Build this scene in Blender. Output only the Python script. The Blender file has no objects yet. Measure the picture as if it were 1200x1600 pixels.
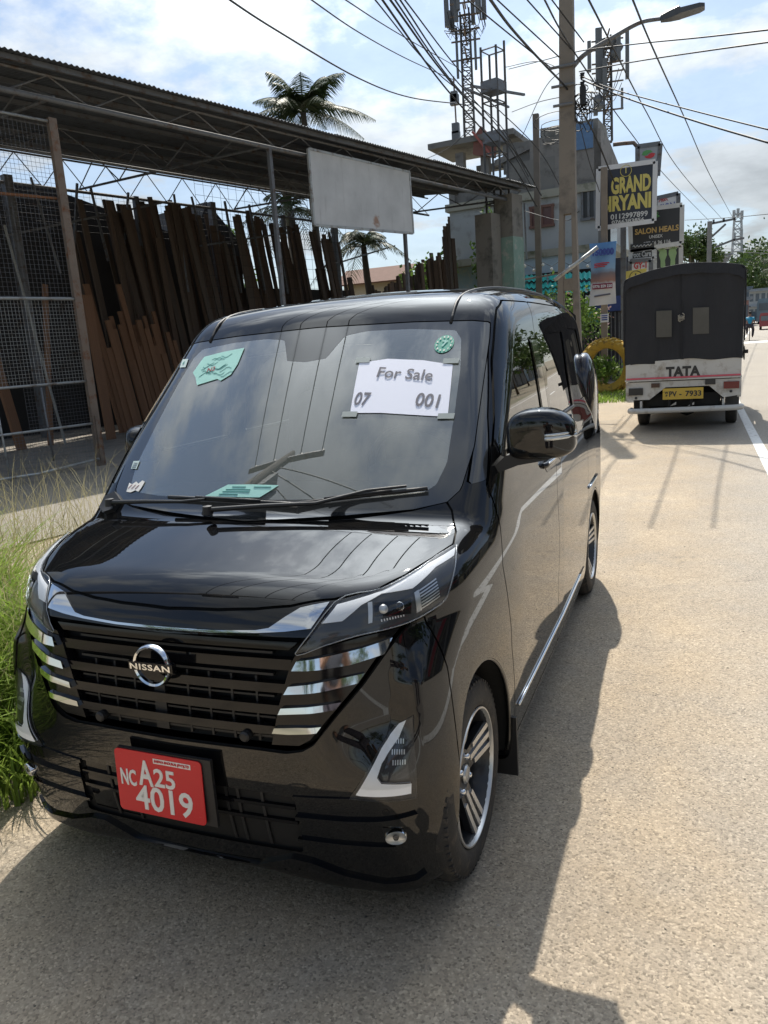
import bpy, bmesh, math, random
import numpy as np
from mathutils import Vector, Matrix
from mathutils.geometry import delaunay_2d_cdt
random.seed(7); rng = np.random.default_rng(7)
S = bpy.context.scene
COL = S.collection
PI = math.pi

# ---------------------------------------------------------------- camera
CAM = np.array([1.24383, -1.46392, 1.45961])
FPX = 1202.43
YAW, PITCH, ROLL = math.radians(22.47445), math.radians(11.97378), math.radians(-3.98106)
def cam_axes():
    cy, sy = math.cos(YAW), math.sin(YAW)
    f0 = np.array([-sy, cy, 0]); r0 = np.array([cy, sy, 0]); u0 = np.array([0, 0, 1.])
    f = math.cos(PITCH)*f0 - math.sin(PITCH)*u0
    u = math.cos(PITCH)*u0 + math.sin(PITCH)*f0
    return np.array([math.cos(ROLL)*r0 + math.sin(ROLL)*u, -math.sin(ROLL)*r0 + math.cos(ROLL)*u, f])
CM = cam_axes()
cd = bpy.data.cameras.new('camera'); cam = bpy.data.objects.new('camera', cd); COL.objects.link(cam)
m = Matrix.Identity(4)
for i in range(3):
    m[i][0] = CM[0][i]; m[i][1] = CM[1][i]; m[i][2] = -CM[2][i]; m[i][3] = CAM[i]
cam.matrix_world = m
cd.sensor_fit = 'VERTICAL'; cd.sensor_height = 24.0; cd.lens = FPX/1600*24.0
cd.clip_start = 0.05; cd.clip_end = 4000
S.camera = cam

# ---------------------------------------------------------------- light
SUN = np.array([-.17, .70, 1.0]); SUN /= np.linalg.norm(SUN)       # towards the sun
sun_el = math.asin(SUN[2]); sun_az = math.atan2(SUN[0], SUN[1])
sd = bpy.data.lights.new('sun', 'SUN'); sd.energy = 3.8; sd.angle = math.radians(.53); sd.color = (1.0, .93, .82)
so = bpy.data.objects.new('sun', sd); COL.objects.link(so)
so.rotation_euler = Vector(SUN).to_track_quat('Z', 'Y').to_euler()
w = bpy.data.worlds.new('World'); S.world = w; w.use_nodes = True
N = w.node_tree.nodes; L = w.node_tree.links
for n in list(N): N.remove(n)
out = N.new('ShaderNodeOutputWorld'); bg = N.new('ShaderNodeBackground'); L.new(bg.outputs[0], out.inputs[0])
bg.inputs[1].default_value = .094
sky = N.new('ShaderNodeTexSky'); sky.sky_type = 'NISHITA'; sky.sun_disc = False
sky.sun_elevation = sun_el; sky.sun_rotation = sun_az; sky.air_density = 1.0; sky.dust_density = .25; sky.ozone_density = 1.6
tc = N.new('ShaderNodeTexCoord')
sep = N.new('ShaderNodeSeparateXYZ'); L.new(tc.outputs['Generated'], sep.inputs[0])
def wm(op, a, b=None, c=None, clamp=False):
    n = N.new('ShaderNodeMath'); n.operation = op; n.use_clamp = clamp
    for i, v in enumerate((a, b, c)):
        if v is None: continue
        if isinstance(v, (int, float)): n.inputs[i].default_value = v
        else: L.new(v, n.inputs[i])
    return n.outputs[0]
zz = wm('MAXIMUM', sep.outputs[2], 0.0)
den = wm('ADD', zz, 0.22)
cx = wm('DIVIDE', sep.outputs[0], den); cyy = wm('DIVIDE', sep.outputs[1], den)
comb = N.new('ShaderNodeCombineXYZ'); L.new(cx, comb.inputs[0]); L.new(cyy, comb.inputs[1]); comb.inputs[2].default_value = 1.2
def wnoise(scale, detail, rough, dist=0.0):
    n = N.new('ShaderNodeTexNoise'); n.inputs['Scale'].default_value = scale; n.inputs['Detail'].default_value = detail
    n.inputs['Roughness'].default_value = rough; n.inputs['Distortion'].default_value = dist
    L.new(comb.outputs[0], n.inputs['Vector']); return n.outputs[0]
n1 = wnoise(1.7, 10, .56, .1); n2 = wnoise(5.5, 8, .6, .1)
cl = wm('ADD', wm('MULTIPLY', n1, .8), wm('MULTIPLY', n2, .2))
mr = N.new('ShaderNodeMapRange'); mr.interpolation_type = 'SMOOTHSTEP'; L.new(cl, mr.inputs[0])
mr.inputs[1].default_value = .44; mr.inputs[2].default_value = .59
haze = N.new('ShaderNodeMapRange'); L.new(zz, haze.inputs[0]); haze.inputs[1].default_value = 0; haze.inputs[2].default_value = .45
haze.inputs[3].default_value = .66; haze.inputs[4].default_value = .16
hz = wm('MAXIMUM', haze.outputs[0], 0)
cover = wm('MAXIMUM', wm('MULTIPLY', mr.outputs[0], .93), hz)
shade = N.new('ShaderNodeMapRange'); L.new(n2, shade.inputs[0]); shade.inputs[1].default_value = .3; shade.inputs[2].default_value = .65
shade.inputs[3].default_value = .80; shade.inputs[4].default_value = 1.12
ccol = N.new('ShaderNodeMix'); ccol.data_type = 'RGBA'; ccol.blend_type = 'MULTIPLY'; ccol.inputs[0].default_value = 1
ccol.inputs[6].default_value = (4.7, 5.0, 5.2, 1); L.new(shade.outputs[0], ccol.inputs[7])
# extra cloud glow and cover added towards the sun, for fill light and reflections
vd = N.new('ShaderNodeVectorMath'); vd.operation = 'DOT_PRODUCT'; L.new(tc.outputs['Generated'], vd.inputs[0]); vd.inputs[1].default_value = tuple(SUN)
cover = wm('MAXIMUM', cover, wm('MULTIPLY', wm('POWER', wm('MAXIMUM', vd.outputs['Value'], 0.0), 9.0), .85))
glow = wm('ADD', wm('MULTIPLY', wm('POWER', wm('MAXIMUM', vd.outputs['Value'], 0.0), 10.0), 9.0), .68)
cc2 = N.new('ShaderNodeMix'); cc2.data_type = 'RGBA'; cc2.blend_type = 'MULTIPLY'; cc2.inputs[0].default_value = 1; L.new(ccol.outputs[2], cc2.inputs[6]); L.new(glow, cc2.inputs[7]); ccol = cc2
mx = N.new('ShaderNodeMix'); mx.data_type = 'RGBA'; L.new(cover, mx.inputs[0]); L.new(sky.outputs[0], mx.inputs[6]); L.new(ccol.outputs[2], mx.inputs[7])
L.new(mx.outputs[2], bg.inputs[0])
S.view_settings.view_transform = 'Standard'; S.view_settings.look = 'None'; S.view_settings.exposure = 0.68; S.view_settings.gamma = 1
S.view_settings.use_curve_mapping = False
S.cycles.max_bounces = 7; S.cycles.transparent_max_bounces = 12; S.cycles.glossy_bounces = 4; S.cycles.diffuse_bounces = 3
S.cycles.caustics_reflective = False; S.cycles.caustics_refractive = False

# ---------------------------------------------------------------- pixel <-> place helpers (1200 x 1600 photograph)
def pdir(u, v):
    d = np.array([(u-600)/FPX, (800-v)/FPX, 1.]) @ CM
    return d/np.linalg.norm(d)
def at(u, v, Y):
    "the point seen at (u, v) that lies at world depth y = Y"
    d = pdir(u, v); return CAM + d*((Y-CAM[1])/d[1])
def gz(y):
    t = max(0., y-15.); t2 = min(t, 235.)
    return .00822*t2 + 6.07e-5*t2*t2 + max(0, t-235.)*.02

# ---------------------------------------------------------------- materials
MATS = {}
class NT:
    def __init__(s, name):
        s.m = bpy.data.materials.new(name); s.m.use_nodes = True; s.N = s.m.node_tree.nodes; s.L = s.m.node_tree.links
        s.b = s.N['Principled BSDF']; s.o = s.N['Material Output']
        t = s.N.new('ShaderNodeTexCoord'); s.obj = t.outputs['Object']
        g = s.N.new('ShaderNodeNewGeometry'); s.pos = g.outputs['Position']
    def set(s, k, v):
        i = s.b.inputs[k]
        if hasattr(v, 'links') or hasattr(v, 'is_linked'): s.L.new(v, i)
        elif isinstance(v, tuple) and len(v) == 3: i.default_value = (*v, 1)
        else: i.default_value = v
    def noise(s, scale, detail=4, rough=.55, vec=None, out=0, dist=0., stretch=None):
        n = s.N.new('ShaderNodeTexNoise'); n.inputs['Scale'].default_value = scale; n.inputs['Detail'].default_value = detail
        n.inputs['Roughness'].default_value = rough; n.inputs['Distortion'].default_value = dist
        v = vec or s.pos
        if stretch:
            mp = s.N.new('ShaderNodeMapping'); mp.inputs['Scale'].default_value = stretch; s.L.new(v, mp.inputs[0]); v = mp.outputs[0]
        s.L.new(v, n.inputs['Vector']); return n.outputs[out]
    def voro(s, scale, feature='F1', out=0, rand=1., vec=None):
        n = s.N.new('ShaderNodeTexVoronoi'); n.feature = feature; n.inputs['Scale'].default_value = scale
        n.inputs['Randomness'].default_value = rand; s.L.new(vec or s.pos, n.inputs['Vector']); return n.outputs[out]
    def ramp(s, fac, stops, interp='LINEAR'):
        r = s.N.new('ShaderNodeValToRGB'); r.color_ramp.interpolation = interp; e = r.color_ramp.elements
        while len(e) < len(stops): e.new(.5)
        for i, (p, c) in enumerate(stops):
            e[i].position = p
            if isinstance(c, (int, float)): c = (c, c, c)
            e[i].color = (*c, 1)
        s.L.new(fac, r.inputs[0]); return r.outputs[0]
    def mr(s, v, a, b, c=0., d=1.):
        n = s.N.new('ShaderNodeMapRange'); s.L.new(v, n.inputs[0])
        for i, q in enumerate((a, b, c, d)): n.inputs[i+1].default_value = q
        return n.outputs[0]
    def math(s, op, a, b=0.):
        n = s.N.new('ShaderNodeMath'); n.operation = op
        for i, v in enumerate((a, b)):
            if isinstance(v, (int, float)): n.inputs[i].default_value = v
            else: s.L.new(v, n.inputs[i])
        return n.outputs[0]
    def mix(s, f, a, b, blend='MIX'):
        n = s.N.new('ShaderNodeMix'); n.data_type = 'RGBA'; n.blend_type = blend
        for i, v in ((0, f), (6, a), (7, b)):
            if isinstance(v, (int, float)) and i == 0: n.inputs[0].default_value = v
            elif isinstance(v, tuple): n.inputs[i].default_value = (*v, 1)
            else: s.L.new(v, n.inputs[i])
        return n.outputs[2]
    def bump(s, h, strength=.5, dist=.01):
        n = s.N.new('ShaderNodeBump'); n.inputs['Strength'].default_value = strength; n.inputs['Distance'].default_value = dist
        s.L.new(h, n.inputs['Height']); s.L.new(n.outputs[0], s.b.inputs['Normal']); return n.outputs[0]
def mat(name, col, rough=.6, metal=0., var=.25, vs=3., bump=0., bs=40., spec=.5, coat=0., dirt=None, obj=False, stretch=None):
    if name in MATS: return MATS[name]
    t = NT(name); v = t.obj if obj else t.pos
    n = t.noise(vs, 5, .6, v, stretch=stretch)
    c = t.mix(n, tuple(max(0, a*(1-var)) for a in col), tuple(min(1, a*(1+var)) for a in col))
    if dirt:
        d = t.noise(vs*2.3, 6, .65, v, stretch=stretch); c = t.mix(t.mr(d, .52, .68), c, dirt)
    t.set('Base Color', c); t.set('Roughness', rough); t.set('Metallic', metal); t.set('Specular IOR Level', spec)
    if coat: t.set('Coat Weight', coat); t.set('Coat Roughness', .03)
    if bump: t.bump(t.noise(bs, 4, .6, v, stretch=stretch), bump, .01)
    MATS[name] = t.m; return t.m
def flat(name, col, rough=.5, metal=0., emit=0.):
    if name in MATS: return MATS[name]
    t = NT(name); t.set('Base Color', col); t.set('Roughness', rough); t.set('Metallic', metal)
    MATS[name] = t.m; return t.m

# ---------------------------------------------------------------- mesh builder
class MB:
    def __init__(s): s.v = []; s.f = []; s.m = []
    def add(s, vs, fs, mi=0):
        o = len(s.v); s.v.extend([tuple(map(float, p)) for p in vs]); s.f.extend([tuple(i+o for i in f) for f in fs]); s.m.extend([mi]*len(fs)); return s
    def box(s, c, d, rz=0., mi=0, M=None):
        hx, hy, hz = d[0]/2, d[1]/2, d[2]/2; R = Matrix.Rotation(rz, 3, 'Z') if M is None else M
        vs = [Vector(c) + R @ Vector((x*hx, y*hy, z*hz)) for x in (-1, 1) for y in (-1, 1) for z in (-1, 1)]
        return s.add(vs, [(0, 1, 3, 2), (4, 6, 7, 5), (0, 4, 5, 1), (2, 3, 7, 6), (0, 2, 6, 4), (1, 5, 7, 3)], mi)
    def beam(s, a, b, w, h=None, mi=0, roll=0.):
        a = Vector(a); b = Vector(b); h = h or w; d = b-a; Ln = d.length
        q = d.to_track_quat('X', 'Z').to_matrix() @ Matrix.Rotation(roll, 3, 'X')
        return s.box((a+b)/2, (Ln, w, h), mi=mi, M=q)
    def tube(s, pts, r, n=6, mi=0, cap=True, r2=None):
        pts = [Vector(p) for p in pts]; K = len(pts); vs = []; up = Vector((0, 0, 1))
        for i, p in enumerate(pts):
            t = (pts[min(i+1, K-1)]-pts[max(i-1, 0)]).normalized()
            a = t.cross(up)
            if a.length < .05: a = t.cross(Vector((1, 0, 0)))
            a.normalize(); b = a.cross(t)
            rr = r if r2 is None else r+(r2-r)*i/max(1, K-1)
            if callable(r): rr = r(i/max(1, K-1))
            for k in range(n):
                an = 2*PI*k/n; vs.append(p + a*math.cos(an)*rr + b*math.sin(an)*rr)
        fs = [(i*n+k, i*n+(k+1) % n, (i+1)*n+(k+1) % n, (i+1)*n+k) for i in range(K-1) for k in range(n)]
        if cap: fs += [tuple(range(n))[::-1], tuple((K-1)*n+k for k in range(n))]
        return s.add(vs, fs, mi)
    def lathe(s, prof, c=(0, 0, 0), n=32, axis='Z', mi=0, M=None):
        "prof: list of (r, h) rotated about the axis"
        vs = []; c = Vector(c)
        for r, h in prof:
            for k in range(n):
                a = 2*PI*k/n
                p = Vector((r*math.cos(a), r*math.sin(a), h))
                if axis == 'X': p = Vector((p.z, p.x, p.y))
                if axis == 'Y': p = Vector((p.x, p.z, p.y))
                if M is not None: p = M @ p
                vs.append(c+p)
        K = len(prof)
        fs = [(i*n+k, i*n+(k+1) % n, (i+1)*n+(k+1) % n, (i+1)*n+k) for i in range(K-1) for k in range(n)]
        return s.add(vs, fs, mi)
    def prism(s, poly, a, b, plane='XZ', mi=0, M=None, off=(0, 0, 0)):
        "2D polygon extruded between a and b along the remaining axis"
        n = len(poly); vs = []; off = Vector(off)
        for h in (a, b):
            for p, q in poly:
                v = {'XZ': (p, h, q), 'YZ': (h, p, q), 'XY': (p, q, h)}[plane]
                v = Vector(v)
                if M is not None: v = M @ v
                vs.append(v+off)
        fs = [tuple(range(n)), tuple(range(2*n-1, n-1, -1))] + [(i, i+n, (i+1) % n+n, (i+1) % n) for i in range(n)]
        return s.add(vs, fs, mi)
    def quad(s, a, b, c, d, mi=0): return s.add([a, b, c, d], [(0, 1, 2, 3)], mi)
    def build(s, name, mats, parent=None, loc=None, smooth=False, kind=None, label=None, sharp=None):
        me = bpy.data.meshes.new(name); me.from_pydata(s.v, [], s.f)
        if not isinstance(mats, (list, tuple)): mats = [mats]
        for mm in mats: me.materials.append(mm)
        if len(mats) > 1: me.polygons.foreach_set('material_index', s.m)
        if smooth:
            me.polygons.foreach_set('use_smooth', [True]*len(me.polygons))
            if sharp: me.set_sharp_from_angle(angle=math.radians(sharp))
        me.update()
        return link(name, me, parent, loc, kind, label)
def recalc(o):
    bm = bmesh.new(); bm.from_mesh(o.data); bmesh.ops.recalc_face_normals(bm, faces=bm.faces); bm.to_mesh(o.data); bm.free(); return o
def link(name, me, parent=None, loc=None, kind=None, label=None):
    o = bpy.data.objects.new(name, me); COL.objects.link(o)
    if parent is not None:
        o.parent = parent
    if loc is not None: o.location = loc
    if kind: o['kind'] = kind
    if label: o['label'] = label
    return o
def tag(o, label, cat, group=None, kind=None):
    if label: o['label'] = label
    if cat: o['category'] = cat
    if group: o['group'] = group
    if kind: o['kind'] = kind
    return o
def thing(name, label, cat, loc=(0, 0, 0), rz=0., group=None):
    o = bpy.data.objects.new(name, None); COL.objects.link(o); o.location = [float(a) for a in loc]; o.rotation_euler = (0, 0, rz); o.empty_display_size = .2
    return tag(o, label, cat, group)
def copy_tree(r, loc=None, rz=None, label=None, group=None, parent=None):
    c = r.copy(); COL.objects.link(c)
    if parent is not None: c.parent = parent
    if loc is not None: c.location = [float(a) for a in loc]
    if rz is not None: c.rotation_euler = (0, 0, rz)
    if label: c['label'] = label
    if group: c['group'] = group
    for ch in list(KIDS.get(r.name, []) or [x for x in r.children]): copy_tree(ch, parent=c)
    return c
KIDS = {}
def text_mesh(txt, size, bold=.0, extrude=.001, align='CENTER', sx=1., shear=0., space=1.):
    cu = bpy.data.curves.new('t', 'FONT'); cu.body = txt; cu.size = size; cu.offset = bold; cu.extrude = extrude
    cu.align_x = align; cu.align_y = 'CENTER'; cu.shear = shear; cu.space_character = space; cu.resolution_u = 3
    o = bpy.data.objects.new('t', cu); COL.objects.link(o); dg = bpy.context.evaluated_depsgraph_get()
    me = bpy.data.meshes.new_from_object(o.evaluated_get(dg)); bpy.data.objects.remove(o); bpy.data.curves.remove(cu)
    if sx != 1: me.transform(Matrix.Diagonal((sx, 1, 1, 1)))
    return me
def lettering(txt, size, M, mt, parent, bold=0., sx=1., name='lettering', extrude=.001, shear=0., space=1., width=None):
    "flat lettering; M maps text x-right, y-up, z-out to the parent's frame"
    me = text_mesh(txt, size, bold, extrude, sx=sx, shear=shear, space=space)
    if width:
        xs = [v.co.x for v in me.vertices]; k = width/(max(xs)-min(xs)); me.transform(Matrix.Diagonal((k, 1, 1, 1)))
    me.transform(M); me.materials.clear(); me.materials.append(mt); me.name = name
    return link(name, me, parent)
def frameM(o, x, y):
    x = Vector(x).normalized(); y = Vector(y); y = (y-x*y.dot(x)).normalized(); z = x.cross(y)
    M = Matrix.Identity(4)
    for i in range(3): M[i][0] = x[i]; M[i][1] = y[i]; M[i][2] = z[i]; M[i][3] = o[i]
    return M
def curve_pts(ctrl, n=8, closed=False):
    "Catmull-Rom through control points"
    P = [np.array(p, float) for p in ctrl]; K = len(P); out = []
    segs = K if closed else K-1
    for i in range(segs):
        p0 = P[(i-1) % K] if closed or i > 0 else 2*P[0]-P[1]
        p1 = P[i]; p2 = P[(i+1) % K]; p3 = P[(i+2) % K] if closed or i+2 < K else 2*P[-1]-P[-2]
        for k in range(n):
            t = k/n; out.append(.5*((2*p1)+(-p0+p2)*t+(2*p0-5*p1+4*p2-p3)*t*t+(-p0+3*p1-3*p2+p3)*t**3))
    if not closed: out.append(P[-1])
    return out

# ================================================================ MINIVAN (its nose at y = 0, wheels on z = 0)
def smax(a,b,r):
    h=np.clip(.5+.5*(a-b)/r,0,1); return b*(1-h)+a*h+r*h*(1-h)
def smin(a,b,r): return -smax(-a,-b,r)
def spl(xs,ys):
    # natural cubic spline
    xs=np.array(xs,float); ys=np.array(ys,float); n=len(xs); h=np.diff(xs)
    A=np.eye(n); b=np.zeros(n)
    for i in range(1,n-1):
        A[i,i-1]=h[i-1]; A[i,i]=2*(h[i-1]+h[i]); A[i,i+1]=h[i]
        b[i]=6*((ys[i+1]-ys[i])/h[i]-(ys[i]-ys[i-1])/h[i-1])
    m=np.linalg.solve(A,b)
    def f(x):
        x=np.clip(x,xs[0],xs[-1]); i=np.clip(np.searchsorted(xs,x)-1,0,n-2)
        t=x-xs[i]; u=xs[i+1]-x; H=h[i]
        return m[i]*u**3/(6*H)+m[i+1]*t**3/(6*H)+(ys[i]/H-m[i]*H/6)*u+(ys[i+1]/H-m[i+1]*H/6)*t
    return f
HWz=spl([.1,.22,.4,.6,.8,.95,1.05,1.3,1.5,1.66,1.9],[.700,.716,.729,.736,.7375,.732,.72,.688,.655,.62,.56])
YFz=spl([.08,.2,.3,.42,.52,.62,.72,.82,.9,1.0,1.2],[.06,.035,.015,.004,.002,.006,.016,.034,.07,.14,.3])
ZHy=spl([-.3,0,.1,.25,.4,.6,.9],[.80,.865,.90,.94,.975,1.015,1.05])
ZRy=spl([.6,1.0,1.3,1.7,2.3,2.9,3.3,3.6],[1.505,1.603,1.657,1.688,1.70,1.682,1.65,1.61])
def F(P):
    x=np.abs(P[...,0]); y=P[...,1]; z=P[...,2]
    tap=.09*(np.clip(.9-y,0,None)/.9)**2*np.clip((1.5-z)/.5,0,1)*(.35+.85*np.clip((z-.3)/.5,0,1))+.035*np.clip((y-2.2)/1.,0,1)**2*np.clip((z-1.05)/.3,0,1)
    tap=tap+.020*np.clip((y-1.7)/1.3,0,1)
    side=x-HWz(z)+tap-.003/(1+np.exp((z-(.955+.03*y))/.009))-.0013/(1+np.exp((z-(.868+.022*y))/.012))*np.clip((y-.15)*5,0,1)
    front=(YFz(z)+.10*x**2+.28*x**6+.40*(np.sqrt(np.clip(x-.39,0,None)**2+.0009)-.03)*np.clip((z-.44)/.16,0,1)**2*(3-2*np.clip((z-.44)/.16,0,1))*(1-.75*np.clip((z-.83)/.12,0,1))*(1-np.clip((x-.57)/.08,0,1)*np.clip((.80-z)/.12,0,1))-y)*.93
    hood=(z-(ZHy(y)-.09*x**2))*.95
    ws=(.512+1.03*(z-1.02)+.225*x**2-.10*(z-1.02)*(1.56-z)-y)*.70
    roof=z-(ZRy(y)-.085*x**2-.10*x**6)
    rear=y-(3.37-.03*(z-.6)**2*0-.05*x**2-.1*x**6-.07*np.clip(z-1.1,0,1)**1.5)
    cab=smax(ws,roof,.05)
    top=smin(hood,cab,.02)
    d=smax(side,front,.16)
    d=smax(d,rear,.12)
    d=smax(d,top,.085+.030*np.clip((z-1.15)/.25,0,1))
    d=smax(d,(.115+.05*np.clip((y-.4)/.3,0,1)+.03*np.exp(-(x/.33)**4)*np.clip((.5-y)*4,0,1))-z,.03)
    return d
def grad(P,e=1e-4):
    g=np.stack([F(P+np.eye(3)[i]*e)-F(P-np.eye(3)[i]*e) for i in range(3)],-1)
    return g/np.linalg.norm(g,axis=-1,keepdims=True)
def cast(O,D,tmax=8,n=900):
    """first hit of rays O+tD with body"""
    O=np.atleast_2d(np.asarray(O,float)); D=np.atleast_2d(np.asarray(D,float)); O,D=np.broadcast_arrays(O,D)
    ts=np.linspace(0,tmax,n); t0=np.full(len(O),np.nan); prev=F(O)
    for k in range(1,n):
        cur=F(O+D*ts[k]); m=np.isnan(t0)&(cur<0); t0[m]=ts[k]
        if not np.isnan(t0).any(): break
    lo=t0-tmax/(n-1); hi=t0.copy()
    for _ in range(30):
        mid=(lo+hi)/2; ins=F(O+D*mid[:,None])<0; hi=np.where(ins,mid,hi); lo=np.where(ins,lo,mid)
    return O+D*hi[:,None]

def basis(D):
    D = np.array(D, float); D /= np.linalg.norm(D)
    b = np.array([0, 0, 1.]) if abs(D[2]) < .9 else np.array([0, 1., 0])
    a = np.cross(D, b); a /= np.linalg.norm(a); b = np.cross(a, D); return D, a, b
def densify(poly, mx):
    out = []
    for i in range(len(poly)):
        p, q = poly[i], poly[(i+1) % len(poly)]; n = max(1, int(math.ceil(np.linalg.norm(q-p)/mx)))
        out += [p+(q-p)*k/n for k in range(n)]
    return out
def patch_mesh(P3, D, off=.002, thick=0., res=.012, holes=()):
    "surface patch over the body skin: outline P3 seen along D, lifted by off, with a skirt of depth thick"
    D, a, b = basis(D)
    def to2(P): P = np.array(P, float); return np.stack([P@a, P@b], -1)
    loops = [densify(to2(P3), res)] + [densify(to2(h), res) for h in holes]
    verts = []; edges = []
    for lp in loops:
        o = len(verts); verts += [tuple(p) for p in lp]; edges += [(o+i, o+(i+1) % len(lp)) for i in range(len(lp))]
    A = np.array(loops[0]); mn = A.min(0); mxx = A.max(0)
    gx = np.arange(mn[0]+res/2, mxx[0], res); gy = np.arange(mn[1]+res/2, mxx[1], res)
    G = np.array([(x+(res/2 if j % 2 else 0), y) for j, y in enumerate(gy) for x in gx]) if len(gx) and len(gy) else np.zeros((0, 2))
    if len(G):
        sd_ = polysd(G, np.array(loops[0])); k = sd_ < -res*.45
        for h in loops[1:]: k &= polysd(G, np.array(h)) > res*.45
        verts += [tuple(p) for p in G[k]]
    vo, _, fo_, *_r = delaunay_2d_cdt([Vector(v) for v in verts], edges, [], 1 if not holes else 3, 1e-6)
    V2 = np.array([tuple(v) for v in vo]); fs = [tuple(f) for f in fo_]
    if holes or True:
        cen = np.array([V2[list(f)].mean(0) for f in fs]); k = polysd(cen, np.array(loops[0])) < 0
        for h in loops[1:]: k &= polysd(cen, np.array(h)) > 0
        fs = [f for f, kk in zip(fs, k) if kk]
    O = V2[:, :1]*a+V2[:, 1:2]*b; O = O-D*(O@D)[:, None]-D*5+D*np.dot(D, np.array(P3).mean(0))+D*3.9
    P = cast(O, D[None], 2.4, 240); bad = np.isnan(P[:, 0])
    if bad.any():
        gd = np.where(~bad)[0]
        for i in np.where(bad)[0]:
            j = gd[np.argmin(((V2[gd]-V2[i])**2).sum(1))]; P[i] = P[j]
    nn = grad(P); T = P+nn*off
    vs = [tuple(p) for p in T]
    # orient
    out = []
    for f in fs:
        p0, p1, p2 = T[f[0]], T[f[1]], T[f[2]]
        out.append(f if np.dot(np.cross(p1-p0, p2-p0), nn[f[0]]) > 0 else f[::-1])
    nt = len(vs); nrm = list(nn)
    if thick:
        cnt = {}
        for f in out:
            for i in range(len(f)):
                e = (f[i], f[(i+1) % len(f)]); cnt[e] = cnt.get(e, 0)+1
        bd = [e for e in cnt if (e[1], e[0]) not in cnt]; low = {}; walls = []
        Lw = P+nn*(off-thick)
        for i, j in bd:
            base = len(vs); vs += [tuple(T[i]), tuple(T[j]), tuple(Lw[j]), tuple(Lw[i])]; walls.append((base+1, base, base+3, base+2))
        out = out+walls
    return vs, out, nt, nn
def mk(name, vs, fs, mt, parent, nrm=None, nt=0, mirror=False, label=None, kind=None):
    vs = np.array(vs, float)
    if mirror: vs = vs*[-1, 1, 1]; fs = [f[::-1] for f in fs]
    vs = vs-[0, CARY, 0]
    me = bpy.data.meshes.new(name); me.from_pydata(vs.tolist(), [], fs); me.materials.append(mt)
    me.polygons.foreach_set('use_smooth', [True]*len(fs))
    if nrm is not None:
        # custom normals from the analytic skin: exact reflections
        n3 = np.array(nrm, float)
        if mirror: n3 = n3*[-1, 1, 1]
        ln = np.zeros((len(me.loops), 3)); vi = np.zeros(len(me.loops), int); me.loops.foreach_get('vertex_index', vi)
        k = vi < nt; ln[k] = n3[vi[k]]
        me.normals_split_custom_set(ln.tolist())
    me.update(); return link(name, me, parent, None, kind, label)
CARY = 1.65
LGT = mat('bright_lamp_reflector', (.93, .94, .95), .35, .0, var=.02)
def skin(name, P3, D, mt, parent, off=.002, thick=0., res=.012, both=False, holes=(), label=None, smooth=0, tilt=0.):
    P3 = [np.array(p, float) for p in P3]
    if smooth: P3 = curve_pts(P3, smooth, True)
    vs, fs, nt, nn = patch_mesh(P3, D, off, thick, res, holes)
    if tilt:         # lower edge stands prouder than the upper one
        zm = max(p[2] for p in P3); vs = [tuple(np.array(v)+nn[i]*tilt*(zm-v[2])) if i < nt else v for i, v in enumerate(vs)]; n2 = []
        for q in nn: v = q+np.array([0, 0, tilt]); n2.append(v/np.linalg.norm(v))
        nn = np.array(n2)
    o = mk(name, vs, fs, mt, parent, nn, nt, label=label)
    if both: mk(name, vs, fs, mt, parent, nn, nt, mirror=True, label=label)
    return o
def X3(l, y=0.): return [(x, y, z) for x, z in l]

# ---- materials of the van
def paint():
    t = NT('black_paint'); d = t.noise(7., 5, .6); f = t.noise(900., 2, .5)
    t.set('Base Color', t.mix(t.mr(d, .4, .75), (.0035, .0040, .0050), (.010, .009, .008)))
    t.set('Roughness', t.mr(d, .35, .8, .022, .06)); t.set('Specular IOR Level', .0); t.set('Coat Weight', 1.0); t.set('Coat Roughness', .012); t.set('Coat IOR', 1.56)
    return t.m
PAINT = paint()
GLOSSB = mat('gloss_black_trim', (.005, .005, .006), .09, var=.2, spec=.42)
MATB = mat('matt_black_plastic', (.014, .014, .015), .5, var=.2, bump=.1, bs=300)
INNER = mat('dark_underbody', (.006, .006, .006), .8)
CHROME = mat('chrome', (.78, .79, .80), .06, 1.0, var=.02)
SILV = mat('satin_silver', (.60, .60, .59), .30, .75, var=.05)
RIMDK = mat('dark_rim_paint', (.035, .035, .037), .3, .4, var=.2, coat=.3)
RUBBER = mat('tyre_rubber', (.022, .021, .020), .75, var=.35, vs=12, bump=.25, bs=160, dirt=(.07, .058, .045))
def glass(name, tint, rough=.0, gain=1.15, ior=1.5, bright_veil=0.):
    t = NT(name); tr = t.N.new('ShaderNodeBsdfTransparent'); tr.inputs[0].default_value = (*tint, 1)
    gl = t.N.new('ShaderNodeBsdfGlossy'); gl.inputs[0].default_value = (1, 1, 1, 1); gl.inputs['Roughness'].default_value = rough
    fr = t.N.new('ShaderNodeFresnel'); fr.inputs[0].default_value = ior
    if bright_veil:
        df = t.N.new('ShaderNodeBsdfDiffuse'); df.inputs[0].default_value = (.50, .56, .52, 1); fm = t.N.new('ShaderNodeMixShader'); fm.inputs[0].default_value = bright_veil  # pale diffuse share mixed in to lift the brightness of the pane
        t.L.new(tr.outputs[0], fm.inputs[1]); t.L.new(df.outputs[0], fm.inputs[2]); tr = fm
    ms = t.N.new('ShaderNodeMixShader'); sc = t.math('ADD', t.math('MULTIPLY', fr.outputs[0], gain), .03)
    t.L.new(sc, ms.inputs[0]); t.L.new(tr.outputs[0], ms.inputs[1]); t.L.new(gl.outputs[0], ms.inputs[2]); t.L.new(ms.outputs[0], t.o.inputs[0]); return t.m
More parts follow.
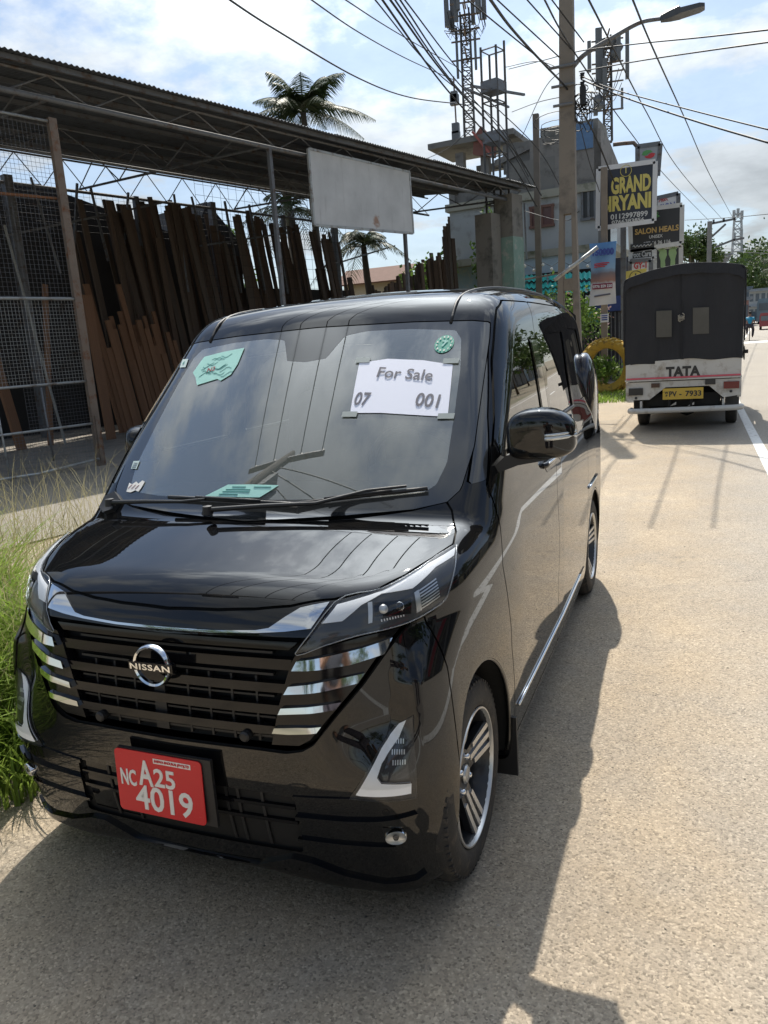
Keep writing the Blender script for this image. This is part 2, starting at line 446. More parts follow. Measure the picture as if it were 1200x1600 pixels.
GLASS = glass('windscreen_glass', (.66, .78, .74), gain=2.5, ior=1.75, bright_veil=.17)
SIDEG = glass('door_window_glass', (.42, .50, .46), gain=1.15, ior=1.5)
PRIV = glass('privacy_glass', (.10, .11, .11), ior=1.6)
LENS = glass('clear_lens', (.97, .98, .99), gain=.5, ior=1.33)
FRIT = mat('black_ceramic_glass', (.022, .024, .026), .06, var=.1, spec=.8, coat=1.)
RED = mat('red_reflective_plate', (.62, .012, .020), .35, var=.06, vs=20)
WHITEP = mat('white_lettering', (.78, .76, .72), .5, var=.05)
AMBER = flat('amber_lens', (.35, .10, .02), .15)

VAN = thing('parked_minivan', 'glossy black boxy minivan parked in the foreground with a red number plate', 'car', (0, CARY, 0))

# ---- skin mesh on a box grid pulled onto the body
def grid_skin():
    def span(a, b, h): return np.linspace(a, b, int(round((b-a)/h))+1)
    ys = np.concatenate([span(-.2, .9, .0125), span(.9, 3.6, .022)[1:]]); xs = span(-.9, .9, .0150); zs = span(.02, 1.9, .0145)
    X0, X1, Y0, Y1, Z0, Z1 = xs[0], xs[-1], ys[0], ys[-1], zs[0], zs[-1]
    V = []; Q = []
    def face(u, v, f, flip):
        o = sum(len(q) for q in V); U, W = np.meshgrid(u, v, indexing='ij'); V.append(f(U.ravel(), W.ravel()))
        i = np.arange(len(u)-1)[:, None]*len(v)+np.arange(len(v)-1)[None]; i = i.ravel()+o
        q = np.stack([i, i+len(v), i+len(v)+1, i+1], -1); Q.append(q[:, ::-1] if flip else q)
    st = lambda a, b, c: np.stack(np.broadcast_arrays(a, b, c), -1).astype(float)
    face(xs, ys, lambda a, b: st(a, b, Z1), False); face(xs, ys, lambda a, b: st(a, b, Z0), True)
    face(ys, zs, lambda a, b: st(X1, a, b), False); face(ys, zs, lambda a, b: st(X0, a, b), True)
    face(xs, zs, lambda a, b: st(a, Y0, b), False); face(xs, zs, lambda a, b: st(a, Y1, b), True)
    V = np.concatenate(V); Q = np.concatenate(Q)
    key = np.round(V*1e5).astype(np.int64); _, idx, inv = np.unique(key, axis=0, return_index=True, return_inverse=True)
    inv = inv.ravel(); V = V[idx]; Q = inv[Q]
    # spine point for each vertex
    sp = np.stack([V[:, 0]*0, np.clip(V[:, 1], .62, 2.9), np.where(V[:, 1] < 9, .70, .8)], -1)
    sp[:, 2] = np.clip(V[:, 2], .55, np.interp(sp[:, 1], [.62, 1.2, 2.9], [.72, 1.05, 1.1]))
    lo = np.zeros(len(V)); hi = np.ones(len(V))
    for _ in range(26):
        mid = (lo+hi)/2; ins = F(sp+(V-sp)*mid[:, None]) < 0; lo = np.where(ins, mid, lo); hi = np.where(ins, hi, mid)
    P = sp+(V-sp)*lo[:, None]
    T = np.concatenate([Q[:, [0, 1, 2]], Q[:, [0, 2, 3]]]); return P, T
def polysd(P, poly):
    "signed distance to polygon, negative inside"
    poly = np.asarray(poly, float)[:, :2]; d = np.full(len(P), 1e9); s = np.ones(len(P))
    n = len(poly)
    for i in range(n):
        a = poly[i-1]; b = poly[i]; e = b-a; wv = P-a
        t = np.clip((wv@e)/max(1e-12, e@e), 0, 1); q = wv-t[:, None]*e; d = np.minimum(d, (q**2).sum(1))
        c1 = P[:, 1] >= b[1]; c2 = P[:, 1] < a[1]; c3 = (-e[0])*(P[:, 1]-b[1]) > (-e[1])*(P[:, 0]-b[0])
        al = c1 & c2 & c3; an = (~c1) & (~c2) & (~c3); s = np.where(al | an, -s, s)
    return s*np.sqrt(d)
def clip(V, T, g, keep):
    "keep the part of the mesh where g*keep > 0 (keep = -1: g<0, +1: g>0)"
    g = g*keep; s = g[T] > 0; c = s.sum(1); full = T[c == 3]; newV = [V]; out = [full]; nb = len(V)
    for need in (1, 2):
        k = c == need; t = T[k]; ss = s[k]
        if len(t) == 0: continue
        odd = np.argmax(ss if need == 1 else ~ss, axis=1); r = np.arange(len(t))
        a = t[r, odd]; b = t[r, (odd+1) % 3]; d = t[r, (odd+2) % 3]
        def inter(i, j):
            w_ = g[i]/(g[i]-g[j]); return V[i]+(V[j]-V[i])*w_[:, None]
        p = inter(a, b); q = inter(a, d); ip = nb+np.arange(len(t)); iq = ip+len(t); nb += 2*len(t); newV += [p, q]
        if need == 1: out.append(np.stack([a, ip, iq], -1))
        else: out.append(np.stack([ip, b, d], -1)); out.append(np.stack([ip, d, iq], -1))
    V = np.concatenate(newV); T = np.concatenate(out); u, inv = np.unique(T, return_inverse=True)
    return V[u], inv.reshape(T.shape)
def skinpart(name, V, T, mt, off=0., label=None, parent=None):
    n = grad(V); return mk(name, V+n*off, [tuple(t) for t in T.tolist()], mt, parent or VAN, n, len(V), label=label)
BV, BT = grid_skin()

def symf(poly): return [(x, z) for x, z in poly] + [(-x, z) for x, z in poly[::-1] if abs(x) > 1e-6]
def g_front(V, poly, ymax=.8, extra=None):     # region outlined in the front view
    g = polysd(V[:, [0, 2]], poly); return np.maximum(g, V[:, 1]-ymax)
def g_side(V, poly, xmin=.5):                  # region outlined in the side view, both flanks
    g = polysd(V[:, [1, 2]], poly); return np.maximum(g, xmin-np.abs(V[:, 0]))
def g_top(V, poly, zmin=.8):
    g = polysd(V[:, [0, 1]], poly); return np.maximum(g, zmin-V[:, 2])
def both_parts(V, T, g, gap=.0025):
    a = clip(V, T, g+gap, -1); b = clip(V, T, g-gap, 1); return a, b
def split_lr(V, T): return clip(V, T, V[:, 0], 1), clip(V, T, V[:, 0], -1)

# outlines (car metres)
WS = symf([(0, .985), (.30, .995), (.50, 1.005), (.590, 1.02), (.622, 1.05), (.636, 1.16), (.624, 1.33), (.612, 1.47), (.603, 1.522), (.55, 1.531), (.35, 1.541), (0, 1.548)])
WSC = symf([(0, 1.035), (.40, 1.038), (.515, 1.045), (.550, 1.065), (.567, 1.12), (.558, 1.25), (.545, 1.38), (.525, 1.475), (.500, 1.503), (.35, 1.518), (.2, 1.522), (.12, 1.512), (.075, 1.44), (0, 1.432)])
HOOD = symf([(0, .057), (.15, .063), (.25, .073), (.34, .089), (.442, .124), (.53, .176), (.580, .250), (.622, .345), (.652, .432), (.640, .50), (.608, .575), (.587, .592), (.50, .553), (.314, .490), (.12, .455), (0, .448)])
COWL = symf([(0, .448), (.12, .455), (.314, .490), (.50, .553), (.598, .600), (.62, .64), (0, .60)])
c_, r_ = (.405, .262), .335
ARCHT = [(.203, .10), (.204, .20), (.207, .30), (.226, .42), (.268, .53), (.335, .598), (.42, .616), (.50, .596), (.573, .546), (.632, .478), (.672, .400), (.698, .30), (.705, .20), (.705, .10)]
ARCHF = [tuple(p) for p in curve_pts(ARCHT, 5)]
ARCHR = [(2.907+.325*math.cos(a), .268+.345*math.sin(a)) for a in np.linspace(0, 2*PI, 64, endpoint=False)]
FDOOR = [(.672, 1.052), (.652, .969), (.640, .824), (.668, .74), (.700, .62), (.706, .54), (.735, .43), (.748, .33), (.75, .215), (1.60, .215), (1.578, .35), (1.560, .50), (1.585, .65), (1.552, .86), (1.597, 1.014), (1.600, 1.10), (1.595, 1.35), (1.60, 1.50), (1.66, 1.60), (1.30, 1.597), (1.20, 1.565), (1.150, 1.528), (1.0, 1.388), (.842, 1.219)]
RDOOR = [(1.597, 1.014), (1.552, .86), (1.585, .65), (1.560, .50), (1.578, .35), (1.60, .215), (2.40, .215), (2.56, .42), (2.60, .66), (2.60, 1.0), (2.52, 1.08), (2.47, 1.45), (2.44, 1.60), (1.66, 1.60), (1.60, 1.50), (1.595, 1.35), (1.600, 1.10)]
QGLASS = [(1.118, 1.516), (.842, 1.238), (.688, 1.068), (.645, 1.062), (.752, 1.171), (.916, 1.338), (1.085, 1.506)]
FGLASS = [(.84, 1.128), (.80, 1.16), (.90, 1.245), (1.02, 1.355), (1.11, 1.412), (1.20, 1.440), (1.34, 1.452), (1.480, 1.457), (1.478, 1.13)]
RGLASS = [(1.625, 1.135), (1.632, 1.461), (2.0, 1.475), (2.315, 1.480), (2.25, 1.30), (2.262, 1.137)]
BGLASS = [(2.60, 1.137), (2.55, 1.30), (2.56, 1.495), (3.06, 1.49), (3.10, 1.36), (3.08, 1.18), (3.02, 1.137)]
GRILLE = symf([(0, .512), (.245, .514), (.33, .512), (.373, .521), (.405, .540), (.465, .615), (.521, .681), (.576, .761), (.618, .814), (.590, .818), (.52, .808), (.44, .808), (.39, .804), (.335, .803), (.265, .802), (0, .794)])
LOWIN = [(-.345, .398), (-.352, .31), (-.362, .222), (.335, .222), (.345, .30), (.338, .392), (.24, .398)]

inner = clip(BV, BT, g_front(BV, WS, 1.4), 1)
for poly, xm in ((QGLASS, .5), (FGLASS, .5), (RGLASS, .5), (BGLASS, .5)): inner = clip(*inner, g_side(inner[0], poly, xm)-.012, 1)
for poly in (ARCHF, ARCHR): inner = clip(*inner, g_side(inner[0], poly, .42), 1)
inner = clip(*inner, g_front(inner[0], GRILLE)-.0, 1)
skinpart('underbody_shell', *inner, INNER, -.014)
V, T = BV, BT
ws, (V, T) = both_parts(V, T, g_front(V, WS, 1.4), .0015)
wc, fr = both_parts(*ws, g_front(ws[0], WSC, 1.4), 0)
# the glass bears a black ceramic border
WSO = skinpart('windscreen', *wc, GLASS, -.001)
skinpart('windscreen_border', *fr, FRIT, -.001)
hd, (V, T) = both_parts(V, T, g_top(V, HOOD), .003); skinpart('hood', *hd, PAINT)
cw, (V, T) = both_parts(V, T, g_top(V, COWL, .93), .001); skinpart('cowl_panel', *cw, MATB, -.012)
for poly in (ARCHF, ARCHR): V, T = clip(V, T, g_side(V, poly, .42), 1)
_, (V, T) = both_parts(V, T, g_front(V, GRILLE), 0)
_, (V, T) = both_parts(V, T, g_front(V, LOWIN), 0)
for poly, nm, mt_, lb in ((QGLASS, 'quarter_window', FRIT, None), (FGLASS, 'door_glass', None, None), (RGLASS, 'door_glass', None, None), (BGLASS, 'rear_side_window', None, None)):
    gl_, (V, T) = both_parts(V, T, g_side(V, poly), .001)
    for h in split_lr(*gl_): skinpart(nm, *h, mt_ or (SIDEG if poly is FGLASS else PRIV), -.004)
fd_, (V, T) = both_parts(V, T, g_side(V, FDOOR), .0028)
rd_, (V, T) = both_parts(V, T, g_side(V, RDOOR), .0028)
for h in split_lr(*fd_): skinpart('front_door', *h, PAINT)
for h in split_lr(*rd_): skinpart('rear_door', *h, PAINT)
g = np.maximum(V[:, 1]-(.217+.02*np.clip(.85-V[:, 2], 0, 1)), V[:, 2]-.99)
bp, (V, T) = both_parts(V, T, g, .0022); skinpart('front_bumper', *bp, PAINT)
g = np.maximum(.8-V[:, 2]+.7*(V[:, 1] < .9), -9+0*V[:, 2])
g = polysd(V[:, [0, 1]], [(-.475, 1.0), (.475, 1.0), (.52, 3.30), (-.52, 3.30)]); g = np.maximum(g, 1.3-V[:, 2])
rf, (V, T) = both_parts(V, T, g, .002); skinpart('roof_panel', *rf, PAINT)
skinpart('body_side', V, T, PAINT)

# ---- grille
FR = (0, 1, 0)
gin = [(x, .3, z) for x, z in GRILLE]
skin('grille_backing', gin, FR, INNER, VAN, off=-.045, res=.03)
def shrink(poly, d):
    P = np.array(poly); c = P.mean(0); out = []
    n = len(P)
    for i in range(n):
        e1 = P[i]-P[i-1]; e2 = P[(i+1) % n]-P[i]; t = e1/np.linalg.norm(e1)+e2/np.linalg.norm(e2); t /= np.linalg.norm(t)+1e-9
        nrm_ = np.array([-t[1], t[0]]); nrm_ = nrm_ if nrm_@(c-P[i]) > 0 else -nrm_; out.append(tuple(P[i]+nrm_*d))
    return out
GI = shrink(GRILLE, .017)
skin('grille_frame', [(x, .3, z) for x, z in GRILLE], FR, GLOSSB, VAN, off=.006, thick=.05, res=.012, holes=[[(x, .3, z) for x, z in GI]])
def wing(sx):      # gloss side fields that carry the chrome strips
    return [(sx*x, .3, z) for x, z in [(.372, .767), (.355, .74), (.335, .68), (.318, .63), (.300, .56), (.292, .530), (.365, .534), (.396, .552), (.458, .624), (.515, .692), (.566, .768), (.594, .802), (.52, .795), (.44, .780)]]
for sx in (1, -1): skin('grille_side_panel', wing(sx), FR, GLOSSB, VAN, off=-.006, thick=.03, res=.014)
skin('grille_upper_panel', [(sx*x, .3, z) for sx, x, z in [(1, .372, .792), (1, .35, .772), (-1, .35, .772), (-1, .372, .792)]], FR, GLOSSB, VAN, off=-.008, thick=.03, res=.014)
for z0, z1, xl, o_ in ((.722, .748, .352, -.010), (.665, .688, .338, -.008), (.610, .634, .322, -.006), (.558, .580, .305, -.004)):
    skin('grille_bar', [(-xl, .3, z0), (xl-.004, .3, z0), (xl+.004, .3, z1), (-xl-.004, .3, z1)], FR, GLOSSB, VAN, off=o_, thick=.028, res=.014)
for z0, z1 in ((.757, .763), (.702, .708), (.648, .653), (.592, .597), (.540, .546)):
    skin('grille_slat', [(-.30, .3, z0), (.30, .3, z0), (.30, .3, z1), (-.30, .3, z1)], FR, MATB, VAN, off=-.022, thick=.015, res=.02)
skin('grille_centre_rib', [(-.055, .3, .53), (-.015, .3, .53), (-.02, .3, .70), (-.05, .3, .70)], FR, MATB, VAN, off=-.018, thick=.02, res=.02)
for x in (-.25, -.185, -.12, .05, .115, .18, .25):
    skin('grille_rib', [(x, .3, .53), (x+.006, .3, .53), (x+.006, .3, .70), (x, .3, .70)], FR, MATB, VAN, off=-.020, thick=.02, res=.02)
for x, z in ((-.227, .547), (.224, .549)):
    P = cast([[x, -1, z]], [[0, 1, 0]], 3)[0]
    MB().lathe([(.0, -.006), (.010, -.006), (.014, -.002), (.014, .02)], (P[0], P[1]-CARY-.004, P[2]), 20, 'Y').build('parking_sensor', MATB, VAN, smooth=True, sharp=40)
# chrome strips
STR = [[(.364, .728), (.376, .751), (.460, .762), (.52, .771), (.578, .783), (.561, .750), (.493, .736), (.43, .731)],
       [(.340, .668), (.351, .687), (.434, .699), (.522, .709), (.507, .688), (.434, .677)],
       [(.321, .616), (.328, .631), (.407, .640), (.471, .645), (.458, .629), (.379, .622)],
       [(.301, .566), (.307, .579), (.37, .585), (.425, .588), (.414, .574), (.345, .567)]]
for st_ in STR:
    for sx in (1, -1): skin('chrome_strip', [(sx*x, .3, z) for x, z in st_], FR, CHROME, VAN, off=.002, thick=.016, res=.012, tilt=.20)
BL = [(0, .803), (.15, .804), (.265, .809), (.342, .815), (.406, .823), (.420, .846), (.434, .872), (.40, .868), (.368, .862), (.335, .844), (.299, .821), (.265, .815), (.15, .8095), (0, .8085)]
skin('chrome_blade', [(x, .3, z) for x, z in BL]+[(-x, .3, z) for x, z in BL[-2:0:-1]], FR, CHROME, VAN, off=.004, thick=.012, res=.010)
# emblem
EC = np.array([-.012, .0, .722]); EY = -.018-CARY
o = MB().lathe([(.046, .006), (.047, -.004), (.052, -.007), (.0555, -.003), (.056, .008)], (EC[0], EY, EC[2]), 48, 'Y').build('emblem_ring', CHROME, VAN, smooth=True, sharp=50)
MB().box((EC[0], EY+.002, EC[2]-.001), (.136, .014, .024)).box((EC[0], EY-.0055, EC[2]-.001), (.134, .003, .0225)).build('emblem_bar', GLOSSB, VAN)
lettering('NISSAN', .0215, frameM((EC[0], EY-.0085, EC[2]-.0015), (1, 0, 0), (0, 0, 1)), CHROME, VAN, .0006, name='emblem_lettering', space=1.12, width=.122)
# number plate
PM = frameM((-.030, -.030-CARY, .393), (1, 0, -.012), (.02, .03, 1))
MB().box((-.012, -.020-CARY, .392), (.290, .010, .186)).build('plate_holder', MATB, VAN)
me = bpy.data.meshes.new('number_plate'); rr2 = [(cx_*.124+.012*math.cos(a), cy_*.076+.012*math.sin(a)) for cx_, cy_, a0 in ((1, 1, 0), (-1, 1, 1), (-1, -1, 2), (1, -1, 3)) for a in np.linspace(a0*PI/2, a0*PI/2+PI/2, 5)]
pm_ = MB().prism(rr2, -.0015, .0015, 'XY'); me.from_pydata(pm_.v, [], pm_.f); me.transform(PM); me.materials.append(RED)
PLATE = link('number_plate', me, VAN)
def pl_t(t, sz, x, y, wd, bold=.0022): lettering(t, sz, PM @ Matrix.Translation((x, y, .0022)), WHITEP, PLATE, bold, name='plate_lettering', width=wd)
pl_t('NC', .062, -.097, .008, .050, .0016); pl_t('A', .098, -.040, .026, .046, .0022); pl_t('25', .070, .020, .020, .066, .0014); pl_t('4019', .096, .012, -.044, .180, .0016)
MB().add([PM @ Vector((x, y, .0019)) for x, y in ((-.012, .062), (.104, .062), (.104, .076), (-.012, .076))], [(0, 1, 2, 3)]).build('plate_strip', WHITEP, PLATE)
for x_, y_ in ((-.118, .070), (.118, .070), (-.118, -.070), (.118, -.070)): MB().lathe([(0, .003), (.0035, .0025), (.0045, 0)], tuple(PM @ Vector((x_, y_, .0015))), 10, 'Y').build('plate_bolt', SILV, PLATE, smooth=True)
lettering('SAEWA SHOUKAI (PVT)LTD', .0095, PM @ Matrix.Translation((.046, .069, .0022)), RED, PLATE, .0002, name='plate_lettering', width=.108)

# ---- lamps
def headlight(s):
    m_ = lambda l: [(s*x, y, z) for x, y, z in l]
    DG = (-.62*s, .78, 0)
    out_ = m_([(.372, .037, .768), (.444, .120, .871), (.540, .188, .888), (.593, .272, .908), (.625, .358, .926), (.654, .434, .937), (.666, .401, .925), (.677, .313, .873), (.669, .277, .838), (.650, .242, .825), (.615, .190, .812), (.574, .146, .806), (.507, .096, .800), (.436, .056, .784)])
    h = skin('headlight', out_, DG, mat('lamp_housing_grey', (.045, .046, .048), .3, var=.2), VAN, off=.0008, res=.012)
    skin('lamp_reflector', m_([(.428, .074, .832), (.451, .117, .867), (.541, .185, .885), (.605, .307, .915), (.653, .430, .934), (.663, .389, .921), (.637, .316, .910), (.608, .223, .881), (.544, .175, .880), (.507, .134, .863), (.472, .095, .834)]), DG, LGT, h, off=.0028, thick=.004, res=.012)
    Dn = np.array(DG)/np.linalg.norm(DG); bp_ = []
    for q in curve_pts(out_, 4, True):
        Pq = cast([np.array(q)-Dn*.5], [Dn], 1.5, 300)[0]
        if not np.isnan(Pq[0]): bp_.append(Pq+grad(Pq[None])[0]*.004-[0, CARY, 0])
    bp_.append(bp_[0]); MB().tube(bp_, .0016, 5, cap=False).build('lamp_bezel', mat('bezel_grey', (.28, .29, .30), .15, .6), h, smooth=True)
    # projector housing and its lens
    skin('projector_housing', m_([(.533, .150, .865), (.606, .207, .862), (.608, .194, .828), (.540, .134, .837)]), DG, GLOSSB, h, off=.003, thick=.003, res=.012)
    for k in range(2):
        a = np.array((s*(.556+.034*k), .152+.024*k, .850)); P = cast([a-np.array(DG)*.5], [np.array(DG)/np.linalg.norm(DG)], 2)[0]; n_ = grad(P[None])[0]
        Mx = Vector(n_).to_track_quat('Z', 'Y').to_matrix(); MB().lathe([(0, .005), (.006, .0045), (.011, .002), (.012, -.002)], P+n_*.002-[0, CARY, 0], 20, M=Mx).build('projector_lens', LENS if k else SILV, h, smooth=True)
    skin('lamp_divider', m_([(.524, .138, .866), (.531, .147, .867), (.532, .130, .824), (.526, .122, .823)]), DG, SILV, h, off=.004, thick=.003, res=.01)
    fin = [np.array(p) for p in m_([(.612, .217, .872), (.646, .285, .891), (.661, .266, .847), (.621, .202, .826)])]
    skin('lamp_divider', [fin[0], fin[0]*.8+fin[1]*.2, fin[3]*.8+fin[2]*.2, fin[3]], DG, SILV, h, off=.004, thick=.003, res=.01)
    for k in range(7):
        t0 = (k+.15)/7; t1 = (k+.6)/7; a, b = fin[0]+(fin[3]-fin[0])*t0, fin[0]+(fin[3]-fin[0])*t1; c, d = fin[1]+(fin[2]-fin[1])*t0, fin[1]+(fin[2]-fin[1])*t1
        a = a*.78+c*.22; b = b*.78+d*.22
        skin('lamp_fin', [a, c, d, b], DG, SILV, h, off=.0035, thick=.003, res=.02)
    for k in range(9):
        a = np.array((s*(.553+.0054*k), .138+.0045*k, .823+.0003*k)); skin('led_cell', [a, a+[s*.003, .0015, 0], a+[s*.003, .0015, .005], a+[0, 0, .005]], DG, WHITEP, h, off=.0035, res=.02)
    skin('lamp_lens', out_, DG, LENS, h, off=.0085, thick=.008, res=.012)
    # corner lamp
    D2 = (-.35*s, .93, 0)
    co = m_([(.630, .116, .600), (.584, .107, .573), (.557, .080, .536), (.520, .05, .470), (.485, .032, .411), (.571, .050, .407), (.632, .090, .404), (.632, .100, .50)])
    c = skin('corner_lamp', co, D2, MATB, VAN, off=.001, res=.012)
    lo_ = m_([(.612, .112, .588), (.595, .110, .579), (.558, .076, .527), (.503, .034, .424), (.514, .036, .422), (.622, .080, .420), (.624, .081, .445), (.564, .047, .453), (.554, .047, .466), (.562, .061, .495), (.597, .099, .549)])
    skin('light_guide', lo_, D2, LGT, c, off=.003, thick=.004, res=.012, tilt=.04)
    li = m_([(.610, .091, .575), (.574, .053, .512), (.560, .034, .466), (.566, .036, .456), (.620, .093, .446), (.619, .093, .560)])
    skin('indicator_lens', m_([(.614, .091, .556), (.584, .053, .508), (.572, .034, .468), (.576, .036, .460), (.618, .093, .454)]), D2, RIMDK, c, off=.003, thick=.001, res=.012)
    for r0 in (.535, .512, .490):
        for k in range(6):
            x = .582+.006*k
            if r0 > .53-.0 and k < 1: continue
            skin('led_cell', m_([(x, .08, r0), (x+.0028, .08, r0), (x+.004, .08, r0+.011), (x+.0012, .08, r0+.011)]), D2, SILV, c, off=.0045, res=.02)
    skin('lamp_lens', co, D2, LENS, c, off=.009, thick=.008, res=.012)
    # fog lamp with its slot
    skin('fog_lamp_recess', m_([(.556, .05, .330), (.612, .07, .322), (.616, .07, .286), (.565, .05, .280)]), D2, INNER, VAN, off=.0012, res=.012)
    P = cast([[s*.584, -1, .306]], [[0, 1, 0]], 3)[0]; n_ = grad(P[None])[0]; n_ = n_*[1, 1, 1]; Mx = Vector(n_).to_track_quat('Z', 'Y').to_matrix()
    f_ = MB().lathe([(.0205, .008), (.022, .004), (.022, -.01)], P+n_*.004-[0, CARY, 0], 24, M=Mx @ Matrix.Diagonal((1.25, .95, 1))).build('fog_lamp', CHROME, VAN, smooth=True, sharp=40)
    MB().lathe([(0, .001), (.012, .002), (.0205, .008)], P+n_*.004-[0, CARY, 0], 24, M=Mx @ Matrix.Diagonal((1.25, .95, 1))).build('reflector_bowl', SILV, f_, smooth=True)
    MB().lathe([(0, .011), (.006, .0095), (.008, .004)], P+n_*.004-[0, CARY, 0], 16, M=Mx).build('bulb_shield', MATB, f_, smooth=True)
    MB().lathe([(0, .014), (.014, .0125), (.021, .008)], P+n_*.004-[0, CARY, 0], 24, M=Mx @ Matrix.Diagonal((1.25, .95, 1))).build('lamp_lens', LENS, f_, smooth=True)
    P = cast([[s*.568, -1, .372]], [[0, 1, 0]], 3)[0]; n_ = grad(P[None])[0]; Mx = Vector(n_).to_track_quat('Z', 'Y').to_matrix()
    MB().lathe([(0, .0015), (.0085, .0012), (.010, -.002)], P-[0, CARY, 0], 20, M=Mx).build('parking_sensor', GLOSSB, VAN, smooth=True, sharp=40)
    # bumper ridges, cheek groove
    for l, th in (([(.338, .344), (.467, .347), (.56, .354), (.632, .362), (.628, .352), (.612, .334), (.56, .342), (.467, .336), (.338, .334)], .010),
                  ([(.332, .274), (.45, .274), (.58, .277), (.58, .268), (.45, .264), (.332, .264)], .008), ([(.335, .398), (.485, .408), (.632, .402), (.632, .393), (.485, .398), (.335, .388)], .004)):
        skin('bumper_ridge', [(s*x, .1, z) for x, z in l], FR, PAINT, VAN, off=th, thick=th+.002, res=.012)
    skin('bumper_duct', [(s*x, .1, z) for x, z in [(.639, .79), (.652, .80), (.664, .70), (.668, .60), (.662, .575), (.650, .60), (.645, .70)]], (-.55*s, .83, 0), GLOSSB, VAN, off=.003, thick=.003, res=.012)
    # front lip
    skin('front_lip', [(s*x, .1, z) for x, z in [(0, .160), (.20, .165), (.30, .205), (.355, .20), (.44, .170), (.54, .156), (.612, .160), (.632, .175), (.634, .150), (.60, .128), (.50, .118), (.40, .122), (.30, .134), (.15, .142), (0, .142)]], FR, PAINT, VAN, off=.010, thick=.012, res=.010)
for s_ in (1, -1): headlight(s_)
# lower intake
skin('intake_backing', [(x, .1, z) for x, z in LOWIN], FR, INNER, VAN, off=-.04, res=.03)
skin('intake_frame', [(x, .1, z) for x, z in LOWIN], FR, GLOSSB, VAN, off=.000, thick=.035, res=.014, holes=[[(x, .1, z) for x, z in shrink(LOWIN, .010)]])
for z in (.378, .361, .343, .328, .296, .280, .264, .248):
    skin('intake_slat', [(-.34, .1, z), (.33, .1, z), (.33, .1, z+.005), (-.34, .1, z+.005)], FR, MATB, VAN, off=-.018, thick=.02, res=.02)
for z in (.308, .352): skin('intake_bar', [(-.345, .1, z), (.335, .1, z), (.335, .1, z+.010), (-.345, .1, z+.010)], FR, GLOSSB, VAN, off=-.004, thick=.03, res=.014)
for x in (-.25, -.17, .135, .17, .24): skin('intake_rib', [(x, .1, .226), (x+.008, .1, .226), (x+.008, .1, .395), (x, .1, .395)], FR, MATB, VAN, off=-.008, thick=.02, res=.02)
for s_ in (-1,): skin('intake_blank_panel', [(-.338, .1, .232), (-.17, .1, .232), (-.17, .1, .39), (-.335, .1, .39)], FR, GLOSSB, VAN, off=-.012, thick=.01, res=.014)

def superbox(c, d, e=3.2, n=24, m_=16, warp=None):
    vs = []; fs = []
    sg = lambda v, p: math.copysign(abs(v)**p, v)
    for i in range(m_+1):
        t = -PI/2+PI*i/m_
        for k in range(n):
            a = 2*PI*k/n
            p = [sg(math.cos(t), 2/e)*sg(math.cos(a), 2/e), sg(math.cos(t), 2/e)*sg(math.sin(a), 2/e), sg(math.sin(t), 2/e)]
            if warp: p = warp(p)
            vs.append((c[0]+p[0]*d[0], c[1]+p[1]*d[1], c[2]+p[2]*d[2]))
    fs = [(i*n+k, i*n+(k+1) % n, (i+1)*n+(k+1) % n, (i+1)*n+k) for i in range(m_) for k in range(n)]
    return vs, fs
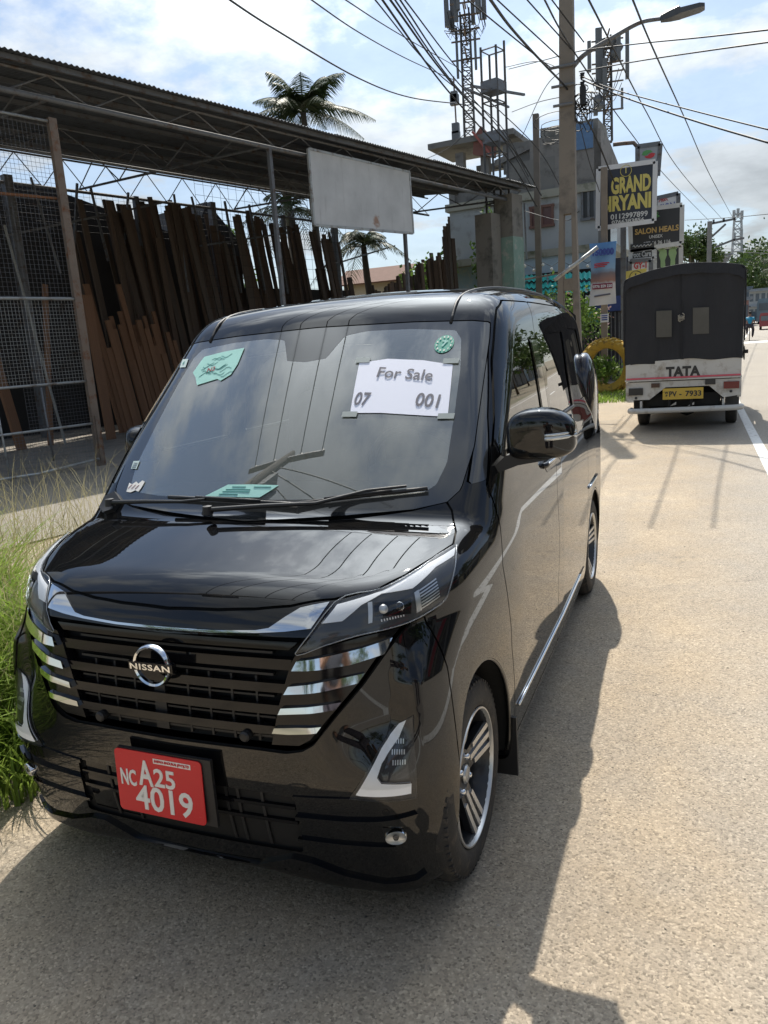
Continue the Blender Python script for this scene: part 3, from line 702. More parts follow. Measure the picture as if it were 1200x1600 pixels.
# ---- wheels
def wheel(x, y, s):
    w_ = thing('wheel', None, None, (x, y-CARY, .2785)); del_cat(w_); w_.parent = VAN
    def pr(l): return [(r, s*h) for r, h in l]
    ty = MB().lathe(pr([(.186, -.045), (.187, .058), (.196, .066), (.215, .071), (.240, .0695), (.258, .062), (.270, .050), (.277, .038), (.2785, .02), (.2785, -.06), (.275, -.08), (.255, -.09), (.2, -.09)]), (0, 0, 0), 72, 'X').build('tyre', RUBBER, w_, smooth=True, sharp=60)
    tr = MB()
    for k in range(64):
        a = 2*PI*k/64
        for h0, h1, rr in ((.028, .062, 0), (-.012, .020, .4)):
            aa = a+rr*.1; M_ = Matrix.Rotation(aa, 3, 'X')
            ro = .2795 if h0 < .02 else .2765
            vs = [M_ @ Vector((s*h, w2, ro-(.0 if h < .05 else .013)+dz)) for h in (h0, h1) for w2 in (-.0035, .0085) for dz in (-.006, .0016)]
            tr.add(vs, [(0, 1, 3, 2), (4, 6, 7, 5), (0, 4, 5, 1), (2, 3, 7, 6), (0, 2, 6, 4), (1, 5, 7, 3)])
    tr.build('tread_blocks', RUBBER, w_, kind='stuff')
    MB().lathe(pr([(.1865, .0605), (.190, .064), (.1885, .0675), (.184, .0675), (.180, .060), (.178, .045)]), (0, 0, 0), 72, 'X').build('rim_lip', SILV, w_, smooth=True, sharp=40)
    MB().lathe(pr([(.180, .058), (.170, .030), (.165, -.05), (.12, -.06), (0, -.06)]), (0, 0, 0), 48, 'X').build('rim_barrel', RIMDK, w_, smooth=True, sharp=40)
    hub = MB(); hub.lathe(pr([(0, .035), (.028, .035), (.030, .030), (.066, .026), (.070, .0), (.06, -.02)]), (0, 0, 0), 40, 'X'); hub.build('rim_hub', RIMDK, w_, smooth=True, sharp=35)
    MB().lathe(pr([(0, .041), (.022, .040), (.026, .036), (.027, .03)]), (0, 0, 0), 32, 'X').build('hub_cap', SILV, w_, smooth=True, sharp=40)
    for q in range(4):
        base = math.radians(12+90*q)
        dk = MB(); M_ = Matrix.Rotation(base, 3, 'X')
        vs = [M_ @ Vector((s*h, yy, rr)) for rr, hw_, dd in ((.05, .034, .024), (.115, .040, .036), (.184, .055, .054)) for yy, h in ((-hw_, dd), (hw_, dd), (hw_, dd-.022), (-hw_, dd-.022))]
        dk.add(vs, [(0, 1, 5, 4), (1, 2, 6, 5), (2, 3, 7, 6), (3, 0, 4, 7), (4, 5, 9, 8), (5, 6, 10, 9), (6, 7, 11, 10), (7, 4, 8, 11)])
        for yy, r0 in ((-.030, .088), (0, .066), (.030, .088)):
            sl = MB(); vs = [M_ @ Vector((s*(d_+z_), yy*k_+e_, rr)) for rr, d_, k_ in ((r0, .0245+(r0-.05)*.18, .95), (.115, .038, 1.05), (.1835, .056, 1.25)) for e_, z_ in ((-.0085, .004), (.0085, .004), (.0085, -.004), (-.0085, -.004))]
            sl.add(vs, [(0, 1, 5, 4), (1, 2, 6, 5), (2, 3, 7, 6), (3, 0, 4, 7), (4, 5, 9, 8), (5, 6, 10, 9), (6, 7, 11, 10), (7, 4, 8, 11), (3, 2, 1, 0)])
            sl.build('spoke_bar', SILV, w_)
        dk.build('spoke', RIMDK, w_)
        a = base+PI/4; c = (s*.010, -math.sin(a)*.048, math.cos(a)*.048)
        MB().lathe(pr([(0, .030), (.006, .029), (.0095, .024), (.010, .0)]), c, 12, 'X').build('wheel_nut', CHROME, w_, smooth=True, sharp=50)
    MB().lathe(pr([(.12, -.04), (.12, -.055)]), (0, 0, 0), 32, 'X').build('brake_disc', SILV, w_)
def del_cat(o):
    for k in ('category', 'label'):
        if k in o: del o[k]
for yy in (.412, 2.907):
    for s in (1, -1): wheel(s*(.626 if yy < 1 else .640), yy, s)
# wheel-house liners
def archpt(yc, rr, a):
    if yc > 1: return yc+rr*math.cos(a), max(.17, .268+rr*math.sin(a))
    t = 1-(a-math.radians(-8))/math.radians(196); k = t*(len(ARCHF)-1); i = min(len(ARCHF)-2, max(0, int(k))); p = np.array(ARCHF[i])+(np.array(ARCHF[i+1])-np.array(ARCHF[i]))*(k-i)
    c = np.array([.44, .26]); p = p+(p-c)/np.linalg.norm(p-c)*(rr-.335); return p[0], max(.15, p[1])
for yc, rr in ((.405, .335), (2.907, .34)):
    for s in (1, -1):
        an = np.linspace(math.radians(-8), math.radians(188), 40); vs_ = []; fs_ = []
        for a_ in an:
            y0, z0 = archpt(yc, rr+.010, a_); P = cast([[s*1.2, y0, z0]], [[-s, 0, 0]], 1.2, 200)[0]; x0 = .60 if np.isnan(P[0]) else abs(P[0])-.012
            vs_ += [(s*x0, y0-CARY, z0), (s*.42, y0-CARY, z0)]
        n_ = len(an); fs_ = [(2*i, 2*i+1, 2*i+3, 2*i+2) for i in range(n_-1)]+[tuple(2*i+1 for i in range(n_))]
        MB().add(vs_, fs_).build('wheel_arch_liner', INNER, VAN)
        # lip round the arch
        lip = []; 
        for a in np.linspace(-.12, PI+.12, 40):
            y0, z0 = archpt(yc, rr-.002, a)
            if z0 < .2: continue
            P = cast([[s*1.2, y0, z0]], [[-s, 0, 0]], 1.2, 200)[0]
            if not np.isnan(P[0]): lip.append(P-[s*.006, CARY, 0])
        MB().tube(lip, .006, 6).build('arch_lip', PAINT, VAN, smooth=True)
# mud flap, sill moulding
for s in (1, -1):
    MB().box((s*.68, .735-CARY, .20), (.11, .012, .20)).build('mud_flap', MATB, VAN)
    P = [cast([[s*1.3, y, .318-.034*(y-.75)/1.65]], [[-s, 0, 0]], 1.2, 300)[0]-[-s*.003, CARY, 0] for y in np.linspace(.79, 2.46, 12)]
    MB().tube(P, .0055, 8).build('sill_moulding', CHROME, VAN, smooth=True)
    P = [cast([[s*1.3, y, .672]], [[-s, 0, 0]], 1.2, 300)[0]-[-s*.004, CARY, 0] for y in np.linspace(2.62, 3.02, 6)]
    MB().tube(P, .007, 8).build('slide_rail_cover', CHROME, VAN, smooth=True)
    # window-sill weatherstrips
    for y0, y1, z in ((.86, 1.50, 1.124), (1.61, 2.30, 1.130)):
        P = [cast([[s*1.3, y, z]], [[-s, 0, 0]], 1.2, 300)[0]-[-s*.001, CARY, 0] for y in np.linspace(y0, y1, 10)]
        MB().tube(P, .008, 6).build('window_sill_strip', MATB, VAN, smooth=True)
    P = [cast([[s*1.3, y, z]], [[-s, 0, 0]], 1.2, 300)[0]-[-s*.001, CARY, 0] for y, z in ((.68, 1.058), (.9, 1.062), (1.2, 1.064), (1.58, 1.068))]
    # pillar cover between the doors
    skin('pillar_trim', [(s*.7, y, z) for y, z in [(1.492, 1.135), (1.600, 1.135), (1.612, 1.455), (1.495, 1.452)]], (-s, 0, 0), FRIT, VAN, off=.0015, thick=.002, res=.03)
    skin('pillar_trim', [(s*.7, y, z) for y, z in [(2.275, 1.135), (2.330, 1.135), (2.355, 1.477), (2.325, 1.477), (2.265, 1.30)]], (-s, 0, 0), SILV if 0 else GLOSSB, VAN, off=.0015, thick=.002, res=.03)
    # door handles with their cups
    for y0 in (1.345, 1.640):
        P0 = cast([[s*1.3, y0+.10, 1.0]], [[-s, 0, 0]], 1.2, 300)[0]
        skin('handle_cup', curve_pts([(s*.7, y0+.02, .985), (s*.7, y0+.06, .965), (s*.7, y0+.12, .972), (s*.7, y0+.14, 1.0), (s*.7, y0+.11, 1.028), (s*.7, y0+.05, 1.030)], 4, True), (-s, 0, 0), GLOSSB, VAN, off=.0012, res=.02)
        pts = [P0+[s*h, dy, dz]-[0, CARY, 0] for dy, h, dz in ((-.105, -.004, -.002), (-.09, .008, 0), (-.05, .013, .003), (0, .015, .004), (.05, .013, .003), (.09, .008, .0), (.105, -.004, -.002))]
        MB().tube(curve_pts(pts, 4), .0115, 10).build('door_handle', PAINT, VAN, smooth=True)
        MB().tube([p+[s*.009, 0, .006] for p in curve_pts(pts[1:-1], 4)], .004, 8).build('handle_chrome', CHROME, VAN, smooth=True)
    # tail lamp, standing proud
    def tw_(p): return [p[0], p[1], p[2]]
    vs_, fs_ = superbox((s*.664, 3.10-CARY, 1.06), (.058, .16, .30), 2.6, 28, 22, lambda p: [p[0]-s*.25*max(0, p[2])**2, p[1], p[2]])
    MB().add(vs_, fs_).build('tail_lamp', mat('smoked_lens', (.012, .007, .008), .05, var=.1, coat=1.), VAN, smooth=True)
# roof gutters (dark seams) and spoiler
for s in (1, -1):
    P = [cast([[s*x, y, 2.2]], [[0, 0, -1]], 1.4, 300)[0]-[0, CARY, -.0005] for x, y in [(.478, 1.085), (.479, 1.2), (.482, 1.5), (.49, 2.0), (.505, 2.6), (.52, 3.2)]]
    MB().tube(curve_pts(P, 4), .0055, 6).build('roof_gutter', MATB, VAN, smooth=True)
MB().prism([(3.20-CARY, 1.60), (3.44-CARY, 1.575), (3.45-CARY, 1.545), (3.2-CARY, 1.53)], -.56, .56, 'YZ').build('rear_spoiler', PAINT, VAN)
P = [cast([[x, 1.02, 2.2]], [[0, .0, -1]], 1.4, 300)[0] for x in np.linspace(-.58, .58, 3)]

# ---- wipers
def ws_pt(x, z, off=.02):
    P = cast([[x, -.3, z]], [[0, 1, 0]], 2.5, 500)[0]; return P+grad(P[None])[0]*off-[0, CARY, 0]
def wiper(arm, blade):
    w_ = MB().tube([ws_pt(x, z, o_) for x, z, o_ in arm], .008, 8, r2=.004)
    a = ws_pt(*arm[0][:2], arm[0][2]); w_.lathe([(0, .014), (.014, .012), (.017, -.012)], a, 16)
    r = w_.build('wiper', MATB, VAN, smooth=True, sharp=50)
    b_ = MB(); pts = [ws_pt(x, z, .012) for x, z in blade]; b_.tube(pts, .0065, 6); b_.tube([Vector(p)+Vector((0, -.006, .006)) for p in pts[2:-2]], .0045, 6)
    b_.build('wiper_blade', MATB, r, smooth=True)
wiper([(.50-.62, .985, .035), (.06, .998, .035), (.22, 1.010, .030), (.36, 1.045, .022), (.47, 1.055, .018)], [(.14+.33*t+.06*t, 1.018+.042*t-.01*t*t) for t in np.linspace(0, 1.0, 9)])
wiper([(-.565, .992, .035), (-.40, 1.002, .035), (-.25, 1.010, .030), (-.17, 1.024, .022)], [(-.33+.48*t, 1.030-.012*t*t) for t in np.linspace(0, 1, 9)])
skin('cowl_cap', [(x, .5, z) for x, z in [(-.645, .985), (-.60, .975), (-.565, .985), (-.555, 1.015), (-.60, 1.035), (-.64, 1.02)]], FR, MATB, VAN, off=.014, thick=.016, res=.02)

# ---- mirrors
for s in (1, -1):
    def wp(p, s=s): x, y, z = p; q = x*s; return [x+.0*z, y*(1-.25*max(0, q)), z*(1-.22*max(0, q)**2)+(-.10*q*q)+(.12 if z > 0 else 0)*(1-q*q)]
    mr_ = thing('wing_mirror', None, None, (s*.83, .775-CARY, 1.185)); del_cat(mr_); mr_.parent = VAN
    if s < 0: mr_.location = (-.715, .93-CARY, 1.16); mr_.rotation_euler = (0, 0, math.radians(-62))
    vs, fs = superbox((0, 0, 0), (.099, .065, .069), 3.8, 36, 24, wp)
    MB().add(vs, fs).build('mirror_housing', PAINT, mr_, smooth=True)
    MB().box((-s*.004, .060, 0), (.165, .008, .10)).build('mirror_glass', CHROME, mr_)
    def ln(x): return (s*x, -.068+.55*max(0, x-.045)**1.1*1.3, .0+.004*x)
    P = [(s*x, -.0655+((max(0, x-.02)/.078)**2.6)*.052, -.006+.10*(x-.02)*.6) for x in np.linspace(.02, .0985, 12)]
    b_ = MB(); b_.tube(P, .0065, 8); b_.tube([(p[0], p[1]-.001, p[2]+.010) for p in P], .0040, 8)
    b_.build('indicator_strip', mat('indicator_lens', (.6, .62, .62), .12, .6, coat=.5), mr_, smooth=True)
    MB().prism([(s*-.065, -.085), (s*.0, -.074), (s*.03, -.066), (s*-.01, -.055), (s*-.10, -.055), (s*-.145, -.095), (s*-.12, -.105)], -.035, .04, 'XZ').build('mirror_foot', MATB, mr_)

# ---- things inside and on the glass
INT = mat('grey_interior_plastic', (.022, .023, .025), .8, var=.2)
SEAT = mat('seat_fabric', (.05, .048, .046), .9, var=.3, bump=.2, bs=250)
MB().prism([(.60-CARY, .80), (.60-CARY, .985), (.72-CARY, 1.01), (1.02-CARY, 1.0), (1.05-CARY, .78)], -.62, .62, 'YZ').build('dashboard', INT, VAN)
vs, fs = superbox((.33, 1.02-CARY, 1.03), (.15, .09, .05)); MB().add(vs, fs).build('instrument_hood', INT, VAN, smooth=True)
st = MB(); Mw = Matrix.Rotation(math.radians(-68), 3, 'X')
ring = [Vector((.33, 1.10-CARY, 1.02))+Mw @ Vector((.18*math.cos(a), .18*math.sin(a), 0)) for a in np.linspace(0, 2*PI, 33)]
st.tube(ring, .014, 8, cap=False); st.beam(ring[0], ring[16], .04, .02); st.build('steering_wheel', MATB, VAN, smooth=True)
for x in (-.33, .33):
    for y in (1.55, 2.45):
        se = MB(); v_, f_ = superbox((x, y-CARY, .68), (.25, .26, .10)); se.add(v_, f_); v_, f_ = superbox((x, y+.26-CARY, 1.0), (.24, .08, .30)); se.add(v_, f_)
        v_, f_ = superbox((x, y+.27-CARY, 1.36), (.12, .05, .08)); se.add(v_, f_); se.build('seat', SEAT, VAN, smooth=True)
MB().box((0, 2.0-CARY, .52), (1.36, 2.6, .05)).build('cabin_floor', INT, VAN)
v_, f_ = superbox((-.03, 1.13-CARY, 1.45), (.10, .02, .035)); MB().add(v_, f_).box((-.03, 1.12-CARY, 1.49), (.02, .03, .06)).build('rear_view_mirror', MATB, VAN, smooth=True)
PAPER = mat('white_paper', (.80, .82, .92), .7, var=.03); TEAL = mat('pale_green_paper', (.34, .62, .56), .7, var=.1, vs=25)
TEALD = flat('teal_print', (.05, .25, .22), .6); INK = flat('grey_print', (.10, .10, .13), .6); TAPE = mat('clear_tape', (.35, .38, .36), .18, var=.2, coat=.6)
def wsq(pts, off): return [tuple(ws_pt(x, z, off)) for x, z in pts]
def glued(name, poly, mt_, label, off=.0015, cat='paper', res=.02, group=None):
    vs, fs, nt, nn = patch_mesh([(x, .3, z) for x, z in poly], FR, off, 0, res); C_ = CARY
    globals()['CARY'] = 0.; o = mk(name, vs, fs, mt_, None, nn, nt); globals()['CARY'] = C_
    return tag(o, label, cat, group)
def on_glass(x, z, dx=(1, 0), off=.003):
    "frame on the windscreen: x-right along dx, y up the glass"
    P = cast([[x, -.3, z]], [[0, 1, 0]], 2.5, 500)[0]; n_ = grad(P[None])[0]; t = np.array([dx[0], 0, dx[1]]); t = t-n_*(t@n_); t /= np.linalg.norm(t); u_ = np.cross(n_, t)
    M_ = Matrix.Identity(4)
    for i in range(3): M_[i][0] = t[i]; M_[i][1] = u_[i]; M_[i][2] = n_[i]; M_[i][3] = P[i]+n_[i]*off
    return M_
pp = glued('sale_notice', [(.205, 1.416), (.30, 1.424), (.42, 1.412), (.519, 1.392), (.531, 1.31), (.540, 1.241), (.43, 1.252), (.33, 1.262), (.228, 1.266), (.216, 1.34)], PAPER, 'white For Sale paper taped inside the upper windscreen corner', .0022, 'notice')
M1 = on_glass(.372, 1.372, (1, -.055), .0038); lettering('For Sale', .062, M1, INK, pp, .0005, width=.185, extrude=.0002)
for dx_, t_ in ((-.118, '07'), (.10, '001')):
    M2 = on_glass(.372+dx_, 1.295-dx_*.07, (1, -.055), .0038); lettering(t_, .075, M2, INK, pp, .001, width=.05 if t_ == '07' else .075, extrude=.0002)
for x, z in ((.212, 1.424), (.508, 1.404), (.225, 1.262), (.532, 1.243)):
    glued('tape_strip', [(x-.022, z-.007), (x+.028, z-.009), (x+.028, z+.006), (x-.022, z+.008)], TAPE, {0: ''}.get(1) or 'strip of clear tape holding the %s corner of the sale notice' % {(.212, 1.424): 'upper left', (.508, 1.404): 'upper right', (.225, 1.262): 'lower left', (.532, 1.243): 'lower right'}[(x, z)], .0042, 'tape', group='tape strips on the sale notice')
ca = [( .475+.031*math.cos(a), 1.459+.028*math.sin(a)) for a in np.linspace(0, 2*PI, 28, endpoint=False)]
gs = glued('round_sticker', ca, mat('green_sticker', (.015, .30, .22), .5, var=.1), 'round green inspection sticker high on the windscreen', .0022, 'sticker', .01)
lettering('7', .036, on_glass(.475, 1.459, (1, -.05), .0036), TEAL, gs, .0012, extrude=.0002)
for k in range(12):
    a = 2*PI*k/12+.2; lettering('1234567890'[k % 10], .011, on_glass(.475+.024*math.cos(a), 1.459+.0215*math.sin(a), (1, -.05), .0036), WHITEP, gs, .0005, extrude=.0002)
cp = glued('crumpled_paper', [(-.468, 1.473), (-.38, 1.486), (-.286, 1.495), (-.284, 1.44), (-.294, 1.405), (-.33, 1.385), (-.35, 1.392), (-.437, 1.374), (-.462, 1.40), (-.489, 1.418), (-.478, 1.45)], TEAL, 'crumpled pale green paper inside the upper left windscreen corner', .0022)
pm = MB()
for k in range(16):
    x0 = -.455+random.random()*.12; z0 = 1.40+random.random()*.07
    p = [on_glass(x0+.012*j, z0+.006*math.sin(j*1.3+k)+.002*j, off=.003).translation for j in range(5)]; pm.tube(p, .0006, 4)
pm.build('scribbled_print', TEALD, cp)
lettering('N2', .03, on_glass(-.40, 1.425, (1, .1), .0036), flat('red_print', (.35, .05, .06), .6), cp, .0002, extrude=.0002)
dp = glued('dashboard_letter', [(-.119, 1.073), (-.03, 1.074), (.065, 1.072), (.038, 1.055), (.012, 1.040), (-.10, 1.040), (-.192, 1.041), (-.155, 1.057)], TEAL, 'pale green printed letter lying at the foot of the windscreen', .0022)
for k, (x0, z0, wl) in enumerate(((-.10, 1.067, .05), (-.02, 1.067, .06), (-.12, 1.060, .09), (-.13, 1.054, .10), (-.14, 1.047, .07))):
    MB().tube([on_glass(x0, z0, off=.003).translation, on_glass(x0+wl, z0, off=.003).translation], .0011, 4).build('printed_line', TEALD, dp)
s1_ = glued('corner_sticker', [(-.590, 1.470), (-.552, 1.470), (-.545, 1.440), (-.580, 1.440)], mat('pale_sticker', (.55, .66, .64), .5), 'small pale square sticker high on the left of the windscreen', .0022, 'sticker', .01)
lettering('6', .02, on_glass(-.566, 1.455, off=.0036), TEALD, s1_, .0006, extrude=.0002)
s2_ = glued('fuel_sticker', [(-.588, 1.131), (-.556, 1.133), (-.553, 1.108), (-.583, 1.108)], mat('pale_sticker', (.55, .66, .64), .5), 'small white square sticker low on the left of the windscreen', .0022, 'sticker', .01)
for k in range(3): MB().tube([on_glass(-.580, 1.125-.006*k, off=.003).translation, on_glass(-.560, 1.125-.006*k, off=.003).translation], .0008, 4).build('printed_line', INK, s2_)
s3_ = glued('torn_sticker', [(-.558, 1.067), (-.54, 1.063), (-.525, 1.072), (-.510, 1.066), (-.497, 1.076), (-.482, 1.073), (-.486, 1.055), (-.492, 1.044), (-.51, 1.047), (-.53, 1.040), (-.553, 1.041)], WHITEP, 'torn white sticker at the lower left windscreen corner', .0022, 'sticker', .01)
for k in range(3): MB().tube([on_glass(-.55+.018*k, 1.050, off=.003).translation, on_glass(-.538+.018*k, 1.062, off=.003).translation], .001, 4).build('printed_line', flat('red_print', (.35, .05, .06), .6), s3_)

# ================================================================ GROUND, ROAD
def line_x(y):                       # left edge line of the carriageway
    x = 1.90
    if y > 12: t = min(y, 40)-12; x += .00128*t*t; x += .0717*max(0, y-40)
    return x
def heading(y): return min(.0717, .00256*max(0, y-12))
def ribbon(name, lo, hi, y0, y1, lift, mt, step=2., kind='structure'):
    ys = []; y = y0
    while y < y1: ys.append(y); y += step*(1+max(0, y)/25)
    ys.append(y1); b_ = MB(); vs = []; fs = []
    K = len(lo(0)) if isinstance(lo(0), tuple) else 0
    for y in ys:
        for x in (lo(y), hi(y)): vs.append((x, y, gz(y)+lift))
    fs = [(2*i, 2*i+1, 2*i+3, 2*i+2) for i in range(len(ys)-1)]
    b_.add(vs, fs); return b_.build(name, mt, kind=kind)
def asphalt():
    t = NT('sandy_asphalt'); big = t.noise(.5, 5, .6); mid = t.noise(3.5, 5, .6)
    v1 = t.voro(165., 'F1', 1); dd = t.voro(165., 'F1', 0); v3 = t.voro(60., 'F1', 1)
    sp = t.N.new('ShaderNodeSeparateColor'); t.L.new(v1, sp.inputs[0])
    sp3 = t.N.new('ShaderNodeSeparateColor'); t.L.new(v3, sp3.inputs[0])
    base = t.ramp(big, [(.32, (.29, .235, .17)), (.52, (.375, .305, .22)), (.70, (.44, .36, .26))])
    base = t.mix(t.mr(mid, .40, .72, 0, .5), base, (.29, .26, .22))
    trk_ = t.noise(1.6, 5, .65, stretch=(1., .10, 1.)); base = t.mix(t.mr(trk_, .50, .66, 0, .45), base, (.27, .235, .19)); st2 = t.noise(2.6, 6, .7, dist=.6); base = t.mix(t.mr(st2, .60, .70, 0, .35), base, (.22, .195, .16))
    # carriageway to the right is greyer
    xs = t.N.new('ShaderNodeSeparateXYZ'); t.L.new(t.pos, xs.inputs[0]); ge = t.math('ADD', xs.outputs[0], t.math('MULTIPLY', t.noise(.7, 4, .6), .9))
    base = t.mix(t.mr(ge, 1.55, 2.4, 0, .65), base, (.30, .285, .26))
    chip = t.ramp(sp.outputs[0], [(0, .55), (.14, .80), (.5, 1.0), (.85, 1.14), (.97, 1.4)])
    col = t.mix(1.0, base, chip, 'MULTIPLY')
    crk = t.voro(1.15, 'DISTANCE_TO_EDGE', 0, 1., t.N.new('ShaderNodeVectorMath').outputs[0]) if 0 else None
    ob_ = t.noise(.9, 6, .75, dist=1.2); col = t.mix(t.mr(ob_, .64, .70, 0, .5), col, (.15, .135, .115))
    t.set('Base Color', col); t.set('Roughness', .88); t.set('Specular IOR Level', .35)
    h = t.math('ADD', t.math('MULTIPLY', dd, -.35), t.math('MULTIPLY', t.noise(190., 5, .7), 1.1))
    h = t.math('ADD', h, t.math('MULTIPLY', sp.outputs[1], .55)); h = t.math('ADD', h, t.math('MULTIPLY', t.noise(45., 4, .6), .8)); t.bump(h, .55, .005)
    return t.m
ASPH = asphalt()
def earth():
    t = NT('sandy_earth'); n = t.noise(.15, 6, .6); n2 = t.noise(6, 6, .65)
    c = t.ramp(n, [(.35, (.10, .12, .045)), (.5, (.20, .165, .11)), (.65, (.27, .22, .15))])
    c = t.mix(t.mr(n2, .3, .7), c, (.19, .155, .11)); t.set('Base Color', c); t.set('Roughness', .95); t.bump(n2, .6, .02); return t.m
EARTH = earth()
ys_ = list(range(-60, 16, 4))+list(range(16, 60, 4))+list(range(60, 260, 20))+[300, 400, 600, 900, 1400]
xs_ = [-900, -300, -120, -60, -30, -12, 0, 12, 30, 60, 120, 300, 900]
b_ = MB(); b_.add([(x, y, gz(y)-.012) for y in ys_ for x in xs_], [(j*13+i, j*13+i+1, (j+1)*13+i+1, (j+1)*13+i) for j in range(len(ys_)-1) for i in range(12)])
b_.build('ground', EARTH, kind='structure')
ribbon('road', lambda y: -4.4+.35*math.sin(y*.7)+.2*math.sin(y*2.1)+line_x(y)-1.9+(2.3 if y > 16 else 0)+(2.0*max(0, min(1, (2.6-y)/1.5)) if y < 2.6 else 0), lambda y: line_x(y)+7.6, -40, 420, .0, ASPH, .6)
LINEP = mat('road_paint', (.62, .61, .58), .6, var=.08, vs=8, dirt=(.34, .31, .27))
ribbon('edge_line', lambda y: line_x(y), lambda y: line_x(y)+.115, -30, 400, .004, LINEP)
ribbon('edge_line', lambda y: line_x(y)+6.7, lambda y: line_x(y)+6.82, -30, 400, .004, LINEP)
for k in range(34):
    y = -24+k*7.5; ribbon('centre_dash', lambda y: line_x(y)+3.3, lambda y: line_x(y)+3.42, y, y+3., .004, LINEP, 3.)
ribbon('stop_marking', lambda y: line_x(y)-.6, lambda y: line_x(y)+1.6, 47.5, 50.5, .006, LINEP, 3.)

def grav():
    t = NT('gravel_chip'); oi = t.N.new('ShaderNodeObjectInfo'); n = t.noise(30, 2, .5)
    t.set('Base Color', t.ramp(n, [(.35, (.05, .045, .04)), (.5, (.22, .19, .15)), (.7, (.45, .41, .35))])); t.set('Roughness', .9); return t.m
b_ = MB()
for k in range(2600):
    y = -.9+9*random.random()**1.7; x = -1.1+random.random()*(4.2)
    if abs(x) < .7 and .1 < y < 3.3 and random.random() < .7: continue
    r = .0015+.0035*random.random()**3.; a = random.random()*6.3
    vs = [(x+r*1.3*math.cos(a+q*PI/2+random.random()*.5), y+r*math.sin(a+q*PI/2+random.random()*.5), .0005) for q in range(4)]+[(x+r*.3, y, r*.8)]
    b_.add(vs, [(0, 1, 4), (1, 2, 4), (2, 3, 4), (3, 0, 4)])
b_.build('loose_gravel', grav(), kind='stuff')

# ================================================================ TIMBER SHED  (s along its front, d to the back)
G0 = np.array([-7.177, 7.733, 0]); FD = np.array([.2723, .9622, 0]); FN = np.array([.9622, -.2723, 0])
def SF(s, d, z): return tuple(G0+FD*s-FN*d+np.array([0, 0, z]))
SROT = math.atan2(FD[1], FD[0])
def conc(name, col, dirt=None, b=.25): return mat(name, col, .85, var=.18, vs=.8, bump=b, bs=30, dirt=dirt)
YARD = conc('yard_concrete', (.25, .225, .19), (.15, .13, .11))
b_ = MB(); b_.add([SF(-14, -.4, .008), SF(16, -.4, .008), SF(16, 12, .008), SF(-14, 12, .008)], [(0, 1, 2, 3)]); b_.build('yard_floor', YARD, kind='structure')
b_ = MB(); b_.add([(-4.6, 1.9, .004), SF(-2.6, -.35, .004), SF(4.5, -.35, .004), (-3.5, 9.5, .004), (-3.9, 4.5, .004)], [(0, 4, 3, 2, 1)]); b_.build('driveway', conc('driveway_concrete', (.22, .20, .17), (.16, .145, .12)), kind='structure')
STEEL = mat('grey_painted_steel', (.15, .16, .175), .55, .2, var=.3, dirt=(.10, .07, .05), bump=.1)
RUSTY = mat('rusty_steel', (.19, .15, .12), .7, .1, var=.35, vs=4, dirt=(.16, .065, .025), bump=.3)
PALEST = mat('pale_galvanised_tube', (.42, .44, .44), .45, .4, var=.15, dirt=(.18, .13, .09))
DARKW = mat('dark_sheet_wall', (.030, .029, .029), .85, var=.4, vs=2, bump=.2)
ROOFM = mat('weathered_roof_sheet', (.115, .13, .15), .65, .3, var=.25, vs=1.5, dirt=(.08, .082, .085))
shed = thing('timber_shed', 'long open shed of steel lattice trusses and corrugated roof over leaning timber', 'shed', SF(0, 0, 0), SROT)
def SL(s, d, z): return (s, d, z)         # local: x along the front, y to the back, z up
def roofz(d): return 5.52+(d+.35)*.112
# corrugated sheets
def sheet_mesh(w, d0, d1, pitch=.084, amp=.012):
    n = int(round(w/pitch*6)); vs = []; fs = []
    for i in range(n+1):
        x = w*i/n; z = amp*math.cos(2*PI*x/pitch)
        for d in (d0, d1): vs += [(x, d, roofz(d)+z), (x, d, roofz(d)+z-.003)]
    for i in range(n):
        a = i*4; b = a+4
        fs += [(a, b, b+2, a+2), (a+1, a+3, b+3, b+1), (a, a+1, b+1, b), (a+2, b+2, b+3, a+3)]
    return MB().add(vs, fs)
W_ = .84; first = None; ns = 0
for k in range(22):
    s0 = 14.10-(k+1)*W_
    if first is None: first = sheet_mesh(W_+.05, -.45, 6.5).build('roof_sheet', ROOFM, shed, (s0, 0, 0)); first.data.shade_smooth() if 0 else None
    else: o = first.copy(); COL.objects.link(o); o.location = (s0, 0, .004*(k % 2)+.006*math.sin(k*1.7))
for i, d in enumerate((-.3, .9, 2.1, 3.3, 4.5, 5.7)):
    MB().box((4.9, d, roofz(d)-.055), (18.4, .05, .07)).build('purlin', STEEL, shed)
def girder(d, z0, z1, s0, s1, r=.032, pitch=.62, nm='girder'):
    o = MB().tube([SL(s0, d, z1), SL(s1, d, z1)], r*.8, 6).build('girder_chord', STEEL, shed)
    o = MB().tube([SL(s0, d, z0), SL(s1, d, z0)], r*1.3, 8).build('girder_chord', STEEL, shed, smooth=True)
    n = int((s1-s0)/pitch)
    proto = None
    for i in range(n):
        a = s0+(s1-s0)*i/n; b = s0+(s1-s0)*(i+1)/n; up = i % 2 == 0; key = up
        MB().tube([SL(a, d, z0 if up else z1), SL(b, d, z1 if up else z0)], r*.42, 5).build('girder_brace', STEEL, shed)
girder(0, 5.16, 5.47, -4.4, 14.0)
girder(6.2, 5.45, 6.10, -4.4, 14.0, .028, .55)
girder(3.1, 5.30, 5.78, -4.4, 14.0, .024, .9)
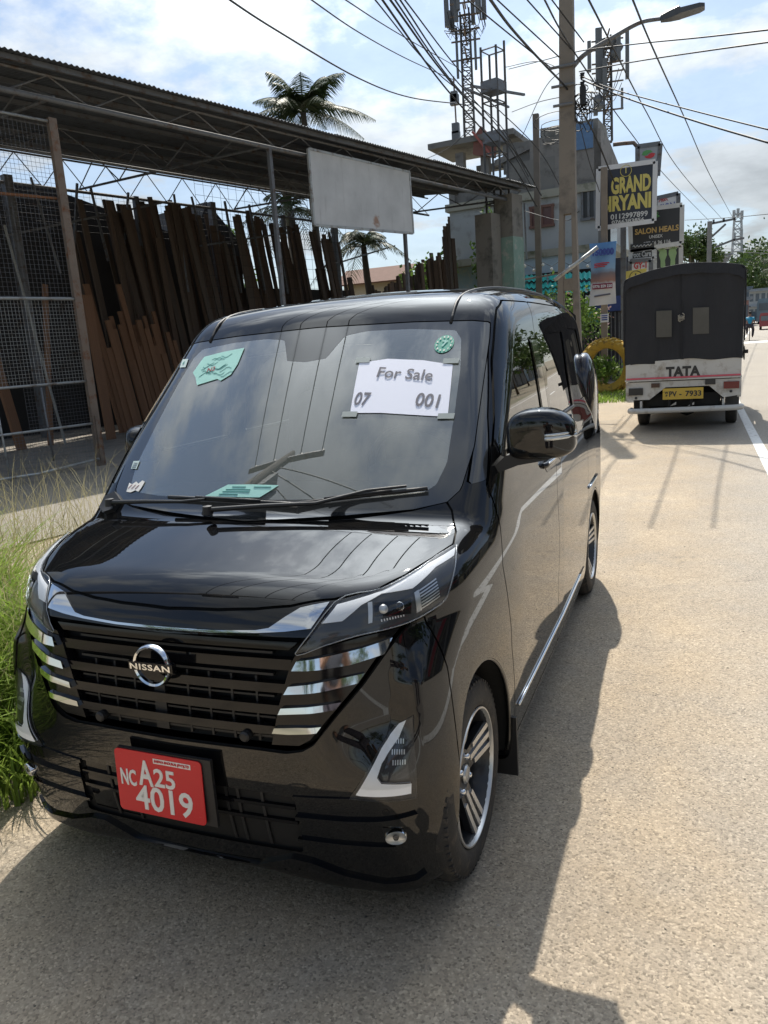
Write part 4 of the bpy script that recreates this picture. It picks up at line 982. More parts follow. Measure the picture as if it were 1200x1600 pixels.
for s in (-4.2, 0.1, 4.3, 9.0, 13.4):
    b_ = MB(); b_.tube([SL(s, 0, 5.2), SL(s, 6.2, 5.5)], .026, 6); b_.build('cross_truss_chord', STEEL, shed)
    for i in range(8): MB().tube([SL(s, i*.775, 5.2+.3*i/8 if i % 2 == 0 else roofz(i*.775)-.1), SL(s, (i+1)*.775, roofz((i+1)*.775)-.1 if i % 2 == 0 else 5.2+.3*(i+1)/8)], .014, 5).build('girder_brace', STEEL, shed)
# posts
for s, d, r, z in ((4.26, 0, .035, 5.16), (8.7, .25, .035, 5.2), (10.9, 6.2, .05, 5.5), (2.6, 6.2, .09, 5.6), (5.8, 6.2, .06, 5.5), (8.2, 6.2, .08, 5.6), (13.2, 6.2, .08, 5.6)):
    MB().box((s, d, z/2), (r*2, r*2, z)).build('post', STEEL, shed)
MB().box((0, 0, 2.45), (.09, .09, 4.92)).box((.0, -.048, 2.45), (.12, .008, 4.92)).build('corner_post', RUSTY, shed)
for s in np.arange(6.6, 10.8, .9):     # hangers and odd uprights near the back wall, leaning
    a = random.uniform(-.35, .35); MB().beam(SL(s, 5.6, 3.2), SL(s+a, 5.9, 5.6), .05).build('strut', STEEL, shed)
for a, b in (((1.6, 6.1, 3.4), (1.3, 6.1, 5.6)), ((1.9, 6.1, 3.4), (2.3, 6.1, 5.6)), ((3.4, 6.0, 3.6), (3.1, 6.1, 5.6)), ((3.7, 6.0, 3.6), (4.2, 6.1, 5.6)), ((2.2, 5.9, 4.3), (6.5, 5.9, 5.4)), ((4.6, 5.9, 3.9), (4.4, 5.9, 5.5)), ((5.0, 5.9, 3.9), (5.4, 5.9, 5.5)), ((12.0, 5.9, 4.0), (16.0, 5.9, 4.9)), ((7.4, 5.9, 4.4), (11, 5.9, 5.0))):
    MB().beam(SL(*a), SL(*b), .045).build('strut', STEEL, shed)
def mesh_grid(s0, s1, z0, z1, d, p, r, jit=0.):
    b_ = MB()
    for s in np.arange(s0, s1+1e-6, p):
        j = random.uniform(-jit, jit); b_.tube([SL(s+j, d, z0), SL(s-j+random.uniform(-jit, jit), d, (z0+z1)/2), SL(s, d, z1)], r, 3, cap=False)
    for z in np.arange(z0, z1+1e-6, p):
        n = max(2, int((s1-s0)/1.0)); b_.tube([SL(s0+(s1-s0)*i/n, d, z+random.uniform(-jit, jit)) for i in range(n+1)], r, 3, cap=False)
    return b_
mesh_grid(.2, 14.0, 4.7, 5.6, 6.9, .16, .0035, .012).build('back_wire_mesh', DARKW, shed, kind='stuff')
mesh_grid(-5.0, .2, 3.9, 5.5, 6.9, .10, .0035, .012).build('back_wire_mesh', DARKW, shed, kind='stuff')
mesh_grid(4.3, 9.0, 2.3, 5.1, 2.2, .22, .004, .01).build('back_wire_mesh', DARKW, shed, kind='stuff')
# left mesh screen in the front plane
scr = thing('mesh_screen', 'tall pale wire mesh screen in a tube frame at the left end of the shed', 'fence', SF(-2.2, 0, 0), SROT)
def G(s0, s1, z0, z1, p, r, d, jit, mt_, nm='wire_mesh'):
    b_ = mesh_grid(s0+2.2, s1+2.2, z0, z1, d, p, r, jit); b_.build(nm, mt_, scr, kind='stuff')
G(-4.6, -.06, 2.5, 4.86, .062, .0026, 0, .004, STEEL); G(-4.6, -.06, 1.30, 2.46, .050, .0028, 0, .005, PALEST); G(-4.6, -1.5, .67, 1.27, .050, .0028, 0, .008, PALEST)
G(-1.0, -.06, .10, 1.27, .05, .0022, .03, .004, STEEL); G(-4.6, -1.0, .10, .66, .05, .0024, 0, .01, STEEL)
for z, s0, r in ((2.47, -4.6, .022), (1.285, -4.6, .018), (.655, -4.6, .018), (4.86, -4.6, .02)):
    MB().tube([(s0+2.2, -.02, z), (2.14, -.02, z)], r, 8).build('frame_rail', PALEST, scr, smooth=True)
MB().tube([(.2, -.25, .10), (1.1, -.18, .07), (2.15, -.05, .12)], .02, 8).build('frame_rail', PALEST, scr, smooth=True)
for s, z0, z1 in ((-1.42, .02, 1.28), (-.75, .2, 1.25)): MB().tube([(s+2.2, -.02, z0), (s+2.2-.02, -.02, z1)], .014, 8).build('frame_upright', PALEST if s < -1 else STEEL, scr, smooth=True)
MB().beam((-.3, .05, 3.80), (2.15, .05, 3.86), .05, .03).build('rusty_rail', mat('orange_rust', (.22, .10, .045), .8, var=.3), scr)
MB().tube(curve_pts([(-2.4, .4, 4.55), (-.8, .4, 4.10), (.6, .3, 4.30), (2.1, .1, 4.75)], 6), .012, 5).build('slack_cable', MATB, scr)
MB().box((2.20, -.04, .42), (.05, .06, .70)).build('hinge_post', RUSTY, scr)

# old lean-to behind the timber; dark sheets added for the gloom behind the planks
old = thing('lean_to_shed', 'dark low lean-to with two small gables behind the stacked timber', 'shed', SF(0, 7.2, 0), SROT)
def gable(s0, s1, sp_, zb, zt, d0, d1, nm):
    MB().prism([(s0, 0), (s0, zb), (sp_, zt), (s1, zb), (s1, 0)], d0, d1, 'XZ').build(nm, DARKW, old)
gable(-6.5, 8.5, 3.9, 4.7, 5.75, 0, 3.5, 'gable_wall'); gable(8.5, 10.2, 9.1, 4.9, 5.9, .2, 2.5, 'gable_wall')
MB().box((6.6, -.1, 2.15), (4.2, .08, 4.3)).build('dark_backing', DARKW, old); MB().box((12.0, -.1, 1.75), (6.0, .08, 3.5)).build('dark_backing', DARKW, old)
MB().box((-3.5, -.4, 2.6), (6.4, .08, 4.2)).build('dark_backing', DARKW, old)

# leaning timber
def wood(name, a, b_, c):
    t = NT(name); oi = t.N.new('ShaderNodeObjectInfo'); g = t.noise(5, 4, .6, t.obj, stretch=(9, 9, .35)); n = t.noise(14, 5, .6, t.obj, stretch=(4, 4, .5))
    col = t.ramp(oi.outputs['Random'], [(0, a), (.5, b_), (1, c)]); col = t.mix(t.mr(g, .3, .7, 0, .55), col, tuple(x*.45 for x in a)); t.set('Base Color', col)
    t.set('Roughness', .85); t.bump(n, .4, .01); return t.m
WOOD = wood('weathered_timber', (.085, .062, .050), (.14, .095, .068), (.115, .095, .080)); WOODR = wood('reddish_timber', (.24, .125, .07), (.28, .15, .085), (.22, .12, .07))
TOPS = [(100, 330), (118, 300), (175, 309), (185, 318), (213, 322), (232, 322), (243, 305), (256, 322), (285, 322), (300, 330), (338, 345), (352, 375), (372, 375), (376, 333), (400, 338), (440, 350), (470, 357), (500, 362), (545, 372), (556, 440), (590, 455), (640, 418), (684, 400), (700, 345), (740, 335), (800, 330)]
def px(P):
    d = CM @ (np.array(P)-CAM); return 600+FPX*d[0]/d[2], 800-FPX*d[1]/d[2]
bx_ = {}
def plank(w, h_, L_, base, s_lean, d_lean, mt_, name, label, group):
    key = mt_.name
    if key not in bx_:
        m0 = MB().box((0, 0, .5), (1, 1, 1)); me = bpy.data.meshes.new('plank'); me.from_pydata(m0.v, [], m0.f); me.materials.append(mt_); bx_[key] = me
    o = bpy.data.objects.new(name, bx_[key]); COL.objects.link(o); o.location = base
    ax = Vector(FD)*s_lean - Vector(FN)*d_lean + Vector((0, 0, math.sqrt(max(.1, 1-s_lean**2-d_lean**2)))); ax.normalize()
    xx = Vector(FD); yy = ax.cross(xx).normalized(); xx = yy.cross(ax).normalized()
    R = Matrix((xx, yy, ax)).transposed(); R = R @ Matrix.Rotation(random.uniform(-.25, .25), 3, 'Z')
    o.rotation_euler = R.to_euler(); o.scale = (w, h_, L_); return tag(o, label, 'plank', group)
s = .4; npl = 0
while s < 21:
    d = 6.0+random.uniform(-.4, .5) if s < 13 else 5.6
    w_ = random.uniform(.08, .20)
    u, v = px(SF(s, d, 4)); 
    if u > 792: break
    if 112 < u and not (546 < u < 572) and not (128 < u < 168 and random.random() < .9):
        vt = np.interp(u, [a for a, b in TOPS], [b for a, b in TOPS])+random.choice([0, 0, 4, 10, 25, 60, -6])+random.uniform(-3, 3)
        zlo, zhi = .5, 7
        for _ in range(18):
            zm = (zlo+zhi)/2
            if px(SF(s, d, zm))[1] > vt: zlo = zm
            else: zhi = zm
        Lp = zlo; dl = random.uniform(.08, .16); sl = random.uniform(-.055, .0) if u < 600 else random.uniform(-.03, .03)
        nm_, lb_, gp_ = 'timber_plank', 'weathered dark plank standing among the long leaning timber at the shed back', 'long planks leaning at the back of the shed'
        plank(w_, random.uniform(.03, .06), Lp/math.sqrt(1-dl*dl-sl*sl), SF(s-sl*Lp, d-dl*Lp, .01), sl, dl, WOOD, nm_, lb_, gp_); npl += 1
    s += w_*.93+random.choice([0, 0, 0, .02])-.05 if u < 560 else w_*.9
s = 7.4
while s < 13.3:                           # dark stack standing at the right end
    w_ = random.uniform(.07, .15); d = 2.0+random.uniform(-.3, .5); u, v = px(SF(s, d, 4))
    if 592 < u < 792:
        vt = np.interp(u, [a for a, b in TOPS], [b for a, b in TOPS])+random.choice([0, 0, 5, 14, 30, 50]); zlo, zhi = .5, 7
        for _ in range(18):
            zm = (zlo+zhi)/2
            if px(SF(s, d, zm))[1] > vt: zlo = zm
            else: zhi = zm
        sl = random.uniform(-.02, .05); dl = random.uniform(.03, .08)
        plank(w_, .04, zlo, SF(s-sl*zlo, d-dl*zlo, .01), sl, dl, WOOD, 'upright_plank', 'dark upright board of the stack at the right end of the shed', 'boards standing at the right end of the shed')
    s += w_*.55
for k in range(26):                       # shorter, redder boards in front
    s = 3.3+k*.11+random.uniform(-.02, .02); 
    if k > 15: s = 3.9+(k-15)*.14
    L0 = [1.6, 3.3, 1.9, 2.5, 2.3, 2.6, 2.4, 2.7, 2.2, 2.0, 2.4, 1.8, 1.5, 1.9, 2.1, 1.7][k % 16]
    plank(random.uniform(.09, .17), .045, L0, SF(s+.2, 4.6+random.uniform(-.1, .1), .01), -.06, .14, WOODR, 'short_plank', 'short reddish board leaning in front of the long dark timber', 'short boards in front of the timber stack')
for s0, d0, L0, sl, w_, lb in ((.95, 4.2, 4.6, -.10, .20, 'broad single upright plank just right of the mesh screen'), (2.55, 3.6, 2.9, .0, .21, 'reddish thick board standing upright before the timber'), (1.55, 4.2, 3.2, .16, .10, 'thin batten leaning rightwards beside the broad single plank')):
    plank(w_, .06, L0, SF(s0, d0, .01), sl, .06, WOODR, 'lone_plank', lb, None)
plank(.035, .035, 4.2, SF(1.7, 3.9, .01), -.10, .05, mat('pale_pole', (.3, .3, .28), .7), 'thin_pole', 'thin pale pole leaning between the planks', None)

# white board hung on the shed front
sb = thing('blank_billboard', 'blank white sheet board with a rust stain hung under the shed roof', 'billboard', SF(5.2, -.12, 3.9), SROT)
def bbm():
    t = NT('white_sheet_board'); n = t.noise(1.3, 5, .6, t.obj); st_ = t.noise(9, 4, .6, t.obj, stretch=(1, 1, .15))
    c = t.mix(t.mr(n, .35, .7), (.60, .62, .63), (.47, .49, .50)); c = t.mix(t.mr(st_, .56, .75, 0, .35), c, (.30, .30, .30))
    vm = t.N.new('ShaderNodeVectorMath'); vm.operation = 'DISTANCE'; t.L.new(t.obj, vm.inputs[0]); vm.inputs[1].default_value = (1.95, -.02, .20)
    r = t.math('ADD', vm.outputs['Value'], t.math('MULTIPLY', t.noise(12, 4, .7, t.obj), .35)); c = t.mix(t.mr(r, .22, .32, .8, 0), c, (.28, .13, .06))
    t.set('Base Color', c); t.set('Roughness', .6); return t.m
MB().prism([(0, 0), (3.28, .07), (3.26, 1.33), (0, 1.33)], -.01, .01, 'XZ').build('board_sheet', bbm(), sb)
for a, b in (((-.02, 0, -.02), (-.02, 0, 1.35)), ((3.30, 0, .05), (3.28, 0, 1.35)), ((0, 0, 1.35), (3.28, 0, 1.35)), ((0, 0, -.02), (3.28, 0, .05)), ((1.1, .03, 0), (1.1, .03, 1.3)), ((2.2, .03, 0), (2.2, .03, 1.3))):
    MB().beam(a, b, .045).build('board_frame', PALEST, sb)
MB().tube([SF(4.3, 0, 2.36), SF(6.1, 0, 2.36)], .022, 8).build('handrail', PALEST, smooth=True); tag(bpy.data.objects['handrail'], 'pale horizontal tube rail below the billboard against the timber', 'rail')

# concrete end pier
pr = thing('concrete_pier', 'mouldy concrete pier with green paint at the right end of the shed', 'pillar', SF(13.45, .1, 0), SROT)
GREENW = mat('flaking_green_wall', (.22, .33, .28), .85, var=.3, vs=2.2, dirt=(.40, .40, .36), bump=.2); MOULD = conc('mouldy_concrete', (.20, .19, .17), (.08, .08, .07))
MB().box((0, 0, 2.1), (.62, .55, 4.2)).build('pier_shaft', GREENW, pr); MB().box((0, 0, 4.75), (.60, .53, 1.1)).build('pier_top', MOULD, pr)
MB().box((-.65, .3, 2.4), (.5, .5, 4.8)).build('pier_side', MOULD, pr)
b_ = MB().beam((.40, -.3, 3.6), (.36, -.3, 5.1), .04); b_.build('down_pipe', STEEL, pr)

# bare reinforcement column / lattice mast in front of the pier
def lattice_mast(name, label, base, w_, h, n, r, mt_, rot=SROT, cage=(), cat='mast', taper=1.):
    t_ = thing(name, label, cat, base, rot)
    C4 = [(-1, -1), (1, -1), (1, 1), (-1, 1)]
    for a, b in C4: MB().tube([(a*w_/2, b*w_/2, 0), (a*w_/2*taper, b*w_/2*taper, h+random.uniform(-.15, .15))], r, 5).build('mast_leg', mt_, t_)
    for i in range(n+1):
        z = h*i/n*.985; k = 1+(taper-1)*z/h; ring = [(a*w_/2*k, b*w_/2*k, z) for a, b in C4]
        MB().tube(ring+[ring[0]], r*.6, 4).build('mast_ring', mt_, t_)
        if i < n:
            z2 = h*(i+1)/n*.985; k2 = 1+(taper-1)*z2/h
            for q in range(4):
                a, b = C4[q], C4[(q+1) % 4]
                if i % 2: a, b = b, a
                if n > 8: MB().tube([(a[0]*w_/2*k, a[1]*w_/2*k, z), (b[0]*w_/2*k2, b[1]*w_/2*k2, z2)], r*.5, 4).build('mast_brace', mt_, t_)
    return t_
P0 = at(783, 470, 21.0); DKST = mat('dark_mast_steel', (.07, .068, .066), .6, var=.2); lm = lattice_mast('scaffold_mast', 'slender dark four rod steel mast rising through the shed end', (P0[0], P0[1], 0), .46, at(780, 68, 21.0)[2], 7, .034, DKST)
for z in (at(780, 135, 21)[2], at(780, 215, 21)[2]): MB().box((0, 0, z), (.55, .5, .28)).build('mast_box', STEEL, lm)
za = at(780, 148, 21)[2]
MB().beam((-1.2, 0, za), (1.4, -.2, za+.25), .06).build('cross_arm', STEEL, lm); MB().beam((-1.5, 0, za-.12), (1.2, .2, za-.02), .05).build('cross_arm', STEEL, lm)
zb = at(800, 436, 21)[2]; MB().beam((-.2, -.4, zb-.1), (2.3, -1.2, zb+.2), .09, .05).build('cross_arm', RUSTY, lm)
P0 = at(842, 480, 22.0); q0 = at(840, 178, 22.)
MB().beam((P0[0], P0[1], 0), (q0[0]-.05, q0[1], q0[2]), .16).build('timber_post', mat('grey_timber_post', (.16, .14, .12), .85, var=.3)); tag(bpy.data.objects['timber_post'], 'plain dark upright post between the shed and the concrete utility pole', 'post')

# ================================================================ THE BUILDING BEHIND
RD = np.array([.0716, .9974, 0]); RN = np.array([.9974, -.0716, 0])
BY = 25.0; BC = at(936, 500, BY); BC[2] = 0
bl = thing('concrete_building', 'unfinished grey and white concrete building with ruined rooftop behind the shed', 'building', BC, math.atan2(RN[1], RN[0]))
def bz(u, v): return float(at(u, v, BY)[2])
def bx(u): return float((at(u, 400, BY)-BC)@RN)
WHITEW = conc('stained_white_wall', (.38, .40, .41), (.26, .26, .25)); GREYW = conc('rain_stained_concrete', (.19, .185, .175), (.09, .085, .08))
PARA = conc('parapet_concrete', (.22, .21, .20), (.11, .105, .095)); BLUEW = mat('pale_blue_wall', (.35, .45, .55), .8, var=.2, dirt=(.5, .5, .5))
z1 = bz(870, 398); z2 = bz(870, 305); z3 = bz(900, 212); xl = bx(700)
MB().box((xl/2, 6.5, (z1+z2)/2), (-xl, 13, z2-z1)).build('upper_storey_wall', WHITEW, bl)
MB().box((xl/2-.02, 6.5, z1/2), (-xl-.1, 12.8, z1)).build('ground_storey_wall', BLUEW, bl)
MB().box((xl/2+.15, 6.35, z1+.06), (-xl+.7, 13.6, .22)).build('floor_slab', conc('mossy_slab', (.33, .32, .27), (.12, .13, .08)), bl)
MB().box((xl/2+.06, 6.5, z2+.1), (-xl+.35, 13.25, .24)).build('floor_slab', MATS['mossy_slab'], bl)
# stepped parapet: wall seen above the white storey
z4 = bz(820, 255)
MB().box((bx(830)/2, .1, (z2+z3)/2+.1), (-bx(830), .2, z3-z2)).build('parapet', PARA, bl)
MB().box((bx(830), .1, (z2+z4)/2+.1), (1.6, .22, z4-z2)).build('parapet', GREYW, bl)
MB().box(((xl+bx(830))/2, .3, (z2+z4)/2), (bx(830)-xl, .24, z4-z2-.5)).build('parapet', GREYW, bl)
MB().prism([(0, z2), (0, z3+.1), (1.2, z3+.1), (6.5, z2+.6), (13, z2+.6), (13, z2)], -.1, .1, 'YZ').build('parapet', PARA, bl)
MB().prism([(0, z2), (0, z4), (13, z4-.3), (13, z2)], xl, xl+.2, 'YZ').build('parapet', GREYW, bl)
z5 = bz(935, 188); MB().box((-.9, .9, (z3+z5)/2), (1.8, 1.6, z5-z3+.2)).build('stair_tower', conc('dark_tower', (.21, .205, .19), (.09, .09, .08)), bl)
MB().box((bx(860), 1.2, z3+.15), (2.6, .25, .18)).build('roof_beam', PARA, bl); MB().box((bx(800), 1.4, z3-.2), (3.2, .3, .22)).build('roof_beam', PARA, bl)
for u in (712, 752, 800, 838): MB().box((bx(u), .6, (z4+z3)/2), (.28, .28, z3-z4+.5)).build('roof_column', PARA, bl)
MB().box((bx(735), 1.3, bz(735, 212)), (3.0, 2.4, .18)).build('roof_slab', GREYW, bl)
MB().prism([(bx(738), bz(740, 235)), (bx(740), bz(740, 208)), (bx(752), bz(752, 190)), (bx(772), bz(770, 214)), (bx(770), bz(770, 240))], .2, .5, 'XZ').build('rusty_hoarding', mat('rusty_sheet', (.22, .09, .07), .7, var=.3), bl)
MB().beam((bx(740), .1, bz(740, 200)), (bx(768), .1, bz(768, 238)), .07).build('red_brace', mat('red_oxide', (.35, .10, .08), .6), bl)
MB().box((bx(806), .45, bz(806, 240)), (1.0, .1, .9)).build('roof_lattice', GREYW, bl)
MB().prism([(bx(770), bz(770, 255)), (bx(838), bz(838, 222)), (bx(838), bz(838, 212)), (bx(770), bz(770, 245))], .3, .5, 'XZ').build('sloping_beam', PARA, bl)
# blue tarpaulin, windows
MB().box((bx(905), -.03, bz(905, 214)), (.95, .04, .75)).build('blue_tarpaulin', mat('faded_blue_tarp', (.10, .19, .34), .6, var=.25, vs=5), bl)
DKG = mat('dark_window_glass', (.02, .025, .03), .12, var=.3); FRAMEB = mat('brown_window_frame', (.16, .08, .06), .6)
def window(u0, v0, u1, v1, n, fm, gl=DKG, y=-.0):
    x0, x1 = bx(u0), bx(u1); za, zb_ = bz((u0+u1)/2, v1), bz((u0+u1)/2, v0)
    f = MB().box(((x0+x1)/2, y-.03, zb_), (x1-x0+.12, .10, .08)).box(((x0+x1)/2, y-.03, za), (x1-x0+.12, .14, .08)); 
    for k in range(n+1): f.box((x0+(x1-x0)*k/n, y-.035, (za+zb_)/2), (.07, .09, zb_-za))
    o = f.build('window', fm, bl); 
    for k in range(n): MB().box((x0+(x1-x0)*(k+.5)/n, y-.015, (za+zb_)/2), ((x1-x0)/n, .03, zb_-za)).build('pane', gl, o)
window(830, 322, 864, 353, 2, FRAMEB, mat('curtained_pane', (.11, .05, .045), .3, var=.4)); window(911, 292, 931, 342, 2, STEEL)
MB().box((bx(848), -.35, z1-.3), (4.0, .03, .5)).build('pale_fascia_board', mat('pale_fascia', (.40, .52, .62), .6, var=.25, vs=5), bl)
MB().box((bx(905), .05, z1-.75), (3.4, .06, .9)).build('shop_front', mat('dark_shop_front', (.035, .04, .06), .5), bl)
# facade along the road (seen end-on)
for k in range(4):
    y0 = 1.6+k*2.9; MB().box((.06, y0+.7, (z1+z2)/2), (.08, 1.3, 1.1)).build('side_window', DKG, bl)
MB().beam((.05, .05, z3-.3), (.05, .05, z1), .1).build('corner_post', GREYW, bl)

# teal corrugated awning
aw = thing('teal_awning', 'bright teal corrugated sheet awning over the shop below the building', 'awning', at(876, 440, 23.2))
TEALR = mat('teal_corrugated_plastic', (.03, .42, .38), .4, var=.15, vs=3); O_ = at(876, 440, 23.2)
for q, (va, vb, dy) in enumerate(((428, 437, .5), (440, 448, .1), (450, 457, -.3))):
    A_, B_, C_2, D_2 = at(816, va+3, 23.2+dy), at(936, va-4, 23.2+dy), at(936, vb-2, 22.7+dy), at(816, vb+3, 22.7+dy)
    vs = []; n = 64
    for i in range(n+1):
        t = i/n; zq = .03*math.cos(2*PI*i/4)
        vs += [tuple(A_+(B_-A_)*t-O_+[0, 0, zq]), tuple(D_2+(C_2-D_2)*t-O_+[0, 0, zq])]
    MB().add(vs, [(2*i, 2*i+1, 2*i+3, 2*i+2) for i in range(n)]).build('awning_sheet', TEALR, aw)
for t in (0, .33, .66, 1): MB().tube([tuple(at(816+120*t, 430, 23.4)-O_), tuple(at(816+120*t, 480, 22.6)-O_)], .03, 6).build('awning_bracket', STEEL, aw)
for k, (u, v) in enumerate(((700, 0),)): pass
bulbs = MB()
st = thing('bulb_string', 'string of small round bulbs hanging along the teal awning', 'lights', at(850, 440, 22.0)); O_ = at(850, 440, 22.0)
pts = [at(700+0*k, 400, 22) for k in range(0)]; P_ = [at(820+14*k, 412+(8 if k % 2 else 0)-1.2*k, 22.) for k in range(9)]
MB().tube([tuple(p-O_) for p in P_], .008, 4).build('flex', MATB, st)
for p in P_: MB().lathe([(0, -.07), (.04, -.05), (.05, -.02), (.02, .02), (0, .03)], tuple(p-O_-[0, 0, .05]), 8).build('bulb', mat('bulb_glass', (.7, .7, .66), .2), st, smooth=True)

# ================================================================ VEGETATION
def leafm(name, a, b_, tr=.25):
    t = NT(name); n = t.noise(2.2, 4, .6); n2 = t.noise(11, 3, .6); c = t.mix(t.mr(n, .35, .65), a, b_); c = t.mix(t.mr(n2, .3, .8, 0, .5), c, tuple(x*.55 for x in a))
    t.set('Base Color', c); t.set('Roughness', .55); t.set('Specular IOR Level', .3)
    ts = t.N.new('ShaderNodeBsdfTranslucent'); t.L.new(c, ts.inputs[0]); ms = t.N.new('ShaderNodeMixShader'); ms.inputs[0].default_value = tr
    t.L.new(t.b.outputs[0], ms.inputs[1]); t.L.new(ts.outputs[0], ms.inputs[2]); t.L.new(ms.outputs[0], t.o.inputs[0]); return t.m
LEAF = leafm('broad_leaf_green', (.045, .085, .022), (.085, .13, .035)); LEAFL = leafm('fresh_leaf_green', (.10, .19, .035), (.17, .26, .06), .35)
PALMG = leafm('palm_green', (.032, .058, .022), (.065, .09, .034), .15); BARK = mat('bark', (.11, .09, .07), .9, var=.3, bump=.4)
def leaves(b_, c, rad, n, size, r_):
    c = np.array(c); 
    P = r_.normal(size=(n, 3)); P /= np.linalg.norm(P, axis=1)[:, None]; P *= (r_.random(n)**.38)[:, None]*rad; P += c
    D_ = r_.normal(size=(n, 3)); D_ /= np.linalg.norm(D_, axis=1)[:, None]; E_ = np.cross(D_, r_.normal(size=(n, 3))); E_ /= np.linalg.norm(E_, axis=1)[:, None]
    sz = size*(.6+.8*r_.random(n))[:, None]
    for p, d, e, s_ in zip(P, D_, E_, sz):
        o = len(b_.v); b_.v += [tuple(p), tuple(p+d*s_*.5+e*s_*.28), tuple(p+d*s_), tuple(p+d*s_*.5-e*s_*.28)]; b_.f.append((o, o+1, o+2, o+3)); b_.m.append(0)
def tree(name, label, base, h, rad, n=3500, size=.16, mt_=None, group=None, seed=1, blobs=9, trunk=.14, cat='tree'):
    r_ = np.random.default_rng(seed); t_ = thing(name, label, cat, base, group=group); tk = MB(); cr = MB()
    tk.tube([(0, 0, 0), (.05*rad, 0, h*.35), (0, .05*rad, h*.7)], trunk, 8, r2=trunk*.45); tk.build('trunk', BARK, t_, smooth=True)
    lb = MB()
    for k in range(blobs):
        a = r_.random()*6.28; rr = rad*(.25+.55*r_.random()); c = np.array([rr*math.cos(a), rr*math.sin(a), h*(.50+.42*r_.random())]); br = rad*(.30+.25*r_.random())
        lb.tube([(0, 0, h*.42), tuple(c*[.5, .5, .85]), tuple(c)], trunk*.35, 5, r2=trunk*.1); leaves(cr, c, br, n//blobs, size, r_)
        leaves(cr, c+[0, 0, br*.4], br*1.25, n//blobs//5, size, r_)
    lb.build('limbs', BARK, t_, kind='stuff'); cr.build('crown', mt_ or LEAF, t_); return t_
def palm(label, top, h, L_=2.6, n=16, seed=1, group=None, droop=1., az0=0., name='coconut_palm', trunk=True, dens=26):
    r_ = np.random.default_rng(seed); top = np.array(top); t_ = thing(name, label, 'palm tree', (top[0], top[1], top[2]-h), group=group)
    if trunk: MB().tube([(0, 0, 0), (.15, .1, h*.4), (.05, 0, h*.75), (0, 0, h)], .16, 8, r2=.10).build('trunk', BARK, t_, smooth=True)
    for k in range(n):
        a = az0+2*PI*k/n+r_.random()*.35; el = .15+1.15*r_.random(); L0 = L_*(.75+.4*r_.random()); f_ = MB(); pts = []
        for i in range(11):
            t = i/10; rr = L0*(math.cos(el)*t+.1*t*t); z = L0*(math.sin(el)*t-droop*(.55+.35*math.cos(el))*t*t*1.05); pts.append(np.array([rr*math.cos(a), rr*math.sin(a), h+z]))
        f_.tube(pts, .022, 4, r2=.006)
        for j in range(dens):
            t = .12+.88*j/dens; q = min(9, int(t*10)); p = pts[q]+(pts[q+1]-pts[q])*(t*10-q); tg = pts[q+1]-pts[q]; tg = tg/np.linalg.norm(tg); sd_ = np.array([-math.sin(a), math.cos(a), 0])
            ll = L0*.30*math.sin(PI*min(1, .22+.74*t))
            for sg in (1, -1):
                d = sd_*sg*.75+tg*.55+np.array([0, 0, -.35-.35*r_.random()]); d /= np.linalg.norm(d); wv = tg*.020
                o = len(f_.v); e = p+d*ll; e[2] -= ll*.15; f_.v += [tuple(p-wv), tuple(p+wv), tuple(p+d*ll*.55+wv*.8), tuple(e), tuple(p+d*ll*.55-wv*.8)]; f_.f += [(o, o+1, o+2, o+4), (o+4, o+2, o+3)]; f_.m += [0, 0]
        f_.build('frond', PALMG, t_)
    return t_
palm('tall coconut palm with drooping fronds rising above the shed roof', at(474, 176, 24), 9.8, 2.25, 30, 3, az0=.4, droop=.62, dens=40)
palm('second palm mostly hidden behind the shed roof left of the tall palm', at(438, 232, 25), 8., 1.9, 12, 5)
palm('short palm seen through the shed beneath the billboard', at(568, 385, 24), 4.0, 1.9, 15, 6)
palm('dim palm behind the shed left of the billboard', at(455, 330, 22), 5.5, 2.1, 13, 8)
tree('bush', 'pale green bush behind the mesh right of the billboard', at(672, 400, 24)*[1, 1, 0], 4.4, 1.3, 900, .16, LEAFL, seed=4)
tree('bush', 'leafy tree top seen through the shed behind the long planks', at(352, 360, 23)*[1, 1, 0], 6.0, 1.3, 900, .16, LEAFL, seed=5)
tree('bush', 'dark shrub at the far left behind the mesh screen', at(12, 320, 26)*[1, 1, 0], 6.9, 1.2, 1200, .13, LEAF, seed=6)
tree('creeper', 'tuft of yellow green creeper under the shed roof end', at(742, 338, 23)*[1, 1, 0], 5.6, .55, 420, .13, LEAFL, seed=9, blobs=4, trunk=.05, cat='plant')
tree('broad_tree', 'rounded dark green tree standing behind the shop signs', at(1083, 400, 60)*[1, 1, 0]+[0, 0, gz(60)], 8.6, 1.9, 3600, .22, seed=11)
tree('broad_tree', 'smaller dark tree beside the far utility pole', at(1110, 400, 66)*[1, 1, 0]+[0, 0, gz(66)], 6.6, 1.3, 1600, .22, seed=12)
for k, (u, v, Y, hh) in enumerate(((1168, 420, 150, 14), (1180, 412, 160, 15), (1194, 408, 150, 15), (1206, 425, 140, 13))):
    P_ = at(u, v, Y); g0 = gz(Y); palm('distant palm number %s from the left on the far hill' % ['one', 'two', 'three', 'four'][k], P_, P_[2]-g0, 3.4, 11, 30+k, group=None, dens=9)
for k, (u, Y, hh, rr) in enumerate(((1160, 150, 9, 6), (1178, 170, 12, 7), (1196, 180, 13, 8), (1215, 170, 13, 8), (1240, 160, 12, 9))):
    tree('far_tree', 'hazy green tree of the row closing the far end of the road', at(u, 480, Y)*[1, 1, 0]+[0, 0, gz(Y)], hh, rr, 700, .9, group='trees at the far end of the road', seed=40+k)
